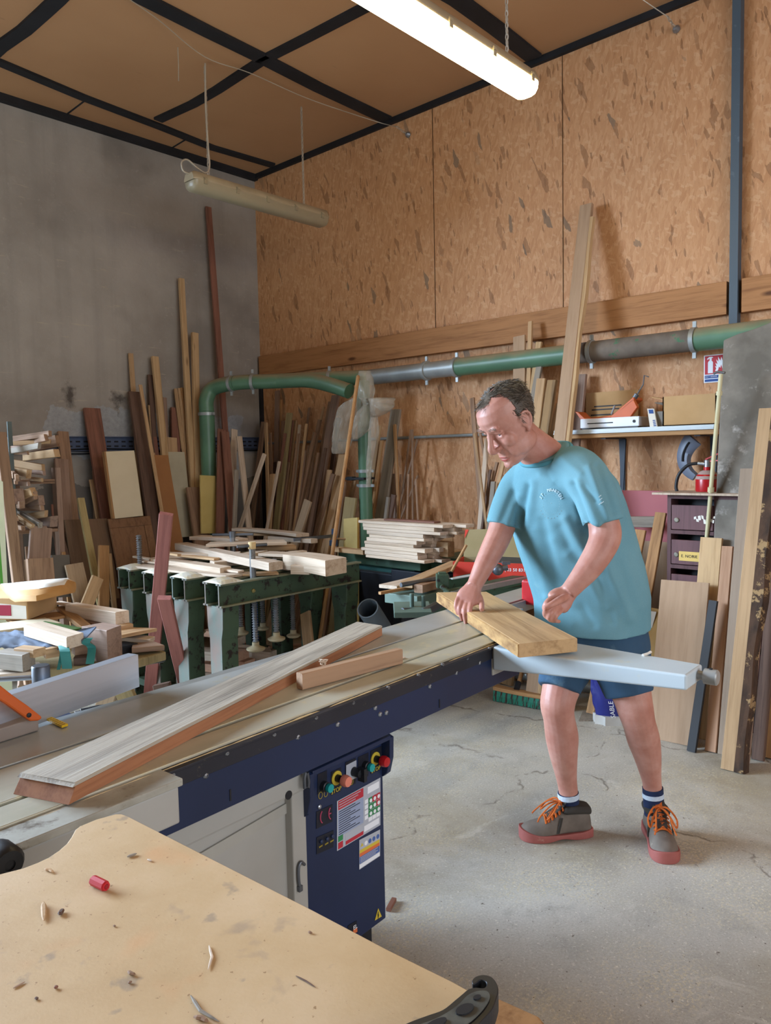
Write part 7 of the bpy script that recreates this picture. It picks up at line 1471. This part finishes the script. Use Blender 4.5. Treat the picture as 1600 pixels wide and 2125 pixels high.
for s in (-1, 1):
    g = G(); g.ball(hp(s*.031, .0665, .0105), .0112*HS, 14, 10); e = g.build('eye', M_EYE, MAN, smooth=True); gd = (HF-HU*.3).normalized(); c0 = hp(s*.031, .0665, .0105)+gd*.0088*HS; g = G(); g.ball(c0, V((.0046, .0046, .003)), 12, 6, gd.to_track_quat('Z', 'Y').to_matrix()); g.build('iris', M_IRIS, e, smooth=True)
M_HAIRD = paint('hair_dark', '#453d34', '#5a4f43', sc=(40, 40, 40), rough=.55); M_HAIRG = paint('hair_grey', '#8f887e', '#756c62', sc=(40, 40, 40), rough=.55)
hr = random.Random(4)
# eyebrows
for s in (-1, 1):
    g = G()
    for i in range(60):
        u = hr.random(); x = s*(.012+.036*u); z = .0345+.006*math.sin(u*2.6)+hr.uniform(-.003, .003); o_ = hp(x, .12, z); hit = bvh.ray_cast(o_, -HF)
        if hit[0]: p = hit[0]; e_ = p+HF*.002+HL*s*.006+HU*hr.uniform(-.001, .003); g.tube([p-HF*.001, (p+e_)/2+HF*.0012, e_], [.0004, .0004, .0002], 4)
    g.build('eyebrow', paint('brow_hair', '#8c7768', '#7b685b'), MAN)
# lips
g = G()
for zz_, ry, rz_ in ((-.0685, .0052, .0032), (-.0765, .0056, .004)):
    rings = []
    for i in range(13):
        f = -1+2*i/12; hit = bvh.ray_cast(hp(f*.0225, .13, zz_+(.0022*(1-abs(f)) if zz_ > -.07 else -.0015*(1-abs(f)))), -HF); k = math.sqrt(max(.02, 1-f*f)); p = hit[0] or hp(f*.022, .085, zz_)
        rings.append([p+HF*(.0009*math.cos(t)*k)+HU*(rz_*math.sin(t)*k) for t in [2*math.pi*j/10 for j in range(10)]])
    g.loft(rings)
g.build('lips', M_LIP, MAN, smooth=True)
# hair: a cap of short strands over the scalp, receding at the temples
def hairmask(d):
    x, y, z = d.x, d.y, d.z
    if z < -.55: return 0
    if abs(x) > .7 and y > -.36 and z < .17 and y < .10: return 0
    if y < -.12: return 1
    if z < .42: return 1 if (abs(x) > .5 and y < .20+.2*max(0, z) and z > -.12) else 0
    if abs(x) > .36: return 1 if y < .10+.1*(z-.4) else 0
    if y < .30: return 1
    return 1 if (abs(x) < .24 and y < .58) else 0
hc = hp(0, -.005, .02); gD, gL = G(), G(); cap = G(); nst = 0
def scalp(d):
    dw = (HL*d.x+HF*d.y+HU*d.z).normalized(); h = bvh.ray_cast(hc+dw*.3, -dw); return h[0], h[1], dw
NA, NB_ = 60, 30; grid = {}
for j in range(NB_+1):
    th = math.pi*.92*j/NB_
    for i in range(NA):
        ph = 2*math.pi*i/NA; d = V((math.sin(th)*math.cos(ph), math.sin(th)*math.sin(ph), math.cos(th)))
        if hairmask(d):
            p, nn_, dw = scalp(d)
            if p: grid[(j, i)] = p+dw*(.0035+.0025*mnoise.noise(d*6))
vs_ = {k: cap.b.verts.new(p) for k, p in grid.items()}
for (j, i) in grid:
    q = [(j, i), (j+1, i), (j+1, (i+1) % NA), (j, (i+1) % NA)]
    if all(k in vs_ for k in q) and j > 0: cap.b.faces.new([vs_[k] for k in q])
while nst < 4200:
    d = V((hr.gauss(0, 1), hr.gauss(0, 1), hr.gauss(0, 1))).normalized(); 
    jit = V((d.x+hr.uniform(-.05, .05), d.y+hr.uniform(-.05, .05), d.z+hr.uniform(-.05, .05)))
    if not hairmask(jit): continue
    p, nn_, dw = scalp(d)
    if not p: continue
    nst += 1
    front = d.y > .3; flow = (HU*-.6-HF*.35) if d.z < .5 and d.y < .3 else (HL*(.7 if d.x > 0 else -.5)-HF*.25+HU*.1)
    if front: flow = HF*.9+HL*hr.uniform(-.9, .3)+HU*.25
    flow = (flow-nn_*flow.dot(nn_)).normalized(); L_ = hr.uniform(.014, .026)*(1.2 if d.z > .5 else .8); sw_ = V((hr.uniform(-1, 1), hr.uniform(-1, 1), hr.uniform(-1, 1)))*.006
    lift = .26 if d.z > .4 else .13
    a = p-nn_*.001; b = p+nn_*L_*lift*.7+flow*L_*.45+sw_*.5; e = p+nn_*L_*lift*.8+flow*L_+sw_
    grey = hr.random() < (.85 if front else (.6 if d.z < .25 and d.y > -.35 else .22)); (gL if grey else gD).tube([a, b, e], [.00075, .0007, .0002], 3)
hb = cap.build('hair', M_HAIRD, MAN, smooth=True); gD.build('dark_strands', M_HAIRD, hb); gL.build('grey_strands', M_HAIRG, hb)
# ---- T-shirt: trunk and two open sleeves
def shirt_mat():
    n = NT('tshirt_teal'); v = n.coord((1, 1, 1)); f = n.noise(v, 3, 4, .5); c = n.ramp(f, [(.35, '#5d8995'), (.65, '#6c97a2')]); w2 = n.noise(v, 420, 2, .5); c = n.mix(n.math('MULTIPLY', n.step(w2, .5, .62), .15), c, '#86abb3')
    d2 = n.noise(v, 7, 5, .65); c = n.mix(n.math('MULTIPLY', n.step(d2, .62, .75), .25), c, '#8aa49a'); n.bump(w2, .12, .0008); return n.done(c, .88, 0, .2)
M_SHIRT = shirt_mat()
g = G(); g.loft(trings(1.0, TORSO))
def sleeve(pts, ax=None):
    w = [(*pd(a, b, c), r) for a, b, c, r in pts]; c = crom(w, 5); P = [V(q[:3]) for q in c]; R_ = [q[3] for q in c]
    k = 5; outp = P+[P[-1]+(P[-2]-P[-1]).normalized()*.0+(P[-1]-P[-2]).normalized()*.002]+[P[-1-i] for i in range(k)]; outr = R_+[R_[-1]-.003]+[R_[-1-i]-.006 for i in range(k)]
    g.tube(outp, outr, 24)
sleeve([(1186, 975, 2.64, .085), (1210, 986, 2.57, .078), (1231, 1018, 2.52, .073), (1245, 1056, 2.49, .068), (1252, 1084, 2.485, .065)])
sleeve([(1105, 992, 2.80, .080), (1078, 1012, 2.825, .072), (1060, 1045, 2.81, .066), (1048, 1075, 2.79, .062), (1043, 1092, 2.785, .061)])
me = remesh(g, .005, 3, 'tshirt')
FOLDS = [((1188, 1005), (1222, 1098), -9, 9), ((1200, 1000), (1243, 1090), 6, 10), ((1172, 1075), (1232, 1180), 6, 12), ((1160, 1095), (1215, 1200), -5, 12), ((1180, 1150), (1262, 1262), 5, 13), ((1148, 1120), (1200, 1250), 4, 14), ((1095, 1010), (1076, 1092), -8, 9), ((1108, 1000), (1096, 1090), 5, 10), ((1108, 1100), (1140, 1235), 4, 12), ((1126, 1080), (1160, 1230), -4, 11), ((1260, 1175), (1308, 1286), 6, 13), ((1236, 1195), (1270, 1292), -5, 12), ((1298, 1160), (1326, 1262), 4, 12), ((1222, 970), (1262, 1075), 5, 9), ((1240, 965), (1274, 1062), -5, 9), ((1205, 1085), (1250, 1140), -5, 10), ((1135, 1240), (1190, 1296), 4, 11), ((1065, 1020), (1040, 1080), -4, 8), ((1078, 1030), (1055, 1090), 3, 8), ((1165, 950), (1205, 985), 4, 9), ((1212, 1010), (1236, 1040), -4, 6), ((1190, 1230), (1232, 1300), -4, 10), ((1150, 1000), (1120, 985), 3, 10)]
me.calc_loop_triangles(); nrm = [v.normal.copy() for v in me.vertices]; scr = FPX
for v, nv in zip(me.vertices, nrm):
    k = dep(v.co); x = 800+FPX*(v.co-EYE).dot(rt)/k; y = 1062.5-FPX*(v.co-EYE).dot(up)/k; p = V((x, y)); dsp = 0
    if nv.dot(fw) < .25:
        for a, b, am, wd in FOLDS:
            a, b = V(a), V(b); ab = b-a; t = (p-a).dot(ab)/ab.length_squared; tc_ = max(0, min(1, t)); q = (p-a-ab*tc_).length/wd
            if q < 2.5: dsp += am*(.0013 if abs(am) < 6 else .0015)*math.exp(-q*q*1.3)*(1 if 0 < t < 1 else math.exp(-abs(t-tc_)*6))
    dsp += .0022*mnoise.noise(v.co*9)+.0012*mnoise.noise(v.co*23)
    v.co += nv*dsp
me.update()
sh = put(me, 'tshirt', M_SHIRT, MAN)
M_SHD = paint('tshirt_rib', '#4a8896', '#528f9c', rough=.9)
g = G(); q, r, d, a, b, ln = TORSO[-1]; sp = (UZ+MF*ln).normalized(); mfp = (MF-sp*MF.dot(sp)).normalized(); g.tube(ring(pd(q, r, d)-sp*.012, .088, .083, ML, mfp, 40), .0085, 8, closed=True); g.build('collar', M_SHD, sh, smooth=True)
sb = BVHTree.FromPolygons([v.co.copy() for v in me.vertices], [tuple(p.vertices) for p in me.polygons])
M_PRINT = paint('print_pale', '#c3d7dc', rough=.8)
def on_shirt(q, r, lift=.002):
    h = sb.ray_cast(EYE, ray(q, r).normalized()); return (h[0]+h[1]*lift, h[1]) if h[0] else (pd(q, r, 2.6), -FH)
word = 'ST. MAARTEN'; cx, cy = 1144, 1046
for i, ch in enumerate(word):
    if ch in ' ': continue
    an = math.radians(-152+124*i/(len(word)-1)); p, nv = on_shirt(cx+23*math.cos(an), cy+29*math.sin(an)); upd = (rt*math.cos(an)-up*math.sin(an)); upd = (upd-nv*upd.dot(nv)).normalized(); uxd = upd.cross(nv).normalized()
    text(ch, .016, p, uxd, upd, M_PRINT, sh, 'chest_print', lift=.0005)
g = G()
for i in range(26):
    an = 2*math.pi*i/26; p, nv = on_shirt(cx+17*math.cos(an), cy+22*math.sin(an), .0003); g.ball(p, .0008, 6, 4)
for i in range(9):
    an = math.radians(28+124*i/8); p, nv = on_shirt(cx+24*math.cos(an), cy+30*math.sin(an), .0002); g.obox(p, rt*.002, up*.001, fw*.0006)
p, nv = on_shirt(cx, cy-2, .0003); g.ball(p, .0012, 6, 4); g.build('chest_emblem', M_PRINT, sh)
g = G()
for k, (q, r) in enumerate(((1245, 1030), (1247, 1036), (1250, 1043), (1246, 1045))): p, nv = on_shirt(q, r); g.obox(p, rt*.004+up*.003, up*.0012, fw*.001)
g.build('sleeve_mark', M_PRINT, sh)
# ---- shorts
M_SHORT = paint('shorts_blue', '#2f4d68', '#294459', sc=(5, 5, 5), rough=.88, c3='#56707f', sc3=9, lo3=.6, hi3=.8)
g = G(); 
g.loft([ring(pd(q, r, d), a, b, ML, MF, 32, 2.4) for q, r, d, a, b in ((1228, 1275, 2.86, .185, .150), (1230, 1300, 2.865, .198, .160), (1233, 1335, 2.865, .202, .162), (1234, 1368, 2.855, .196, .150))])
def shortleg(pts):
    w = [(*pd(a, b, c), r) for a, b, c, r in pts]; c = crom(w, 5); P = [V(q[:3]) for q in c]; R_ = [q[3] for q in c]; k = 5
    g.tube(P+[P[-1]+(P[-1]-P[-2]).normalized()*.002]+[P[-1-i] for i in range(k)], R_+[R_[-1]-.004]+[R_[-1-i]-.008 for i in range(k)], 26)
shortleg([(1196, 1325, 2.90, .112), (1180, 1375, 2.865, .096), (1168, 1405, 2.84, .086), (1161, 1430, 2.825, .0785)]); shortleg([(1276, 1325, 2.82, .120), (1290, 1380, 2.79, .106), (1299, 1415, 2.78, .094), (1306, 1441, 2.772, .086)])
me = remesh(g, .005, 3, 'shorts'); nrm = [v.normal.copy() for v in me.vertices]
for v, nv in zip(me.vertices, nrm): v.co += nv*(.004*mnoise.noise(V((v.co.x*9, v.co.y*9, v.co.z*4)))+.002*mnoise.noise(v.co*22))
me.update(); so = put(me, 'shorts', M_SHORT, MAN)
# ---- socks
M_SOCK = paint('sock_navy', '#1d2a4a', '#1a2542', sc=(30, 30, 30), rough=.95); M_SOCKW = paint('sock_pale', '#bcc8d4', '#aebcc9', sc=(60, 60, 60), rough=.95)
for pts, band in ((((1179, 1644, 2.935, .039), (1181, 1668, 2.942, .038), (1184, 1700, 2.95, .037)), ((1179, 1645, 2.935, .0405), (1180, 1655, 2.937, .0405))), (((1354.5, 1634, 2.90, .038), (1356, 1658, 2.905, .038), (1358, 1690, 2.91, .037)), ((1355, 1645, 2.902, .0392), (1355.5, 1654, 2.903, .0393)))):
    g = G(); limb(g, pts, 20); s_ = g.build('sock', M_SOCK, MAN, smooth=True); g = G(); limb(g, band, 20); g.build('pale_band', M_SOCKW, s_, smooth=True)
# ---- work shoes
M_UPP = paint('shoe_taupe', '#6d6258', '#5d534a', sc=(14, 14, 14), rough=.8, c3='#8a7d70', sc3=20); M_SOLE = paint('shoe_sole', '#9a564e', '#8a4a44', sc=(10, 10, 10), rough=.7, c3='#b08a7c', sc3=12); M_LACE = paint('lace_orange', '#c2611c', '#a94f14', sc=(50, 50, 50), rough=.8); M_COLLAR = paint('shoe_collar', '#3a352f', '#2f2b26', rough=.85)
ZK = 1.13
def shoe(toe, heel, ankle):
    F0 = V((toe.x-heel.x, toe.y-heel.y, 0)); L = .272; f = F0.normalized(); l = V((-f.y, f.x, 0)); c0 = V((heel.x, heel.y, 0)) if F0.length > .2 else V((heel.x, heel.y, 0))
    c0 = V(((toe.x+heel.x)/2, (toe.y+heel.y)/2, 0))-f*L/2
    def sp(u, x, z): return c0+f*(u*L)+l*(x+.008*math.sin(u*3.1))+UZ*z*ZK
    st = [(0, .024, .066), (.05, .033, .092), (.14, .0375, .103), (.28, .0385, .104), (.40, .0395, .101), (.50, .042, .088), (.62, .046, .071), (.74, .049, .060), (.85, .047, .054), (.94, .037, .046), (1, .016, .034)]
    g = G(); rings = []
    for u, w, h in st:
        pr = [(-w, .018), (w, .018), (w*1.03, h*.38), (w*.9, h*.66), (w*.62, h*.9), (w*.25, h), (-w*.25, h), (-w*.62, h*.9), (-w*.9, h*.66), (-w*1.03, h*.38)]; rings.append([sp(u, x, z) for x, z in pr])
    g.loft(rings); t_ = g.build('shoe', M_UPP, MAN); m = t_.modifiers.new('s', 'SUBSURF'); m.levels = m.render_levels = 2; t_.data.polygons.foreach_set('use_smooth', [True]*len(t_.data.polygons))
    g = G(); rings = []
    for u, w, h in st:
        uu = -.015+u*1.03; w2 = w*1.05+.003; hz = .024+(.016*((u-.78)/.22) if u > .78 else (.006 if u < .1 else (-.002 if .35 < u < .6 else 0))); zb = .0 if not .38 < u < .55 else .008; rings.append([sp(uu, -w2, zb), sp(uu, w2, zb), sp(uu, w2*1.02, hz*.6), sp(uu, w2*.98, hz), sp(uu, -w2*.98, hz), sp(uu, -w2*1.02, hz*.6)])
    g.loft(rings); s2 = g.build('sole', M_SOLE, t_); m = s2.modifiers.new('b', 'BEVEL'); m.width = .0025; m.segments = 2; m.limit_method = 'ANGLE'; m.angle_limit = .7; m = s2.modifiers.new('s', 'SUBSURF'); m.levels = m.render_levels = 2; s2.data.polygons.foreach_set('use_smooth', [True]*len(s2.data.polygons))
    g = G(); rings = []
    for u, w, h in ((.0, .03, .10), (.05, .038, .106), (.16, .045, .110), (.32, .047, .113), (.44, .042, .108)): rings.append([sp(u, -w, h-.03), sp(u, -w*1.03, h-.012), sp(u, -w*.9, h), sp(u, w*.9, h), sp(u, w*1.03, h-.012), sp(u, w, h-.03)])
    g.loft(rings); c2 = g.build('padded_collar', M_COLLAR, t_, smooth=True); m = c2.modifiers.new('s', 'SUBSURF'); m.levels = m.render_levels = 1
    g = G(); g.loft([[sp(u, -w, h), sp(u, w, h), sp(u, w*.8, h+.006), sp(u, -w*.8, h+.006)] for u, w, h in ((.36, .024, .128), (.42, .024, .108), (.52, .022, .088), (.64, .018, .072))]); g.build('tongue', M_COLLAR, t_, smooth=True)
    g = G(); g.loft([[sp(u, -w, h), sp(u, w, h), sp(u, w, h+.004), sp(u, -w, h+.004)] for u, w, h in ((.37, .012, .128), (.41, .012, .116))]); g.build('pull_tab', M_LACE, t_)
    g = G(); rows = [(.42, .112), (.47, .1), (.52, .092), (.57, .083), (.62, .076), (.66, .072)]
    for i, (u, h) in enumerate(rows):
        g.tube(crom([sp(u, -.03, h-.014), sp(u, -.012, h), sp(u+.008, .012, h), sp(u+.01, .03, h-.014)], 3), .0030, 6)
        if i < len(rows)-1:
            u2, h2 = rows[i+1]; g.tube([sp(u, -.028, h-.012), sp((u+u2)/2, 0, (h+h2)/2+.003), sp(u2, .028, h2-.012)], .0028, 6); g.tube([sp(u, .028, h-.012), sp((u+u2)/2, 0, (h+h2)/2+.004), sp(u2, -.028, h2-.012)], .0028, 6)
    K = sp(.43, 0, .118)
    for s in (-1, 1):
        g.tube(crom([K, K+l*s*.025+f*.015+UZ*.006, K+l*s*.05+f*.045-UZ*.02, K+l*s*.046+f*.065-UZ*.045, K+l*s*.03+f*.04-UZ*.018, K+l*s*.01+f*.01], 4), .0034, 6)
        g.tube(crom([K, K+l*s*.02+f*.04-UZ*.0, K+l*s*.03+f*.085-UZ*.035, K+l*s*.038+f*.10-UZ*.055], 4), .0028, 6)
    g.ball(K, .009, 8, 6); g.build('lace', M_LACE, t_, smooth=True)
    for s in (-1, 1):
        g = G(); g.loft([[sp(u, s*(w+.0035), z), sp(u+.035, s*(w+.0035), z), sp(u+.035, s*(w+.0), z), sp(u, s*(w+.0), z)] for u, w, z in ((.50, .044, .03), (.47, .042, .055), (.44, .036, .078))]); g.build('side_stripe', M_COLLAR, t_)
shoe(pz(1078, 1738), pz(1226, 1729), None); shoe(pz(1387, 1800), pz(1347, 1712), None)
# ================================================================ daylight, added fill and render look
def area(name, loc, target, sx, sy, e, colr, spread=None):
    l = bpy.data.lights.new(name, 'AREA'); l.shape = 'RECTANGLE'; l.size = sx; l.size_y = sy; l.energy = e; l.color = colr
    if spread: l.spread = spread
    o = bpy.data.objects.new(name, l); col.objects.link(o); o.location = loc
    o.rotation_euler = (V(target)-V(loc)).to_track_quat('-Z', 'Z').to_euler(); return o
area('sky_through_door', (-2.6, YW+4.6, 5.2), (.6, 2.6, .6), 10, 5.5, 5600, (.62, .79, 1))
area('fill_behind_viewer', ((EX0+EX1)/2, Y0-.15, (EZ0+EZ1)/2), ((EX0+EX1)/2+.6, 2, 1.2), EX1-EX0-.1, EZ1-EZ0-.1, 85, (.95, .96, 1))  # unseen fill lamp added behind the viewer to lift the shadows
w = bpy.data.worlds.new('sky'); scene.world = w; w.use_nodes = True; w.node_tree.nodes['Background'].inputs[0].default_value = (.6, .75, 1, 1); w.node_tree.nodes['Background'].inputs[1].default_value = .6
vs = scene.view_settings; scene.display_settings.display_device = 'sRGB'; vs.view_transform = 'Standard'; vs.look = 'None'; vs.gamma = 1; vs.exposure = 0.95; vs.use_curve_mapping = False
scene.cycles.max_bounces = 8; scene.cycles.diffuse_bounces = 5; scene.cycles.use_denoising = True
